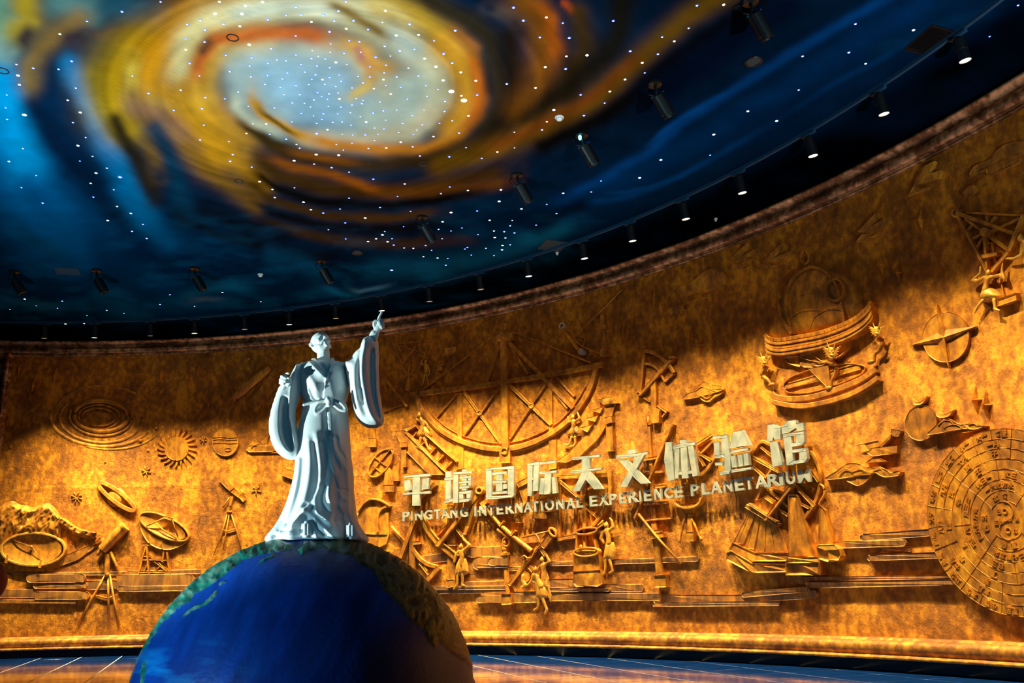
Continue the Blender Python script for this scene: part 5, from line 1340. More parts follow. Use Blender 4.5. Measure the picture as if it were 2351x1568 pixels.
for a, b_ in (((324, 1285), (384, 1285)), ((318, 1314), (388, 1314)), ((328, 1250), (350, 1250)), ((328, 1276), (344, 1276))): r.bar('rail', a, b_, 4.5, .09)
for a, b_ in (((344, 1290), (322, 1312)), ((352, 1286), (384, 1312)), ((378, 1288), (356, 1310)), ((342, 1288), (330, 1310)), ((362, 1288), (386, 1312))): r.bar('brace', a, b_, 3, .07)
# small telescope
r = Relief('small_telescope_relief', 'small square-bodied telescope relief on a thin tripod beside the statue robe', 'relief', (525, 1180))
r.bar('tube', (505, 1096), (532, 1124), 13, .14, 13); r.bar('rear_tube', (532, 1124), (552, 1140), 11, .12, 9); r.bar('eyepiece', (550, 1138), (560, 1150), 7, .12); r.tb('finder', [(553, 1124), (561, 1136)], 2.2, .12)
r.bar('mount', (532, 1138), (528, 1160), 8, .1, 5); r.tb('control_arm', [(527, 1142), (515, 1160), (511, 1165)], 1.8, .08); r.tb('collar', [(521, 1175), (533, 1175)], 2.4, .08)
for p in ([(523, 1176), (508, 1230), (490, 1275)], [(527, 1176), (518, 1230), (512, 1262)], [(530, 1176), (544, 1222), (556, 1268)]): r.tb('leg', p, [1.7, 1.7, 1.3], .05)
r.tb('spreader', [(510, 1216), (524, 1220), (541, 1214)], 1.4, .06)
r = Relief('plate_relief', 'flat slanted plate relief cut off by the robe at its left', 'relief', (670, 1090)); r.bar('plate', (650, 1082), (690, 1096), 16, .09); r.bar('edge', (646, 1090), (688, 1106), 4, .12)

# clouds: long round-ended bars
def rbar(x0, y0, x1, y1, h, l=True, rr=True):
    """outline of a level bar; (x0,y0)-(x1,y1) is its middle line"""
    dx, dy = x1-x0, y1-y0; L = math.hypot(dx, dy); ux, uy = dx/L, dy/L; nx, ny = -uy, ux; out = []
    rad = h/2
    if rr: out += [(x1-ux*rad+math.cos(t)*ux*rad+math.sin(t)*nx*rad, y1-uy*rad+math.cos(t)*uy*rad+math.sin(t)*ny*rad) for t in [PI/2-i*PI/8 for i in range(9)]]
    else: out += [(x1+nx*rad, y1+ny*rad), (x1-nx*rad, y1-ny*rad)]
    if l: out += [(x0+ux*rad-math.cos(t)*ux*rad+math.sin(t)*nx*rad, y0+uy*rad-math.cos(t)*uy*rad+math.sin(t)*ny*rad) for t in [-PI/2+i*PI/8 for i in range(9)]]
    else: out += [(x0-nx*rad, y0-ny*rad), (x0+nx*rad, y0+ny*rad)]
    return out
def cloud(label, bars):
    xs = [b_[0] for b_ in bars]; r = Relief('cloud_relief', label, 'relief', (bars[0][0]+5, bars[0][1]), 'long layered cloud reliefs', M_CLOUD)
    for b_ in bars:
        x0, y0, x1, y1, h, l, rr, d = b_
        r.pl('bar', rbar(x0, y0, x1, y1, h, l, rr), d, -.01, .014)
cloud('long layered cloud bars relief low at the left edge', [(0, 1318, 300, 1316, 8, 0, 0, .04), (60, 1328, 196, 1327, 20, 1, 1, .13), (76, 1345, 200, 1344, 13, 1, 1, .10), (80, 1367, 205, 1367, 19, 0, 1, .14), (-10, 1362, 84, 1362, 20, 0, 0, .06), (-10, 1380, 172, 1381, 8, 0, 0, .12)])
cloud('wide round-ended cloud bar relief touching the globe on its left', [(196, 1344, 272, 1342, 20, 0, 1, .06), (268, 1336, 447, 1334, 34, 0, 1, .10), (272, 1352, 430, 1350, 13, 0, 0, .14), (290, 1315, 460, 1312, 10, 0, 0, .05)])
cloud('cloud bars relief with a stepped hook between globe and round column', [(1070, 1268, 1165, 1266, 24, 1, 0, .06), (1084, 1294, 1165, 1292, 32, 1, 0, .09), (1095, 1300, 1165, 1299, 8, 0, 0, .12), (1120, 1290, 1165, 1288, 19, 1, 0, .14), (940, 1290, 1085, 1270, 20, 0, 0, .03)])
cloud('straight ledge cloud relief under the pair and the round column', [(1000, 1358, 1160, 1354, 12, 0, 0, .09), (1040, 1343, 1158, 1340, 14, 0, 0, .06), (985, 1350, 1160, 1349, 9, 0, 0, .12), (1092, 1376, 1165, 1374, 18, 1, 0, .13), (1104, 1364, 1165, 1362, 14, 0, 0, .10)])
cloud('long cloud ledge relief beneath the bucket instrument', [(1170, 1372, 1260, 1369, 26, 0, 0, .10), (1255, 1340, 1320, 1338, 20, 0, 0, .06), (1262, 1355, 1400, 1354, 9, 0, 1, .12), (1256, 1371, 1520, 1370, 18, 0, 1, .10), (1380, 1350, 1478, 1350, 18, 0, 1, .05)])
cloud('thin cloud bar relief crossing behind the man and the bucket', [(1166, 1306, 1230, 1304, 10, 0, 0, .04), (1264, 1294, 1316, 1293, 11, 0, 0, .06), (1400, 1290, 1604, 1283, 12, 0, 1, .08)])
cloud('lowest right cloud relief with rounded overlapping ends', [(1510, 1376, 1705, 1376, 22, 0, 0, .07), (1498, 1388, 1788, 1385, 11, 1, 0, .13), (1498, 1374, 1518, 1380, 14, 1, 1, .10), (1702, 1366, 1858, 1352, 13, 1, 1, .13), (1702, 1372, 1876, 1364, 21, 1, 1, .09)])
cloud('pair of cloud bars relief right of the small pedestal', [(1905, 1252, 1978, 1249, 12, 0, 0, .05), (1974, 1235, 2140, 1222, 17, 1, 0, .08), (1905, 1252, 2080, 1246, 16, 0, 1, .12)])
cloud('lone stepped cloud relief left of the calendar disc', [(2014, 1263, 2090, 1260, 12, 1, 0, .06), (1990, 1281, 2165, 1274, 15, 1, 0, .13)])
cloud('long straight cloud ledge relief running under the calendar disc', [(1850, 1344, 2200, 1336, 14, 0, 0, .12), (1852, 1330, 2190, 1323, 10, 0, 0, .06), (1806, 1326, 1860, 1336, 18, 1, 0, .05)])

# figures
def person(label, J, skirt, dep=.10, extra=None):
    """J: head (x,y,r), spine, arms, legs as pixel chains with radii; skirt outline"""
    r = Relief('figure_relief', label, 'figure', (J['spine'][0][0], J['spine'][0][1]), 'robed astronomer figures', M_FIG)
    def ch(pts, n): return chain([(wall_sz(p[0], p[1], n)[0], p[3] if len(p) > 3 else n, wall_sz(p[0], p[1], n)[1], p[2]*px_m(p[0], p[1])) for p in pts])
    pr = [ch([J['head']], dep+.02), ch([(J['head'][0], J['head'][1], J['head'][2]*.5), J['spine'][0]], dep), ch(J['spine'], dep)]
    hd = J['head']
    pr.append(ch([(hd[0]+hd[2]*.1, hd[1]-hd[2]*.9, hd[2]*.5)], dep+.02))
    for q in J['arms']+J['legs']: pr.append(ch(q, dep))
    r.sculpt('body', pr, .017, 2)
    k = px_m(*J['head'][:2])
    # pleated skirt: inflated outline with vertical folds
    P = to_sz(skirt, dep); P2 = np.array(P); xs, zs = P2[:, 0], P2[:, 1]; g_ = .03
    gx, gz = np.meshgrid(np.arange(xs.min(), xs.max(), g_), np.arange(zs.min(), zs.max(), g_)); gx, gz = gx.ravel(), gz.ravel()
    ok = inside(gx, gz, P) & (pdist(gx, gz, P) > g_*.5)
    pts = [Vector(p) for p in P]+[Vector(p) for p in zip(gx[ok], gz[ok])]; n = len(P)
    v2, _, f2, _, _, _ = delaunay_2d_cdt(pts, [(i, (i+1) % n) for i in range(n)], [], 1, 1e-4)
    X = np.array([v[0] for v in v2]); Z_ = np.array([v[1] for v in v2]); d = np.clip(pdist(X, Z_, P)/.14, 0, 1); h = np.sqrt(1-(1-d)**2)
    zt_, zb_ = zs.max(), zs.min(); cx = xs.mean(); t = (zt_-Z_)/(zt_-zb_+1e-6)
    ph = (X-cx)/(0.35+.65*t)/max(.05, (xs.max()-xs.min()))*2*PI*3.5
    N_ = .02+h*(dep+.05)+.022*np.sin(ph)*np.clip(t*1.5, 0, 1)*d
    bm = bmesh.new(); V_ = [bm.verts.new(sn(X[i], max(.0, N_[i]), Z_[i])) for i in range(len(X))]
    for f in f2:
        try: bm.faces.new([V_[i] for i in f])
        except ValueError: pass
    bmesh.ops.recalc_face_normals(bm, faces=bm.faces[:])
    r.add('skirt', bm, None, True)
    if extra: extra(r)
person('robed figure relief climbing the left stair with its back turned', dict(head=(962, 954, 6), spine=[(968, 966, 6), (972, 976, 5.5), (970, 988, 6)], arms=[[(964, 966, 3), (956, 964, 3), (958, 956, 2.4)], [(974, 966, 3), (980, 974, 3), (984, 984, 2.4)]], legs=[[(966, 1006, 4), (964, 1020, 3), (958, 1026, 3), (967, 1032, 2.6)], [(974, 1006, 4), (980, 1022, 3), (984, 1031, 3), (990, 1032, 2.6)]]), [(966, 972), (975, 974), (984, 985), (990, 999), (975, 1005), (962, 1004), (954, 1000), (960, 985)])
person('robed figure relief reaching up beside the right stair', dict(head=(1315, 958, 5.5), spine=[(1316, 968, 6), (1317, 976, 5.5), (1317, 988, 6)], arms=[[(1311, 968, 3), (1303, 970, 3), (1304, 957, 2.4)], [(1321, 967, 3), (1331, 960, 3), (1326, 948, 2.4)]], legs=[[(1312, 1004, 4), (1309, 1016, 3), (1304, 1022, 2.8), (1294, 1020, 2.4)], [(1320, 1004, 4), (1321, 1016, 3), (1318, 1023, 3), (1310, 1026, 2.6)]]), [(1312, 977), (1322, 977), (1330, 990), (1332, 999), (1316, 1003), (1300, 1001), (1305, 988)])
person('dim robed figure relief by the dark sextant at upper left', dict(head=(977, 829, 4.2), spine=[(977, 838, 4.2), (977, 846, 4)], arms=[[(973, 838, 2), (970, 836, 2), (968, 827, 1.8)], [(981, 838, 2), (986, 850, 2), (986, 860, 1.6)]], legs=[[(974, 862, 2.6), (972, 875, 2), (968, 885, 2)], [(979, 862, 2.6), (981, 876, 2), (984, 884, 2)]]), [(973, 845), (981, 845), (984, 858), (984, 864), (970, 864), (972, 855)], .07)
person('robed figure relief turning a large quadrant near the globe', dict(head=(1058, 1256, 6.5), spine=[(1059, 1266, 7), (1061, 1280, 6), (1060, 1296, 7)], arms=[[(1053, 1266, 4), (1047, 1274, 4), (1043, 1290, 3)], [(1065, 1264, 4), (1078, 1252, 4.2), (1064, 1238, 3), (1061, 1230, 2.6)]], legs=[[(1050, 1318, 4.4), (1050, 1338, 3.4), (1048, 1346, 3.6), (1042, 1352, 3)], [(1062, 1318, 4.4), (1062, 1336, 3.4), (1061, 1343, 3.4), (1066, 1345, 3)]]), [(1053, 1280), (1067, 1281), (1072, 1300), (1076, 1314), (1066, 1320), (1054, 1324), (1042, 1323), (1044, 1300)], .13)
person('rear robed figure relief of the pair, reaching up to the long telescope', dict(head=(1244, 1286, 6.5), spine=[(1247, 1298, 7), (1249, 1312, 6.5), (1250, 1330, 7)], arms=[[(1240, 1300, 4), (1232, 1312, 4), (1228, 1318, 3)], [(1252, 1296, 4.2), (1262, 1290, 4.4), (1254, 1274, 3.4), (1240, 1264, 2.6)]], legs=[[(1252, 1350, 4), (1256, 1362, 3.2), (1262, 1374, 3)], [(1258, 1346, 4), (1264, 1366, 3.2), (1264, 1380, 3)]]), [(1242, 1310), (1254, 1312), (1260, 1335), (1264, 1352), (1256, 1356), (1246, 1350), (1240, 1330)], .10)
person('front robed figure relief of the pair, stooping below the long telescope', dict(head=(1229, 1308, 6.5), spine=[(1229, 1322, 7.5), (1236, 1334, 7), (1242, 1346, 8)], arms=[[(1224, 1320, 4), (1222, 1332, 4), (1212, 1344, 3.4), (1207, 1342, 3)], [(1236, 1324, 4), (1230, 1338, 4), (1222, 1336, 3)]], legs=[[(1236, 1374, 4.6), (1236, 1390, 3.6), (1234, 1397, 3.4), (1226, 1401, 3)], [(1246, 1374, 4.6), (1252, 1390, 3.8), (1256, 1400, 3.8), (1252, 1408, 3.4)]]), [(1230, 1326), (1244, 1332), (1254, 1352), (1258, 1372), (1246, 1378), (1230, 1377), (1226, 1355), (1224, 1336)], .17,
 lambda r: (r.sculpt('small_statue', [chain([(wall_sz(x, y)[0], .16, wall_sz(x, y)[1], q*px_m(x, y)) for x, y, q in ((1206, 1322, 4.5), (1206, 1334, 4.5), (1212, 1344, 5), (1205, 1348, 4))])], .02, 2), r.pl('round_mirror', ell(1206, 1324, 9, 12, -20), .09)))
person('robed figure relief with raised sleeves right of the bucket instrument', dict(head=(1392, 1206, 6.5), spine=[(1393, 1218, 7), (1397, 1232, 6), (1398, 1246, 7)], arms=[[(1388, 1220, 4.5), (1378, 1222, 5), (1374, 1208, 4), (1384, 1196, 2.8)], [(1398, 1218, 4), (1408, 1210, 4.4), (1405, 1196, 3.4), (1400, 1190, 2.6)], [(1384, 1224, 4.5), (1380, 1236, 5), (1386, 1246, 3)]], legs=[[(1390, 1286, 4.4), (1390, 1306, 3.4), (1388, 1316, 3.4), (1382, 1322, 3)], [(1400, 1286, 4.4), (1405, 1304, 3.4), (1407, 1312, 3.4), (1399, 1316, 3)]]), [(1389, 1244), (1405, 1244), (1410, 1262), (1412, 1284), (1396, 1289), (1382, 1287), (1385, 1264)], .14)
person('striding robed figure relief with outspread arms under the right sextant', dict(head=(2269, 626, 6.5), spine=[(2267, 640, 7.5), (2264, 652, 6.5), (2262, 664, 8)], arms=[[(2260, 636, 4), (2244, 646, 5), (2232, 644, 4), (2250, 628, 3), (2251, 612, 2.6)], [(2275, 636, 4.4), (2296, 632, 5), (2306, 640, 4), (2300, 622, 3.4), (2302, 606, 2.6)]], legs=[[(2256, 690, 5), (2246, 702, 4), (2240, 712, 3.6), (2238, 718, 3)], [(2282, 688, 5), (2284, 702, 4), (2284, 710, 4), (2294, 713, 3.2)]]), [(2256, 656), (2270, 657), (2284, 668), (2297, 680), (2280, 688), (2262, 694), (2246, 690), (2247, 672)], .16)
person('figure relief cut by the right edge, leaning on the big sextant', dict(head=(2343, 546, 8), spine=[(2356, 562, 9), (2362, 585, 9)], arms=[[(2346, 562, 4), (2345, 586, 5), (2328, 594, 4), (2310, 594, 3)], [(2362, 566, 4), (2370, 590, 4)]], legs=[[(2356, 620, 5), (2356, 650, 4)], [(2368, 620, 5), (2368, 650, 4)]]), [(2350, 585), (2374, 585), (2380, 620), (2350, 622), (2344, 600)], .16)
# great semicircular quadrant
r = Relief('quadrant_relief', 'great half-circle quadrant relief with crossed beams in the middle of the wall', 'relief', (1162, 900))
arc_ = smooth_pts([(957, 905), (965, 935), (985, 962), (1015, 990), (1055, 1012), (1105, 1027), (1155, 1031), (1205, 1022), (1255, 1000), (1300, 968), (1335, 925), (1358, 880), (1368, 835)], 5)
r.cv('arc', arc_, 11, .12); r.cv('outer_arc', [(x+(x-1160)*.022, y+(y-850)*.042) for x, y in arc_], 4, .07)
r.cv('inner_arc', [(x-(x-1160)*.055, y-(y-850)*.075) for x, y in arc_[4:-6]], 1.5, .05)
for nm, a, b_, w, d in (('crossbeam', (963, 903), (1382, 836), 11, .15), ('end_block', (942, 906), (958, 904), 9, .12), ('post', (1155, 772), (1159, 1030), 15, .17), ('cap', (1138, 777), (1176, 771), 16, .20), ('cap_top', (1156, 758), (1158, 742), 10, .12), ('finial', (1168, 775), (1170, 780), 9, .24),
    ('long_brace', (1163, 782), (1315, 937), 9, .14), ('left_brace', (1145, 792), (1116, 876), 8, .13), ('rope', (965, 898), (1143, 761), 2.5, .08), ('rope', (1170, 759), (1356, 833), 4, .10),
    ('upright', (1055, 903), (1055, 1012), 10, .07), ('upright', (1263, 862), (1264, 990), 8, .07),
    ('brace', (1064, 898), (1150, 1018), 7, .10), ('brace', (1048, 903), (1002, 958), 3.5, .08), ('brace', (1146, 888), (1106, 944), 3.5, .08), ('brace', (1098, 952), (1063, 1001), 4, .08),
    ('brace', (1168, 882), (1265, 975), 8, .11), ('brace', (1252, 882), (1222, 926), 4, .08), ('brace', (1216, 936), (1170, 1006), 5, .08), ('brace', (1272, 860), (1318, 910), 5, .08), ('brace', (1264, 890), (1302, 938), 4, .08), ('thin_brace', (1175, 800), (1212, 860), 6, .04)):
    r.bar(nm, a, b_, w, d)
for x, y in ((1100, 948), (1219, 932)): r.cv('joint_ring', ell(x, y, 5, 5), 2.5, .13, -.01, True)
r.pl('foot', [(1146, 1030), (1171, 1028), (1171, 1062), (1147, 1063)], .14); r.tb('shield', ell(1158, 1036, 7, 7, 0, 20), 1.6, .15, True)
for x in (1055, 1268): r.pl('pier', [(x-8, 1010), (x+9, 1008), (x+9, 1075), (x-8, 1078)], .05)
# stairs
def stair(label, side, top, rail_o, rail_i, steps, posts):
    r = Relief('stair_relief', label, 'relief', side[0]); r.pl('side_wall', side, .10)
    for q in top: r.pl('landing', q, .17, -.01, .012, M_FIG)
    for q in rail_o: r.bar('rail', q[0], q[1], q[2], .16, q[3] if len(q) > 3 else None)
    for a, b_ in steps: r.bar('step', a, b_, 3.4, .12)
    for q in posts: r.bar(*q)
    return r
stair('left stair relief with a figure climbing it under the quadrant', [(905, 990), (928, 988), (1020, 1090), (985, 1090), (925, 1030)], [[(926, 985), (951, 974), (955, 978), (934, 990)]],
      [((930, 990), (1025, 1085), 6), ((952, 975), (1048, 1060), 3.5)], [], [((948, 1002), (956, 992)), ((966, 1022), (980, 1008)), ((984, 1045), (998, 1028)), ((1002, 1062), (1017, 1044)), ((1020, 1078), (1036, 1060)), ((935, 990), (950, 978))],
      [('post', (926, 1022), (927, 1072), 12, .14, 10), ('post_cap', (918, 1022), (934, 1020), 10, .19)])
r = stair('right stair relief with wedge steps and a curved sloping side', [(1386, 928), (1412, 925), (1405, 955), (1372, 1010), (1330, 1048), (1300, 1062), (1276, 1060), (1310, 1035), (1345, 1000), (1370, 960)], [[(1370, 918), (1404, 910), (1418, 925), (1386, 930)], [(1355, 942), (1384, 934), (1378, 948)], [(1344, 962), (1374, 952), (1366, 968)], [(1330, 982), (1360, 974), (1348, 992)]], [], [], [], [('post', (1398, 968), (1400, 1036), 14, .13, 17), ('post_cap', (1388, 966), (1404, 962), 15, .18)])
# dark sextant with post, upper left
r = Relief('dark_sextant_relief', 'dim triangular sextant relief on a bulbous post, upper left of the quadrant', 'relief', (940, 850))
for a, b_, w in (((903, 789), (987, 782), 3), ((903, 790), (935, 862), 5), ((987, 783), (962, 848), 3), ((905, 790), (978, 812), 4), ((955, 795), (925, 835), 5), ((915, 812), (926, 799), 2), ((938, 862), (968, 830), 2.5), ((930, 806), (966, 828), 2)): r.bar('beam', a, b_, w, .08)
r.sculpt('post', [chain([(wall_sz(x, y)[0], .03, wall_sz(x, y)[1], q*px_m(x, y)) for x, y, q in ((940, 822, 5), (940, 850, 5), (938, 864, 4), (938, 876, 5), (937, 886, 8), (937, 892, 8))])], .03, 2)
tag(link('plaque_relief', bm_mesh('plaque_relief', slab_sz(to_sz([(1021, 801), (1047, 795), (1048, 808), (1022, 817)], .12), .12, -.01, .02)), M_REL), 'small dim rectangular plaque relief left of the quadrant', 'relief')
tag(link('box_relief', bm_mesh('box_relief', join_bm([slab_sz(to_sz([(1004, 843), (1015, 841), (1014, 850), (1004, 851)], .10), .10), bar_bm((1000, 842), (1019, 836), 2, .12)])), M_REL), 'tiny open box relief beside the dim figure', 'relief')
# straight rod half hidden by raised sleeve
r = Relief('rod_relief', 'long slanted square rod relief just right of the raised sleeve', 'relief', (910, 900)); r.bar('rod', (868, 850), (934, 933), 6, .13); r.bar('cross_rod', (880, 946), (922, 929), 2.5, .07)
# pendulum under sleeve and sundial
r = Relief('weight_relief', 'small hanging square weight relief beneath the raised sleeve', 'relief', (854, 1012)); r.bar('cord', (859, 985), (859, 1008), 5, .06); r.pl('weight', [(845, 1006), (863, 1006), (862, 1026), (846, 1026)], .12)
r = Relief('sundial_relief', 'tilted oval dial relief with a cross, on a small block left of the sign', 'relief', (875, 1065))
r.pl('disc', ell(873, 1063, 19, 38, 38, 40), .10); r.cv('rim', ell(873, 1063, 19, 38, 38, 40), 3, .15, .0, True, M_FIG); r.bar('gnomon', (848, 1090), (897, 1030), 2, .16); r.bar('spoke', (858, 1048), (886, 1070), 2, .15); r.bar('spoke', (856, 1068), (874, 1084), 2, .14)
r.pl('neck', [(884, 1078), (893, 1073), (900, 1090), (904, 1116), (880, 1116)], .13); r.pl('foot', [(878, 1114), (905, 1113), (904, 1128), (880, 1128)], .18); r.pl('slab', [(903, 1070), (916, 1058), (917, 1104), (902, 1104)], .10)
# arched building
r = Relief('arch_relief', 'curved arch-topped building relief right of the robe hem', 'relief', (850, 1200))
r.pl('wall', smooth_pts([(812, 1250), (820, 1190), (835, 1158), (850, 1147), (875, 1150), (893, 1163), (890, 1172), (887, 1250)], 3, True), .07); r.cv('arch', smooth_pts([(866, 1222), (866, 1190), (872, 1172), (884, 1164), (894, 1164)], 4), 5, .14); r.cv('roof', smooth_pts([(820, 1175), (835, 1155), (852, 1146), (875, 1150), (894, 1163)], 4), 4, .17)
r.bar('floor_line', (812, 1225), (888, 1225), 3, .10)
# leaning poles
r = Relief('pole_relief', 'short slanted round pole relief at the left of the sign', 'relief', (910, 1220)); r.tb('pole', [(899, 1208), (930, 1245)], 3.4, .12)
# lower left sextant with posts
r = Relief('sextant_relief', 'sextant relief with a fan-shaped frame partly behind the globe', 'relief', (960, 1270))
for a, b_, w, d in (((946, 1110), (946, 1330), 13, .12), ((962, 1160), (918, 1282), 8, .20), ((948, 1150), (1000, 1110), 9, .14), ((950, 1265), (982, 1310), 4, .10), ((948, 1247), (965, 1245), 7, .14), ((962, 1292), (992, 1330), 4, .10), ((1006, 1302), (978, 1334), 10, .16)): r.bar('beam', a, b_, w, d)
r.cv('arc', smooth_pts([(948, 1262), (962, 1282), (982, 1296), (1006, 1302)], 5), 9, .13)
# quadrant held by figure
r = Relief('beam_quadrant_relief', 'curved scale and crossed beams relief behind the figure near the globe', 'relief', (1040, 1200))
r.cv('scale', smooth_pts([(966, 1180), (978, 1210), (1000, 1240), (1025, 1262), (1048, 1282)], 5), 15, .13); r.cv('scale_groove', smooth_pts([(968, 1178), (982, 1206), (1004, 1236), (1030, 1258), (1052, 1276)], 5), 3, .17)
for a, b_, w, d in (((1002, 1254), (1096, 1134), 9, .22), ((1099, 1130), (1066, 1226), 8, .18), ((1000, 1110), (940, 1160), 8, .12), ((1034, 1160), (1035, 1190), 13, .10), ((1035, 1190), (1036, 1330), 17, .08), ((1044, 1208), (1068, 1240), 6, .14), ((1000, 1232), (1030, 1202), 4, .12), ((1028, 1250), (1046, 1250), 5, .12)): r.bar('beam', a, b_, w, d)
r.pl('foot', [(1024, 1332), (1042, 1330), (1045, 1346), (1026, 1350)], .16); r.cv('pivot_ring', ell(1099, 1126, 7, 7, 0, 24), 4, .26, -.01, True, M_FIG)
# round column
r = Relief('column_relief', 'round column relief with a small ringed globe on its capital', 'relief', (1160, 1320))
def px_lathe(r, name, prof, x_top, y_top, x_bot, y_bot, n=.02, mat=None):
    """half-round turned form along an axis; prof [(t along 0..1, radius px)]"""
    bm = bmesh.new(); rows = []
    for t, rad in prof:
        x, y = x_top+(x_bot-x_top)*t, y_top+(y_bot-y_top)*t; s_, z_ = wall_sz(x, y, .1); k = rad*px_m(x, y)
        rows.append([bm.verts.new(sn(s_+k*math.cos(a), n+k*math.sin(a)*.8, z_)) for a in [PI*i/10 for i in range(11)]])
    for a, b_ in zip(rows[:-1], rows[1:]):
        for i in range(10): bm.faces.new((a[i], a[i+1], b_[i+1], b_[i]))
    bm.faces.new(rows[0]); bm.faces.new(rows[-1][::-1]); bmesh.ops.recalc_face_normals(bm, faces=bm.faces[:])
    return r.add(name, bm, mat, False)
px_lathe(r, 'shaft', [(0, 6.5), (1, 7.5)], 1159, 1282, 1163, 1366, .03); px_lathe(r, 'capital', [(0, 8), (.18, 8.5), (.2, 6), (.4, 6), (.42, 13), (.6, 13), (.62, 11), (.8, 10), (1, 7)], 1158, 1255, 1159, 1288, .04)
r.pl('foot', [(1150, 1364), (1173, 1363), (1174, 1387), (1151, 1389)], .22, -.01, .03); r.cv('ring', ell(1161, 1244, 8, 10), 2.5, .13, -.01, True); r.sculpt('globe', [ball((wall_sz(1160, 1246)[0], .06, wall_sz(1160, 1246)[1]), .07, (1, 1, 1.4))], .025, 1)
# long telescope with bow
r = Relief('long_telescope_relief', 'long slanted telescope relief with a bow and a crossed arm above the pair', 'relief', (1200, 1230))
for a, b_, q0, q1 in (((1114, 1162), (1150, 1202), 4, 4.5), ((1150, 1202), (1178, 1228), 5.2, 5.2), ((1178, 1228), (1226, 1266), 5, 6)): cylrel(r, 'tube', a, b_, q0, q1, .14)
for x, y in ((1150, 1202), (1176, 1224)): r.bar('collar', (x-4, y+5), (x+5, y-6), 4, .24)
cylrel(r, 'pointer', (1145, 1216), (1172, 1236), 3.6, 3, .09); r.bar('eye_plate', (1103, 1158), (1116, 1150), 11, .16); r.bar('eye_plate', (1096, 1172), (1110, 1176), 5, .12)
r.bar('beam', (1262, 1218), (1168, 1343), 8, .10); r.bar('beam_block', (1262, 1232), (1244, 1256), 13, .15); r.tb('rod', [(1198, 1234), (1260, 1220)], 2.4, .12); r.cv('wheel', ell(1268, 1222, 6, 11, -35, 24), 5, .16, -.01, True, M_FIG)
r.tb('bow', smooth_pts([(1230, 1226), (1238, 1240), (1238, 1254), (1228, 1266), (1222, 1278), (1212, 1282), (1204, 1276), (1198, 1280)], 5), 2.2, .18); r.bar('strut', (1196, 1240), (1202, 1282), 2, .08); r.bar('strut', (1202, 1284), (1205, 1312), 2, .08); r.bar('leg', (1174, 1334), (1184, 1358), 4, .06)
r.bar('stock', (1236, 1250), (1252, 1276), 11, .14, 7); r.pl('book', [(1212, 1304), (1216, 1298), (1224, 1306), (1220, 1314)], .18)
# boat shaped instrument behind words
r = Relief('boat_relief', 'keel-shaped wooden instrument relief behind the middle sign letters', 'relief', (1230, 1150))
r.pl('keel', [(1222, 1190), (1226, 1150), (1240, 1150), (1256, 1186), (1255, 1192)], .16); r.pl('hull_left', [(1188, 1114), (1212, 1108), (1206, 1130), (1210, 1150), (1192, 1178), (1198, 1200), (1172, 1200), (1176, 1196), (1190, 1180), (1200, 1150)], .13)
r.bar('mast', (1188, 1114), (1215, 1100), 12, .18); 
for a, b_ in (((1240, 1140), (1230, 1170)), ((1260, 1142), (1276, 1172)), ((1232, 1148), (1262, 1136)), ((1246, 1176), (1276, 1170))): r.tb('stay', [a, b_], 2, .14)
# standing frame behind the letters
r = Relief('frame_relief', 'tall timber frame relief with a curved rib behind the sign words', 'relief', (1330, 1140))
for a, b_, w, d in (((1283, 1095), (1283, 1242), 7, .10), ((1284, 1096), (1394, 1090), 9, .10), ((1284, 1104), (1350, 1160), 7, .12), ((1283, 1238), (1322, 1230), 9, .12), ((1322, 1110), (1320, 1222), 6, .09), ((1340, 1110), (1341, 1222), 7, .12), ((1284, 1150), (1340, 1152), 5, .09), ((1345, 1165), (1372, 1190), 4, .09), ((1352, 1130), (1358, 1215), 4, .08)): r.bar('beam', a, b_, w, d)
r.cv('rib', smooth_pts([(1396, 1080), (1400, 1120), (1392, 1160), (1370, 1195), (1360, 1205)], 5), 9, .16)
# bucket instrument
r = Relief('bucket_relief', 'barrel-shaped water instrument relief with four uprights and a ring top', 'relief', (1348, 1310))
r.pl('drum', [(1317, 1268), (1373, 1266), (1382, 1338), (1370, 1347), (1322, 1347), (1316, 1340)], .24, -.01, .05)
r.pl('base', [(1316, 1312), (1378, 1308), (1383, 1340), (1371, 1347), (1322, 1347), (1316, 1340)], .28, -.01, .03)
r.cv('rim', ell(1345, 1267, 28, 10, -3, 36), 3, .30, .1, True, M_FIG); r.pl('top_face', ell(1345, 1267, 27, 9, -3, 30), .245, .1, .0)
r.tb('spindle', [(1324, 1266), (1345, 1264), (1367, 1265)], 1.6, .3); r.sculpt('knob', [ball((wall_sz(1345, 1258)[0], .3, wall_sz(1345, 1258)[1]), .06, (1, 1, 1.5))], .02, 1)
for a, b_ in (((1324, 1224), (1322, 1266)), ((1340, 1226), (1342, 1262)), ((1362, 1220), (1369, 1262))): r.bar('upright', a, b_, 4.5, .20)
r.cv('top_ring', ell(1346, 1219, 24, 7, -8, 32), 4, .26, .0, True); r.bar('lever', (1366, 1214), (1384, 1202), 6, .24)
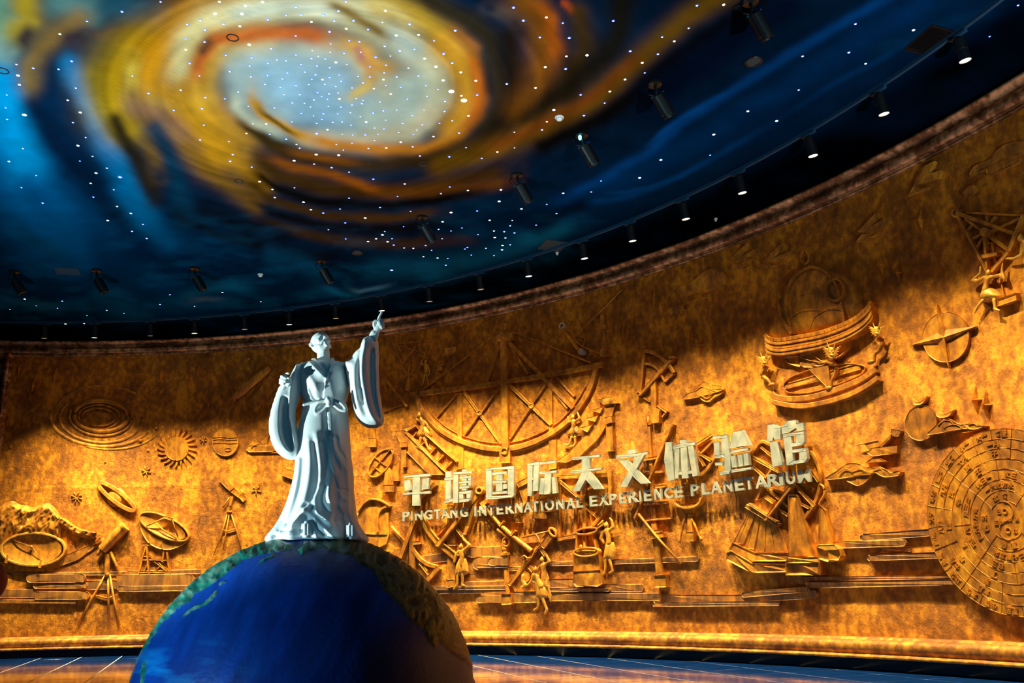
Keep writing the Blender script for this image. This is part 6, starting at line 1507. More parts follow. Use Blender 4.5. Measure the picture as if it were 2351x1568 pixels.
# tube with pale rings and rod, top
r = Relief('ringed_tube_relief', 'slanted tube relief with two pale end discs and a long thin rod', 'relief', (1330, 770))
cylrel(r, 'tube', (1292, 752), (1332, 804), 4.5, 4.5, .10); r.tb('rod', [(1316, 774), (1392, 702), (1428, 664)], 1.4, .12)
M_PALE = simple('pale_worn_disc', (0.55, 0.42, 0.32), 0.4, 0.2)
r.cv('end_ring', ell(1289, 748, 5, 6.5, 30, 24), 3.4, .17, -.01, True, M_PALE); r.pl('end_disc', ell(1333, 807, 6.5, 7.5, 0, 24), .2, -.01, .01, M_PALE)
r.cv('bow', smooth_pts([(1320, 738), (1312, 752), (1320, 770), (1340, 775), (1346, 768)], 4), 1.8, .07); r.cv('arc', smooth_pts([(1318, 778), (1332, 792), (1352, 802), (1378, 812)], 4), 4, .09); r.tb('string', [(1345, 770), (1339, 796)], .9, .07); r.bar('peg', (1355, 802), (1356, 816), 4.5, .10)
r.bar('post', (1382, 722), (1386, 812), 8, .12, 10); r.pl('post_foot', [(1377, 802), (1392, 800), (1394, 816), (1378, 818)], .16); r.bar('bracket', (1378, 752), (1390, 750), 9, .16); r.sculpt('knob', [ball((wall_sz(1396, 759)[0], .04, wall_sz(1396, 759)[1]), .05)], .02, 1); r.tb('hook', [(1388, 728), (1386, 716), (1390, 708)], 1.8, .08)
# equatorial sextant on a post
r = Relief('post_sextant_relief', 'quarter-circle sextant relief on a flat post above the sixth character', 'relief', (1500, 860))
Q = lambda p: zz(1440, 780, 6.03, p)
for a, b_, w, d in ((Q([(235, 85), (180, 700)]), 0, 6, .12), (Q([(160, 770), (620, 250)]), 0, 7, .15), (Q([(640, 460), (515, 575)]), 0, 5, .10)): r.bar('arm', a[0], a[1], w, d)
r.cv('arc', smooth_pts(Q([(230, 150), (350, 175), (460, 240), (560, 340), (640, 455)]), 5), 8, .13); r.cv('inner_arc', smooth_pts(Q([(215, 330), (320, 345), (420, 420), (510, 570)]), 5), 5, .10)
r.bar('sight', *Q([(575, 240), (650, 235)]), 6, .18); r.bar('tip', *Q([(190, 100), (240, 90)]), 5, .16); r.cv('pivot', ell(*Q([(150, 750)])[0], 4, 4, 0, 20), 3, .16, -.01, True)
r.bar('post', *Q([(355, 540), (365, 960)]), 11, .12, 12); r.pl('post_foot', Q([(325, 960), (420, 950), (440, 980), (440, 1145), (325, 1160)]), .18); r.bar('lever', *Q([(410, 905), (545, 1000)]), 5, .12); r.bar('lever_end', *Q([(530, 1000), (480, 1065)]), 3.5, .09); r.bar('strut', *Q([(190, 780), (320, 855)]), 4, .07)
# tall post ladder with slanted pole
r = Relief('ladder_post_relief', 'tall rung post relief with a long curved pole, passing behind the sixth character', 'relief', (1500, 1200))
r.bar('post', (1489, 975), (1500, 1200), 6, .10, 9); r.bar('lower_post', (1500, 1200), (1514, 1320), 11, .13, 16); r.pl('foot', [(1501, 1322), (1528, 1320), (1529, 1348), (1503, 1349)], .22, -.01, .03); r.tb('candle', [(1488, 956), (1488, 975)], [1.2, 3], .08); r.bar('cup', (1483, 974), (1494, 972), 4, .12)
for a, b_ in (((1476, 1055), (1510, 1050)), ((1478, 1088), (1520, 1081)), ((1504, 1118), (1526, 1115)), ((1474, 1158), (1530, 1153)), ((1480, 1195), (1540, 1188))): r.bar('rung', a, b_, 6, .14)
r.bar('collar', (1492, 1232), (1523, 1228), 10, .20); r.bar('collar_ring', (1502, 1220), (1514, 1219), 6, .2)
r.cv('pole', smooth_pts([(1544, 973), (1525, 1015), (1500, 1075), (1484, 1115), (1470, 1155), (1456, 1190)], 4), 6, .18); r.tb('slant_rod', [(1466, 1180), (1510, 1235), (1563, 1294)], 3.2, .22); r.tb('hook', [(1458, 1192), (1464, 1204)], 1.5, .1)
# wheel behind the seventh character
r = Relief('wheel_relief', 'spoked wheel relief behind the seventh and eighth characters', 'relief', (1600, 1050))
r.cv('felloe', smooth_pts([(1598, 1024), (1618, 1010), (1636, 1008), (1642, 1030), (1636, 1056), (1618, 1082), (1602, 1092)], 5), 8, .12)
for a, b_ in (((1600, 1038), (1632, 1058)), ((1604, 1048), (1616, 1070)), ((1608, 1040), (1634, 1014)), ((1600, 1020), (1634, 998))): r.bar('spoke', a, b_, 5, .14)
# small armillary on dragon legs
r = Relief('armillary_relief', 'small armillary relief with a ring, cone body and twisted legs below the sign', 'relief', (1578, 1180))
px_lathe(r, 'neck', [(0, 8), (.1, 9), (.12, 5), (.5, 6), (.55, 9), (.7, 9), (.75, 6), (1, 7)], 1573, 1108, 1577, 1150, .05); r.cv('ring', ell(1578, 1149, 29, 17, -6, 32, -10, 190), 5, .24, .02, False, M_FIG)
r.pl('cone', [(1560, 1160), (1596, 1158), (1588, 1178), (1572, 1180)], .16); r.bar('stem', (1583, 1180), (1583, 1232), 9, .14, 14); r.pl('foot', [(1575, 1222), (1592, 1221), (1592, 1242), (1576, 1243)], .22)
for p in ([(1576, 1180), (1568, 1205), (1564, 1225), (1560, 1246)], [(1588, 1190), (1598, 1212), (1604, 1228), (1612, 1240)]): r.tb('leg', smooth_pts(p, 3), [3.2, 2.2, 3.4, 2.2, 3.4, 2.4, 3.2, 2.4, 3.4, 3.4], .1)
# observatory with fluted pier, tapered piers and great wheel
O = lambda p: zz(1600, 980, 4.125, p)
r = Relief('observatory_relief', 'fluted pier relief with beams and a great scaled wheel behind the last character', 'relief', (1740, 1200))
r.pl('pier_body', O([(500, 790), (560, 700), (680, 640), (760, 720), (770, 950), (860, 1190), (540, 1190), (340, 1100)]), .10)
for a, b_, c_, d_ in (((505, 800), (385, 1105), 555, 440), ((560, 830), (470, 1150), 600, 540), ((600, 870), (550, 1190), 650, 640), ((655, 900), (645, 1190), 690, 740), ((705, 920), (740, 1190), 745, 840)):
    r.pl('flute', O([a, (c_, a[1]+20), (d_, b_[1]+10), b_]), .13, .05, .01)
r.pl('plinth', O([(335, 1095), (545, 1190), (860, 1190), (860, 1270), (515, 1278), (300, 1170)]), .20, -.01, .03); r.pl('lower_plinth', O([(280, 1195), (320, 1175), (515, 1290), (860, 1300), (860, 1375), (515, 1385), (278, 1260)]), .26, -.01, .03)
r.bar('beam', *O([(460, 745), (760, 930)]), 9, .22); r.bar('beam', *O([(485, 725), (750, 900)]), 4, .27); r.bar('beam', *O([(640, 885), (905, 540)]), 6.5, .26); r.bar('head_block', *O([(650, 660), (725, 715)]), 9, .2)
r.cv('wheel_rim', smooth_pts(O([(510, 260), (600, 145), (690, 170), (800, 220), (1060, 240), (1130, 340), (1165, 470), (1150, 600), (1100, 740), (1010, 870)]), 4), 8, .13)
for a, b_, w in (((510, 280), (860, 470), 9), ((860, 470), (1100, 600), 6), ((520, 370), (640, 480), 6), ((600, 190), (730, 300), 5), ((700, 400), (640, 480), 6), ((450, 500), (860, 640), 6), ((640, 560), (860, 760), 8), ((920, 545), (1110, 750), 9), ((960, 720), (1060, 770), 6), ((560, 690), (620, 560), 6), ((760, 770), (860, 840), 7), ((900, 560), (905, 640), 8), ((1060, 400), (1150, 520), 6), ((790, 210), (900, 560), 5)):
    r.bar('spoke', *O([a, b_]), w*.8, .15)
r.tb('scroll', smooth_pts(O([(1165, 545), (1200, 570), (1210, 640), (1175, 700), (1160, 740)]), 4), 3, .12)
r = Relief('tapered_pier_relief', 'tall tapered pier relief on a heavy block, right of the fluted pier', 'relief', O([(960, 1000)])[0])
r.pl('shaft', O([(860, 640), (940, 640), (1110, 1230), (865, 1240)]), .22, -.01, .04); r.pl('block', O([(835, 1290), (860, 1235), (1145, 1230), (1155, 1290), (1155, 1405), (840, 1405)]), .34, -.01, .05); r.pl('block_top', O([(862, 1236), (1143, 1232), (1150, 1285), (840, 1290)]), .36, .2, .02, M_FIG)
r = Relief('short_pier_relief', 'shorter tapered pier relief on a faceted block, right of the tall one', 'relief', O([(1230, 1100)])[0])
r.pl('shaft', O([(1160, 735), (1210, 790), (1290, 1120), (1145, 1120)]), .16, -.01, .03); r.pl('block', O([(1130, 1140), (1160, 1115), (1300, 1115), (1345, 1155), (1360, 1220), (1340, 1265), (1240, 1280), (1145, 1250)]), .30, -.01, .04); r.pl('block_top', O([(1135, 1135), (1160, 1118), (1300, 1118), (1340, 1158), (1215, 1172)]), .32, .2, .01, M_FIG)

# celestial globe (armillary dome)
A = lambda p: zz(1700, 550, 3.825, p)
r = Relief('celestial_globe_relief', 'large domed celestial globe relief on a dragon-headed stand, upper right', 'relief', A([(700, 800)])[0])
def dome():
    outl = smooth_pts(A([(235, 830), (270, 700), (330, 520), (400, 380), (500, 280), (600, 232), (740, 245), (880, 300), (980, 400), (1040, 530), (1060, 640), (950, 720), (700, 790), (450, 850), (300, 870)]), 4, True)
    P = to_sz(outl, .1); arr = np.array(P); g_ = .06
    gx, gz = np.meshgrid(np.arange(arr[:, 0].min(), arr[:, 0].max(), g_), np.arange(arr[:, 1].min(), arr[:, 1].max(), g_)); gx, gz = gx.ravel(), gz.ravel()
    ok = inside(gx, gz, P) & (pdist(gx, gz, P) > .03); pts = [Vector(p) for p in P]+[Vector(q) for q in zip(gx[ok], gz[ok])]; n = len(P)
    v2, _, f2, _, _, _ = delaunay_2d_cdt(pts, [(i, (i+1) % n) for i in range(n)], [], 1, 1e-4)
    X = np.array([v[0] for v in v2]); Z_ = np.array([v[1] for v in v2]); d = np.clip(pdist(X, Z_, P)/.9, 0, 1); h = np.sqrt(1-(1-d)**2)*.20+.02*np.minimum(d*30, 1)
    bm = bmesh.new(); V_ = [bm.verts.new(sn(X[i], h[i]+.008*noise.noise(Vector((X[i]*4, Z_[i]*4, 0))), Z_[i])) for i in range(len(X))]
    for f in f2:
        try: bm.faces.new([V_[i] for i in f])
        except ValueError: pass
    bmesh.ops.recalc_face_normals(bm, faces=bm.faces[:]); return bm
r.add('dome', dome(), None, True)
merid = [smooth_pts(A(p), 5) for p in ([(600, 235), (700, 260), (790, 330), (850, 440), (890, 600), (905, 720)], [(600, 235), (500, 290), (430, 380), (400, 500), (400, 620), (430, 760), (450, 830)], [(330, 520), (340, 620), (390, 740), (440, 830)])]
for p in merid: r.cv('meridian_band', p, 6, .22)
for p in merid:
    for q0, q1 in list(zip(p[:-1], p[1:]))[1::1]:
        L = math.hypot(q1[0]-q0[0], q1[1]-q0[1]) or 1; nx, ny = -(q1[1]-q0[1])/L, (q1[0]-q0[0])/L
        r.bar('graduation', (q0[0]+nx*2.4, q0[1]+ny*2.4), (q0[0]-nx*2.4, q0[1]-ny*2.4), 1.6, .235, None, .2)
r.cv('small_ring', ell(*A([(825, 440)])[0], 20, 25, 0, 36), 5, .27, .1, True)
for p in ([(430, 520), (560, 475), (700, 475), (820, 520)], [(560, 780), (640, 660), (760, 600), (870, 600)], [(430, 680), (540, 620), (700, 610)], [(560, 380), (640, 370), (740, 400)]): r.tb('latitude_line', smooth_pts(A(p), 4), .7, .235)
band = A([(210, 850), (240, 880), (330, 895), (500, 870), (700, 830), (900, 760), (1040, 680), (1120, 600), (1130, 560)])
for dy, w, d in ((-4, 9, .22), (5, 6, .30), (13, 8, .26), (21, 6, .31), (28, 9, .28)):
    r.cv('horizon_band', smooth_pts([(x+max(0, (dy+4))*.10, y+dy) for x, y in band], 4), w, d)
hp_ = smooth_pts([(x, y-4) for x, y in band], 7)
for a, b_ in zip(hp_[1:-1:2], hp_[2::2]): r.bar('graduation', (a[0], a[1]-3), (a[0]+.6, a[1]+3), 1.8, .24, None, .2)
r.sculpt('flame_finial', [chain([(wall_sz(x, y)[0], .08, wall_sz(x, y)[1], q*px_m(x, y)) for x, y, q in [(*A([p])[0], w) for p, w in (((585, 225), 5), ((545, 185), 3), ((548, 130), 3), ((575, 85), 2), ((610, 130), 3), ((612, 185), 3), ((590, 220), 4))]])], .02, 1)
r.add('lower_bowl', slab_sz(to_sz(smooth_pts(A([(370, 1040), (560, 1000), (760, 940), (960, 880), (900, 1000), (760, 1090), (600, 1125), (450, 1100)]), 4, True), .12), .12, -.01, .04))
for p in ([(480, 1010), (600, 1060), (750, 1085)], [(620, 1000), (700, 1060), (760, 1080)]): r.tb('bowl_line', smooth_pts(A(p), 3), 1.2, .13)
r.cv('base_ring', smooth_pts(A([(270, 1350), (310, 1385), (450, 1400), (640, 1380), (860, 1310), (1050, 1230), (1180, 1140)]), 5), 13, .16); r.cv('base_band', smooth_pts(A([(280, 1375), (330, 1415), (460, 1430), (660, 1410), (880, 1345), (1070, 1260), (1190, 1180)]), 5), 9, .10, -.01, False, M_CLOUD); r.cv('base_foot', smooth_pts(A([(275, 1425), (420, 1455), (560, 1460), (760, 1425), (960, 1360), (1110, 1280), (1200, 1215)]), 5), 11, .20)
r.cv('base_far_edge', smooth_pts(A([(375, 1310), (390, 1250), (480, 1190), (700, 1120), (950, 1090), (1080, 1110), (1085, 1150)]), 5), 2, .08); r.cv('base_inner_edge', smooth_pts(A([(370, 1300), (430, 1345), (620, 1340), (850, 1270), (1040, 1190), (1085, 1150)]), 5), 2, .10)
r.bar('cross_plank', *A([(380, 1300), (1050, 1120)]), 11, .06); r.bar('cross_plank', *A([(420, 1260), (1000, 1090)]), 3, .07)
def dragon(r, x, y, s):
    head = [((0, 0), 8), ((0, 9), 6.5), ((-1, 15), 5)]
    pr = [chain([(wall_sz(x+a[0]*s, y+a[1]*s, .3)[0], .30, wall_sz(x+a[0]*s, y+a[1]*s, .3)[1], q*s*px_m(x, y)) for a, q in head])]
    def c2(p): return chain([(wall_sz(x+a*s, y+b_*s, n)[0], n, wall_sz(x+a*s, y+b_*s, n)[1], q*s*px_m(x, y)) for a, b_, n, q in p])
    pr += [c2([(-5, -6, .34, 1.8), (-9, -16, .34, 1.0)]), c2([(5, -6, .34, 1.8), (8, -18, .34, 1.0)])]
    for k in range(5):
        pr += [c2([(-6, -2+k*3, .30, 2), (-20+k*2, -8+k*5.5, .26, 1.1)]), c2([(6, -2+k*3, .30, 2), (19-k*2, -9+k*5.5, .26, 1.1)])]
    pr += [c2([(-4, 2, .42, 2), (-1, 4, .42, 1.4)]), c2([(4, 2, .42, 2), (1, 4, .42, 1.4)]), c2([(-3, 9, .42, 2), (3, 9, .42, 2)]), c2([(-5, 13, .38, 2), (0, 15, .40, 2.2), (5, 13, .38, 2)])]
    r.sculpt('dragon_head', pr, .014, 1, M_FIG)
E_ = A([(800, 975), (205, 1050), (1195, 790)])
for (x, y), s, leg in ((E_[0], 1.15, [(790, 1080), (845, 1110), (835, 1180), (800, 1250), (805, 1310)]), (E_[1], .9, [(230, 1110), (190, 1190), (240, 1230), (270, 1270), (300, 1280)]), (E_[2], .95, [(1215, 870), (1250, 900), (1220, 970), (1180, 1010), (1175, 1080)])):
    pts = smooth_pts(A(leg), 4); rad = [6.5-3.6*i/(len(pts)-1) for i in range(len(pts))]
    r.tb('leg', pts, rad, .14)
    r.sculpt('claw', [ball((wall_sz(*pts[-1])[0], .14, wall_sz(*pts[-1])[1]), .07, (1.4, 1, .8))], .02, 1)
    dragon(r, x, y, s)
r.pl('centre_leg', A([(590, 1130), (770, 1100), (790, 1300), (760, 1300)]), .12)

# compass star
r = Relief('compass_relief', 'round compass relief with a bold four-pointed star, right', 'relief', (2172, 772))
r.pl('disc', ell(2171, 774, 53, 58, 10, 48), .08)
def cstar():
    K = [(2156, 700), (2176, 758), (2246, 750), (2178, 784), (2184, 846), (2158, 788), (2096, 793), (2158, 765)]
    bm = bmesh.new(); c = bm.verts.new(sn(*(lambda q: (q[0], .17, q[1]))(wall_sz(2168, 774, .17)))); ring = [bm.verts.new(sn(*(lambda q: (q[0], .085, q[1]))(wall_sz(*p)))) for p in K]; low = [bm.verts.new(sn(*(lambda q: (q[0], 0, q[1]))(wall_sz(*p)))) for p in K]
    for i in range(8): bm.faces.new((c, ring[i], ring[(i+1) % 8])); bm.faces.new((ring[i], low[i], low[(i+1) % 8], ring[(i+1) % 8]))
    bmesh.ops.recalc_face_normals(bm, faces=bm.faces[:]); return bm
r.add('star', cstar())
# big right sextant
B = lambda p: zz(2180, 300, 3.564, p)
r = Relief('right_sextant_relief', 'large triangular sextant relief with a hub disc at the right edge', 'relief', B([(285, 830)])[0])
for a, b_, w, d in (((45, 670), (570, 860), 9, .14), ((45, 670), (310, 1160), 6, .12), ((130, 670), (640, 695), 5, .10), ((600, 700), (480, 985), 9, .16), ((480, 985), (330, 1160), 8, .14), ((120, 720), (280, 830), 6, .11), ((300, 845), (480, 975), 9, .14), ((280, 860), (300, 1130), 6, .12), ((300, 840), (600, 705), 5, .10), ((170, 890), (250, 850), 4, .09), ((215, 965), (270, 875), 4, .09), ((135, 820), (190, 760), 3, .08), ((295, 700), (305, 750), 3, .08), ((375, 700), (330, 760), 4, .08), ((310, 920), (370, 920), 4, .05), ((375, 1080), (345, 920), 5, .06), ((260, 1030), (385, 1005), 8, .18), ((415, 1210), (440, 1340), 2.5, .06)): r.bar('beam', *B([a, b_]), w, d)
r.pl('hub', ell(*B([(283, 830)])[0], 10, 10.5), .22); r.cv('pivot', ell(*B([(42, 672)])[0], 7, 8), 4, .14, -.01, True)
tag(link('block_relief', bm_mesh('block_relief', slab_sz(to_sz(B([(390, 1380), (540, 1325), (548, 1385), (385, 1440)]), .16), .16, -.01, .03)), M_REL), 'slanted rectangular block relief behind the striding figure', 'relief')
# sun and moons with cloud
r = Relief('moon_relief', 'large round moon relief with a cloud across it, right', 'relief', (2118, 970)); r.pl('disc', ell(2114, 971, 36, 41, 15, 44), .09)
D = lambda p: zz(1850, 680, 3.563, p)
r.pl('cloud', smooth_pts(D([(990, 1130), (1060, 1060), (1100, 1015), (1160, 1000), (1210, 1030), (1260, 1050), (1300, 1045), (1370, 1040), (1400, 1060), (1465, 1060), (1380, 1090), (1280, 1085), (1100, 1120)]), 3, True), .16, -.01, .012); r.pl('cloud_puff', smooth_pts(D([(1240, 1090), (1330, 1060), (1400, 1050), (1440, 1065), (1400, 1095), (1340, 1105), (1280, 1118)]), 3, True), .13)
for p in ([(1080, 1060), (1130, 1020), (1180, 1020), (1210, 1050)], [(1130, 1080), (1180, 1055), (1240, 1055), (1280, 1085)], [(1330, 1055), (1370, 1040), (1400, 1060)]): r.tb('cloud_line', smooth_pts(D(p), 3), .9, .16)
def crescent(label, a, m_, b_, mi):
    o = smooth_pts(D([a, m_[0], m_[1], b_]), 5)+smooth_pts(D([b_, mi[1], mi[0], a]), 5)[1:-1]
    tag(link('crescent_relief', bm_mesh('crescent_relief', slab_sz(to_sz(o, .12), .12, -.01, .008)), M_FIG), label, 'relief', 'crescent moon reliefs')
crescent('thin crescent relief above the round moon', (868, 835), ((885, 885), (950, 880)), (988, 818), ((895, 862), (940, 862)))
crescent('bright gold crescent relief right of the round moon', (1060, 915), ((1075, 985), (1160, 985)), (1208, 928), ((1100, 962), (1150, 962)))
# birds and clouds
def bird(label, zf, body, wings, neck):
    r = Relief('crane_relief', label, 'relief', zf([body[0]])[0], 'flying crane reliefs')
    r.pl('body', zf(body), .11, -.01, .014)
    for w in wings: r.pl('wing', zf(w), .13, -.01, .010)
    r.tb('neck', smooth_pts(zf(neck), 3), 1.6, .10)
bird('flying crane relief with spread feathers over the cloud, lower right', D, [(480, 1210), (590, 1180), (620, 1240), (560, 1270), (500, 1260)], [[(540, 1240), (750, 1215), (745, 1285), (540, 1310), (500, 1280)], [(590, 1240), (640, 1180), (700, 1130), (690, 1170), (620, 1230)], [(485, 1365), (540, 1325), (600, 1325), (655, 1350)], [(695, 1120), (700, 1085), (778, 1100), (760, 1145), (715, 1150)]], [(590, 1180), (540, 1190), (480, 1205), (420, 1215)])
G = lambda p: zz(1300, 300, 3.3586, p)
bird('dim crane relief under the cornice left of the dome', G, [(1500, 1075), (1540, 1010), (1580, 1030), (1560, 1060)], [[(1520, 1010), (1640, 890), (1670, 870), (1590, 1000), (1540, 1040)], [(1560, 1000), (1720, 930), (1680, 985), (1580, 1020)]], [(1560, 1050), (1600, 1040), (1640, 1040)])
bird('dimmest crane relief, farther left under the cornice', G, [(1260, 1070), (1290, 1030), (1350, 1030), (1330, 1060)], [[(1270, 990), (1390, 870), (1360, 960), (1300, 1020)], [(1300, 1000), (1440, 920), (1400, 970), (1310, 1025)]], [(1330, 1050), (1370, 1040), (1400, 1030)])
bird('crane relief above the dome near the cornice', G, [(2230, 860), (2280, 800), (2340, 790), (2310, 840)], [[(2250, 780), (2380, 640), (2400, 690), (2290, 790)], [(2290, 770), (2450, 680), (2430, 740), (2320, 800)]], [(2320, 830), (2370, 815), (2400, 800)])
H2 = lambda p: zz(2050, 320, 3.734, p)
bird('crane relief close under the cornice at the far right', H2, [(120, 490), (180, 400), (240, 420), (300, 405), (290, 430)], [[(180, 400), (260, 230), (355, 185), (320, 280), (220, 370)], [(190, 395), (300, 300), (405, 265), (385, 330), (260, 370)]], [(150, 470), (220, 450), (310, 410)])
def puffs(label, zf, outs, lines, d=.10):
    r = Relief('puffy_cloud_relief', label, 'relief', zf([outs[0][0]])[0], 'scroll-edged cloud reliefs')
    for i, o in enumerate(outs): r.pl('layer', smooth_pts(zf(o), 3, True), d+.03*i, -.01, .012)
    for l in lines: r.tb('scroll_line', smooth_pts(zf(l), 4), .9, d+.03*(len(outs)-1)+.0)
puffs('leaf-shaped scroll cloud relief below the bright star pair', lambda p: zz(1240, 620, 4.6125, p), [[(1650, 1270), (1700, 1200), (1740, 1185), (1800, 1210), (1850, 1220), (1920, 1230), (1945, 1275), (1900, 1320), (1840, 1350), (1790, 1395), (1730, 1385), (1690, 1350)], [(1505, 1370), (1560, 1310), (1640, 1280), (1700, 1240), (1790, 1260), (1940, 1265), (1700, 1340)]], [[(1640, 1290), (1700, 1240), (1760, 1240), (1850, 1285)], [(1700, 1330), (1760, 1350), (1830, 1300)]])
puffs('cloud relief with a straight underside below the lower right crane', D, [[(310, 1490), (340, 1440), (420, 1390), (500, 1400), (530, 1450), (500, 1510), (430, 1550), (370, 1530)], [(160, 1505), (250, 1430), (340, 1370), (430, 1370), (530, 1410), (600, 1390), (660, 1440), (560, 1450)], [(570, 1440), (630, 1410), (690, 1440), (770, 1425), (760, 1465), (710, 1475), (640, 1480)]], [[(260, 1450), (320, 1410), (380, 1430)], [(360, 1430), (430, 1400), (500, 1440)], [(540, 1410), (600, 1400), (640, 1450)]])
puffs('dark scroll cloud relief under the cornice in the middle', lambda p: zz(1240, 620, 4.6125, p), [[(1450, 230), (1480, 180), (1560, 150), (1650, 90), (1750, 10), (1850, -20), (1950, 40), (1975, 100), (1900, 190), (1780, 225), (1600, 255), (1500, 290)]], [[(1560, 160), (1580, 220), (1640, 240)], [(1700, 130), (1760, 60), (1830, 60), (1840, 110), (1780, 140)], [(1650, 150), (1750, 200), (1860, 190), (1900, 120)]], .08)
puffs('small curled cloud relief left of the dark scroll cloud', lambda p: zz(1240, 620, 4.6125, p), [[(1370, 430), (1400, 395), (1500, 375), (1510, 400), (1540, 440), (1400, 480), (1375, 460)]], [[(1510, 370), (1640, 320), (1760, 290)], [(1400, 400), (1420, 430), (1420, 470)], [(1450, 390), (1470, 420), (1470, 460)]], .08)
puffs('long streaming cloud relief in the upper right corner', H2, [[(655, 300), (700, 230), (820, 180), (900, 90), (1000, 30), (1180, 20), (1180, 90), (1000, 170), (850, 240), (700, 320)], [(800, 260), (900, 200), (1060, 130), (1080, 190), (960, 250), (830, 310)], [(605, 450), (650, 405), (700, 395), (705, 440), (625, 488)]], [[(700, 400), (800, 340), (950, 260), (1080, 200)], [(750, 280), (850, 235), (960, 190), (1100, 130)], [(660, 400), (680, 440), (670, 460)]], .07)

# calendar disc: cells standing proud between sunken joints
dc = [wall_sz(2129, 1162, .15), wall_sz(2340, 985, .15), wall_sz(2320, 1412, .15), wall_sz(2180, 1040, .15), wall_sz(2218, 1370, .15)]
Am = np.array([[2*p[0], 2*p[1], 1] for p in dc]); bv = np.array([p[0]**2+p[1]**2 for p in dc]); q = np.linalg.lstsq(Am, bv, rcond=None)[0]
DS, DZ = q[0], q[1]; DR = math.sqrt(q[2]+DS*DS+DZ*DZ)
r = Relief('calendar_disc', 'huge round calendar disc relief with rings of characters at the right edge', 'relief', (2328, 1195))
def dpt(rad, deg): a = math.radians(deg); return (DS-rad*DR*math.sin(a), DZ+rad*DR*math.cos(a))      # deg clockwise from the top as seen
r.add('base_disc', slab_sz([dpt(1, i*5) for i in range(72)], .13, -.01, .02, .3))
def dang(px, py):
    s_, z_ = wall_sz(px, py, .15); return math.degrees(math.atan2(-(s_-DS), z_-DZ)) % 360
a_ul = dang(*zz(2100, 960, 3.41, [(215, 380)])[0]); a_ll = dang(*zz(2100, 960, 3.41, [(390, 1320)])[0])
RR = [1.0, .885, .78, .668, .553, .442, .327, .206]
NS = [24, 12, 12, 8, 8, 4, 4]
def cell(r0, r1, a0, a1):
    n_ = max(2, int((a1-a0)/6)); g = .007/DR
    ga0 = math.degrees(g/r1); ga1 = math.degrees(g/max(r0, .1))
    return [dpt(r1-g, a0+ga0+(a1-a0-2*ga0)*i/n_) for i in range(n_+1)]+[dpt(r0+g, a1-ga1-(a1-a0-2*ga1)*i/n_) for i in range(n_+1)]
ang_off = a_ul
for k in range(7):
    n_ = NS[k]
    for i in range(n_):
        a0 = ang_off+360*i/n_; r.add('panel', slab_sz(cell(RR[k+1], RR[k], a0, a0+360/n_), .145, .12, .006, .3))
r.add('centre_disc', slab_sz([dpt(RR[7]-.006, i*8) for i in range(45)], .145, .12, .006, .3))
def curve_sz(pts, w, d1, d0):
    bm = bmesh.new(); R_ = []
    for i, p in enumerate(pts):
        a = pts[max(0, i-1)]; b_ = pts[min(len(pts)-1, i+1)]; L = math.hypot(b_[0]-a[0], b_[1]-a[1]) or 1; nx, nz_ = -(b_[1]-a[1])/L*w/2, (b_[0]-a[0])/L*w/2
        R_.append([bm.verts.new(sn(p[0]-nx, d0, p[1]-nz_)), bm.verts.new(sn(p[0]-nx*.6, d1, p[1]-nz_*.6)), bm.verts.new(sn(p[0]+nx*.6, d1, p[1]+nz_*.6)), bm.verts.new(sn(p[0]+nx, d0, p[1]+nz_))])
    for a, b_ in zip(R_[:-1], R_[1:]):
        for j in range(3): bm.faces.new((a[j], a[j+1], b_[j+1], b_[j]))
    bmesh.ops.recalc_face_normals(bm, faces=bm.faces[:]); return bm
sc_pts = [(DS-.0+math.sin(t)*.5*RR[7]*DR*.98*1.0, DZ+(.5*RR[7]*DR)+math.cos(t)*.5*RR[7]*DR*.98) for t in [PI*i/12 for i in range(13)]]+[(DS-math.sin(t)*.5*RR[7]*DR*.98, DZ-(.5*RR[7]*DR)+math.cos(t)*.5*RR[7]*DR*.98) for t in [PI*i/12 for i in range(13)]]
r.add('swirl_line', curve_sz([(2*DS-x, z) for x, z in sc_pts], .02, .16, .14))
for dz in (.5, -.5):
    r.add('swirl_eye', curve_sz([(DS+.045*math.cos(t), DZ+dz*RR[7]*DR+.045*math.sin(t)) for t in [2*PI*i/16 for i in range(17)]], .016, .16, .14))
def glyph(txt, rad, deg, h, w=None, spread=None):
    w = w or h
    n_ = len(txt); step = spread if spread is not None else math.degrees(w*1.12/(rad*DR))
    for i, c_ in enumerate(txt):
        a = deg+(i-(n_-1)/2)*step; ar = math.radians(a); ux, uz = -math.cos(ar), -math.sin(ar); vx, vz = -math.sin(ar), math.cos(ar); c0_ = dpt(rad, a)
        hh = h*(.16 if c_ in '一' else .6 if c_ in '二' else 1)
        fn = lambda u, v: (c0_[0]+ux*(u-.5)*w+vx*(v-.5)*hh, c0_[1]+uz*(u-.5)*w+vz*(v-.5)*hh)
        r.add('character', text_bm(c_, fn, .14, .158), M_REL)
t0_ = a_ul
OUT = {-2: '大暑', -3: '小暑', 1: '立冬', 2: '小雪', 3: '大雪', 4: '冬至', 0: '霜降', -1: '寒露'}
seq = ['霜降', '寒露', '秋分', '白露', '处暑', '立秋', '大暑', '小暑', '夏至']
dm = .5*(RR[0]+RR[1])
for i, t_ in enumerate(seq): glyph(t_, dm, ang_off-15*(i+.5), .11)
for i, t_ in enumerate(['立冬', '小雪', '大雪', '冬至']): glyph(t_, dm, ang_off+15*(i+.5), .11)
for i, t_ in enumerate(['九月', '八月', '七月', '六月']): glyph(t_, .5*(RR[1]+RR[2]), ang_off-30*(i+.5), .11)
for i, t_ in enumerate(['十月', '一月']): glyph(t_, .5*(RR[1]+RR[2]), ang_off+30*(i+.5), .11)
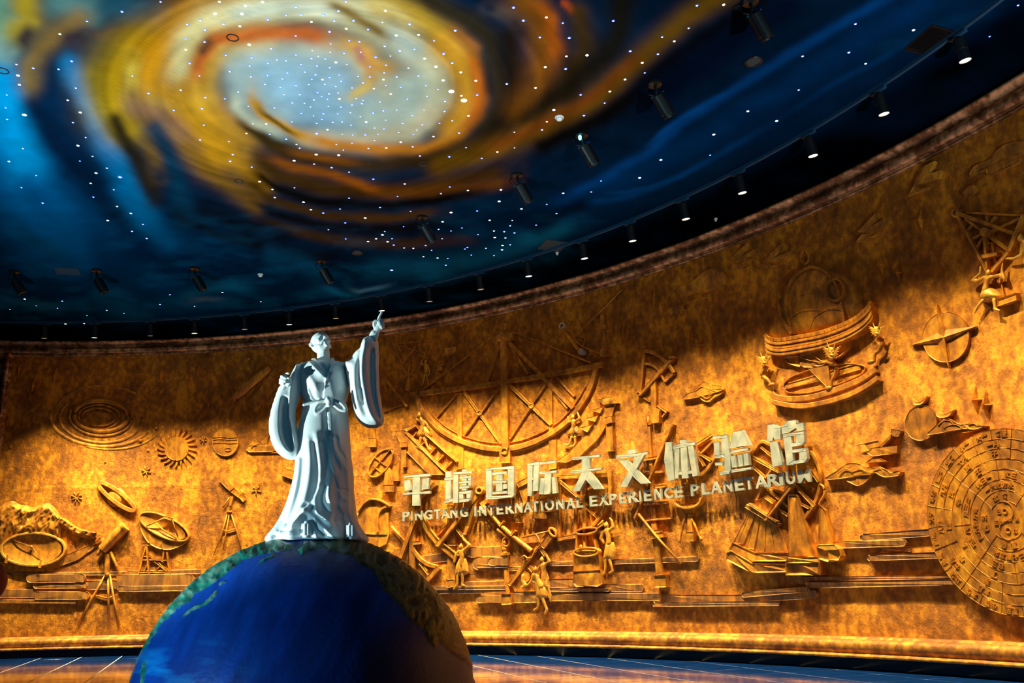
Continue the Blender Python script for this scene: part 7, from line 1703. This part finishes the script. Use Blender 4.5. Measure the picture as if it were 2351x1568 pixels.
for i, t_ in enumerate('戌酉申未'): glyph(t_, .5*(RR[2]+RR[3]), ang_off-30*(i+.5), .12)
for i, t_ in enumerate('亥子'): glyph(t_, .5*(RR[2]+RR[3]), ang_off+30*(i+.5), .12)
for i, t_ in enumerate('辛庚丁'): glyph(t_, .5*(RR[3]+RR[4]), ang_off-45*(i+.45), .12)
glyph('壬', .5*(RR[3]+RR[4]), ang_off+22, .12)
for t_, a in (('兑三二', -22), ('坤三八', -62), ('离三', -112), ('乾三一', 22), ('次三', 62)): glyph(t_, .5*(RR[4]+RR[5]), ang_off+a, .10, None, 9)
for t_, a in (('四九西方金', -45), ('二七南方火', -128), ('一六北方水', 42)): glyph(t_, .5*(RR[5]+RR[6]), ang_off+a, .10, None, 11)
for t_, a in (('西秋', -45), ('夏南', -130), ('北冬', 40)): glyph(t_, .5*(RR[6]+RR[7]), ang_off+a, .11, None, 26)
for t_, dx, dz in (('五', -.62, -.05), ('十', -.22, -.02), ('中', .2, .02), ('央', .6, .03), ('己', -.35, .5), ('戊', .4, -.55)):
    s_c, z_c = DS-dx*RR[7]*DR, DZ+dz*RR[7]*DR
    r.add('character', text_bm(t_, (lambda u, v, s_c=s_c, z_c=z_c: (s_c-(u-.5)*.08, z_c+(v-.5)*.08)), .14, .158), M_REL)
# dark red rounded thing entering at the left edge
P_ = ray(-32, 1335)*(14.0/ray(-32, 1335)[1]); P_[2] += CZ
o = empty('red_lantern', (P_[0], P_[1], P_[2]-.36), 'dark red rounded lantern barely entering at the left edge', 'lantern')
bm = bmesh.new(); bmesh.ops.create_uvsphere(bm, u_segments=32, v_segments=18, radius=1, matrix=Matrix.Translation(P_) @ Matrix.Diagonal((.29, .29, .33, 1)))
link('shade', bm_mesh('shade', bm), simple('dark_red_cloth', (0.16, 0.006, 0.004), 0.7), o, True)
link('pole', bm_mesh('pole', tube3([Vector((P_[0], P_[1], 0.03)), Vector((P_[0], P_[1], P_[2]-.30))], [.02, .02])), M_BLACK, o)
bm = bmesh.new(); bmesh.ops.create_cone(bm, cap_ends=True, segments=24, radius1=.2, radius2=.17, depth=.04, matrix=Matrix.Translation((P_[0], P_[1], .02)))
link('base', bm_mesh('base', bm), M_BLACK, o)
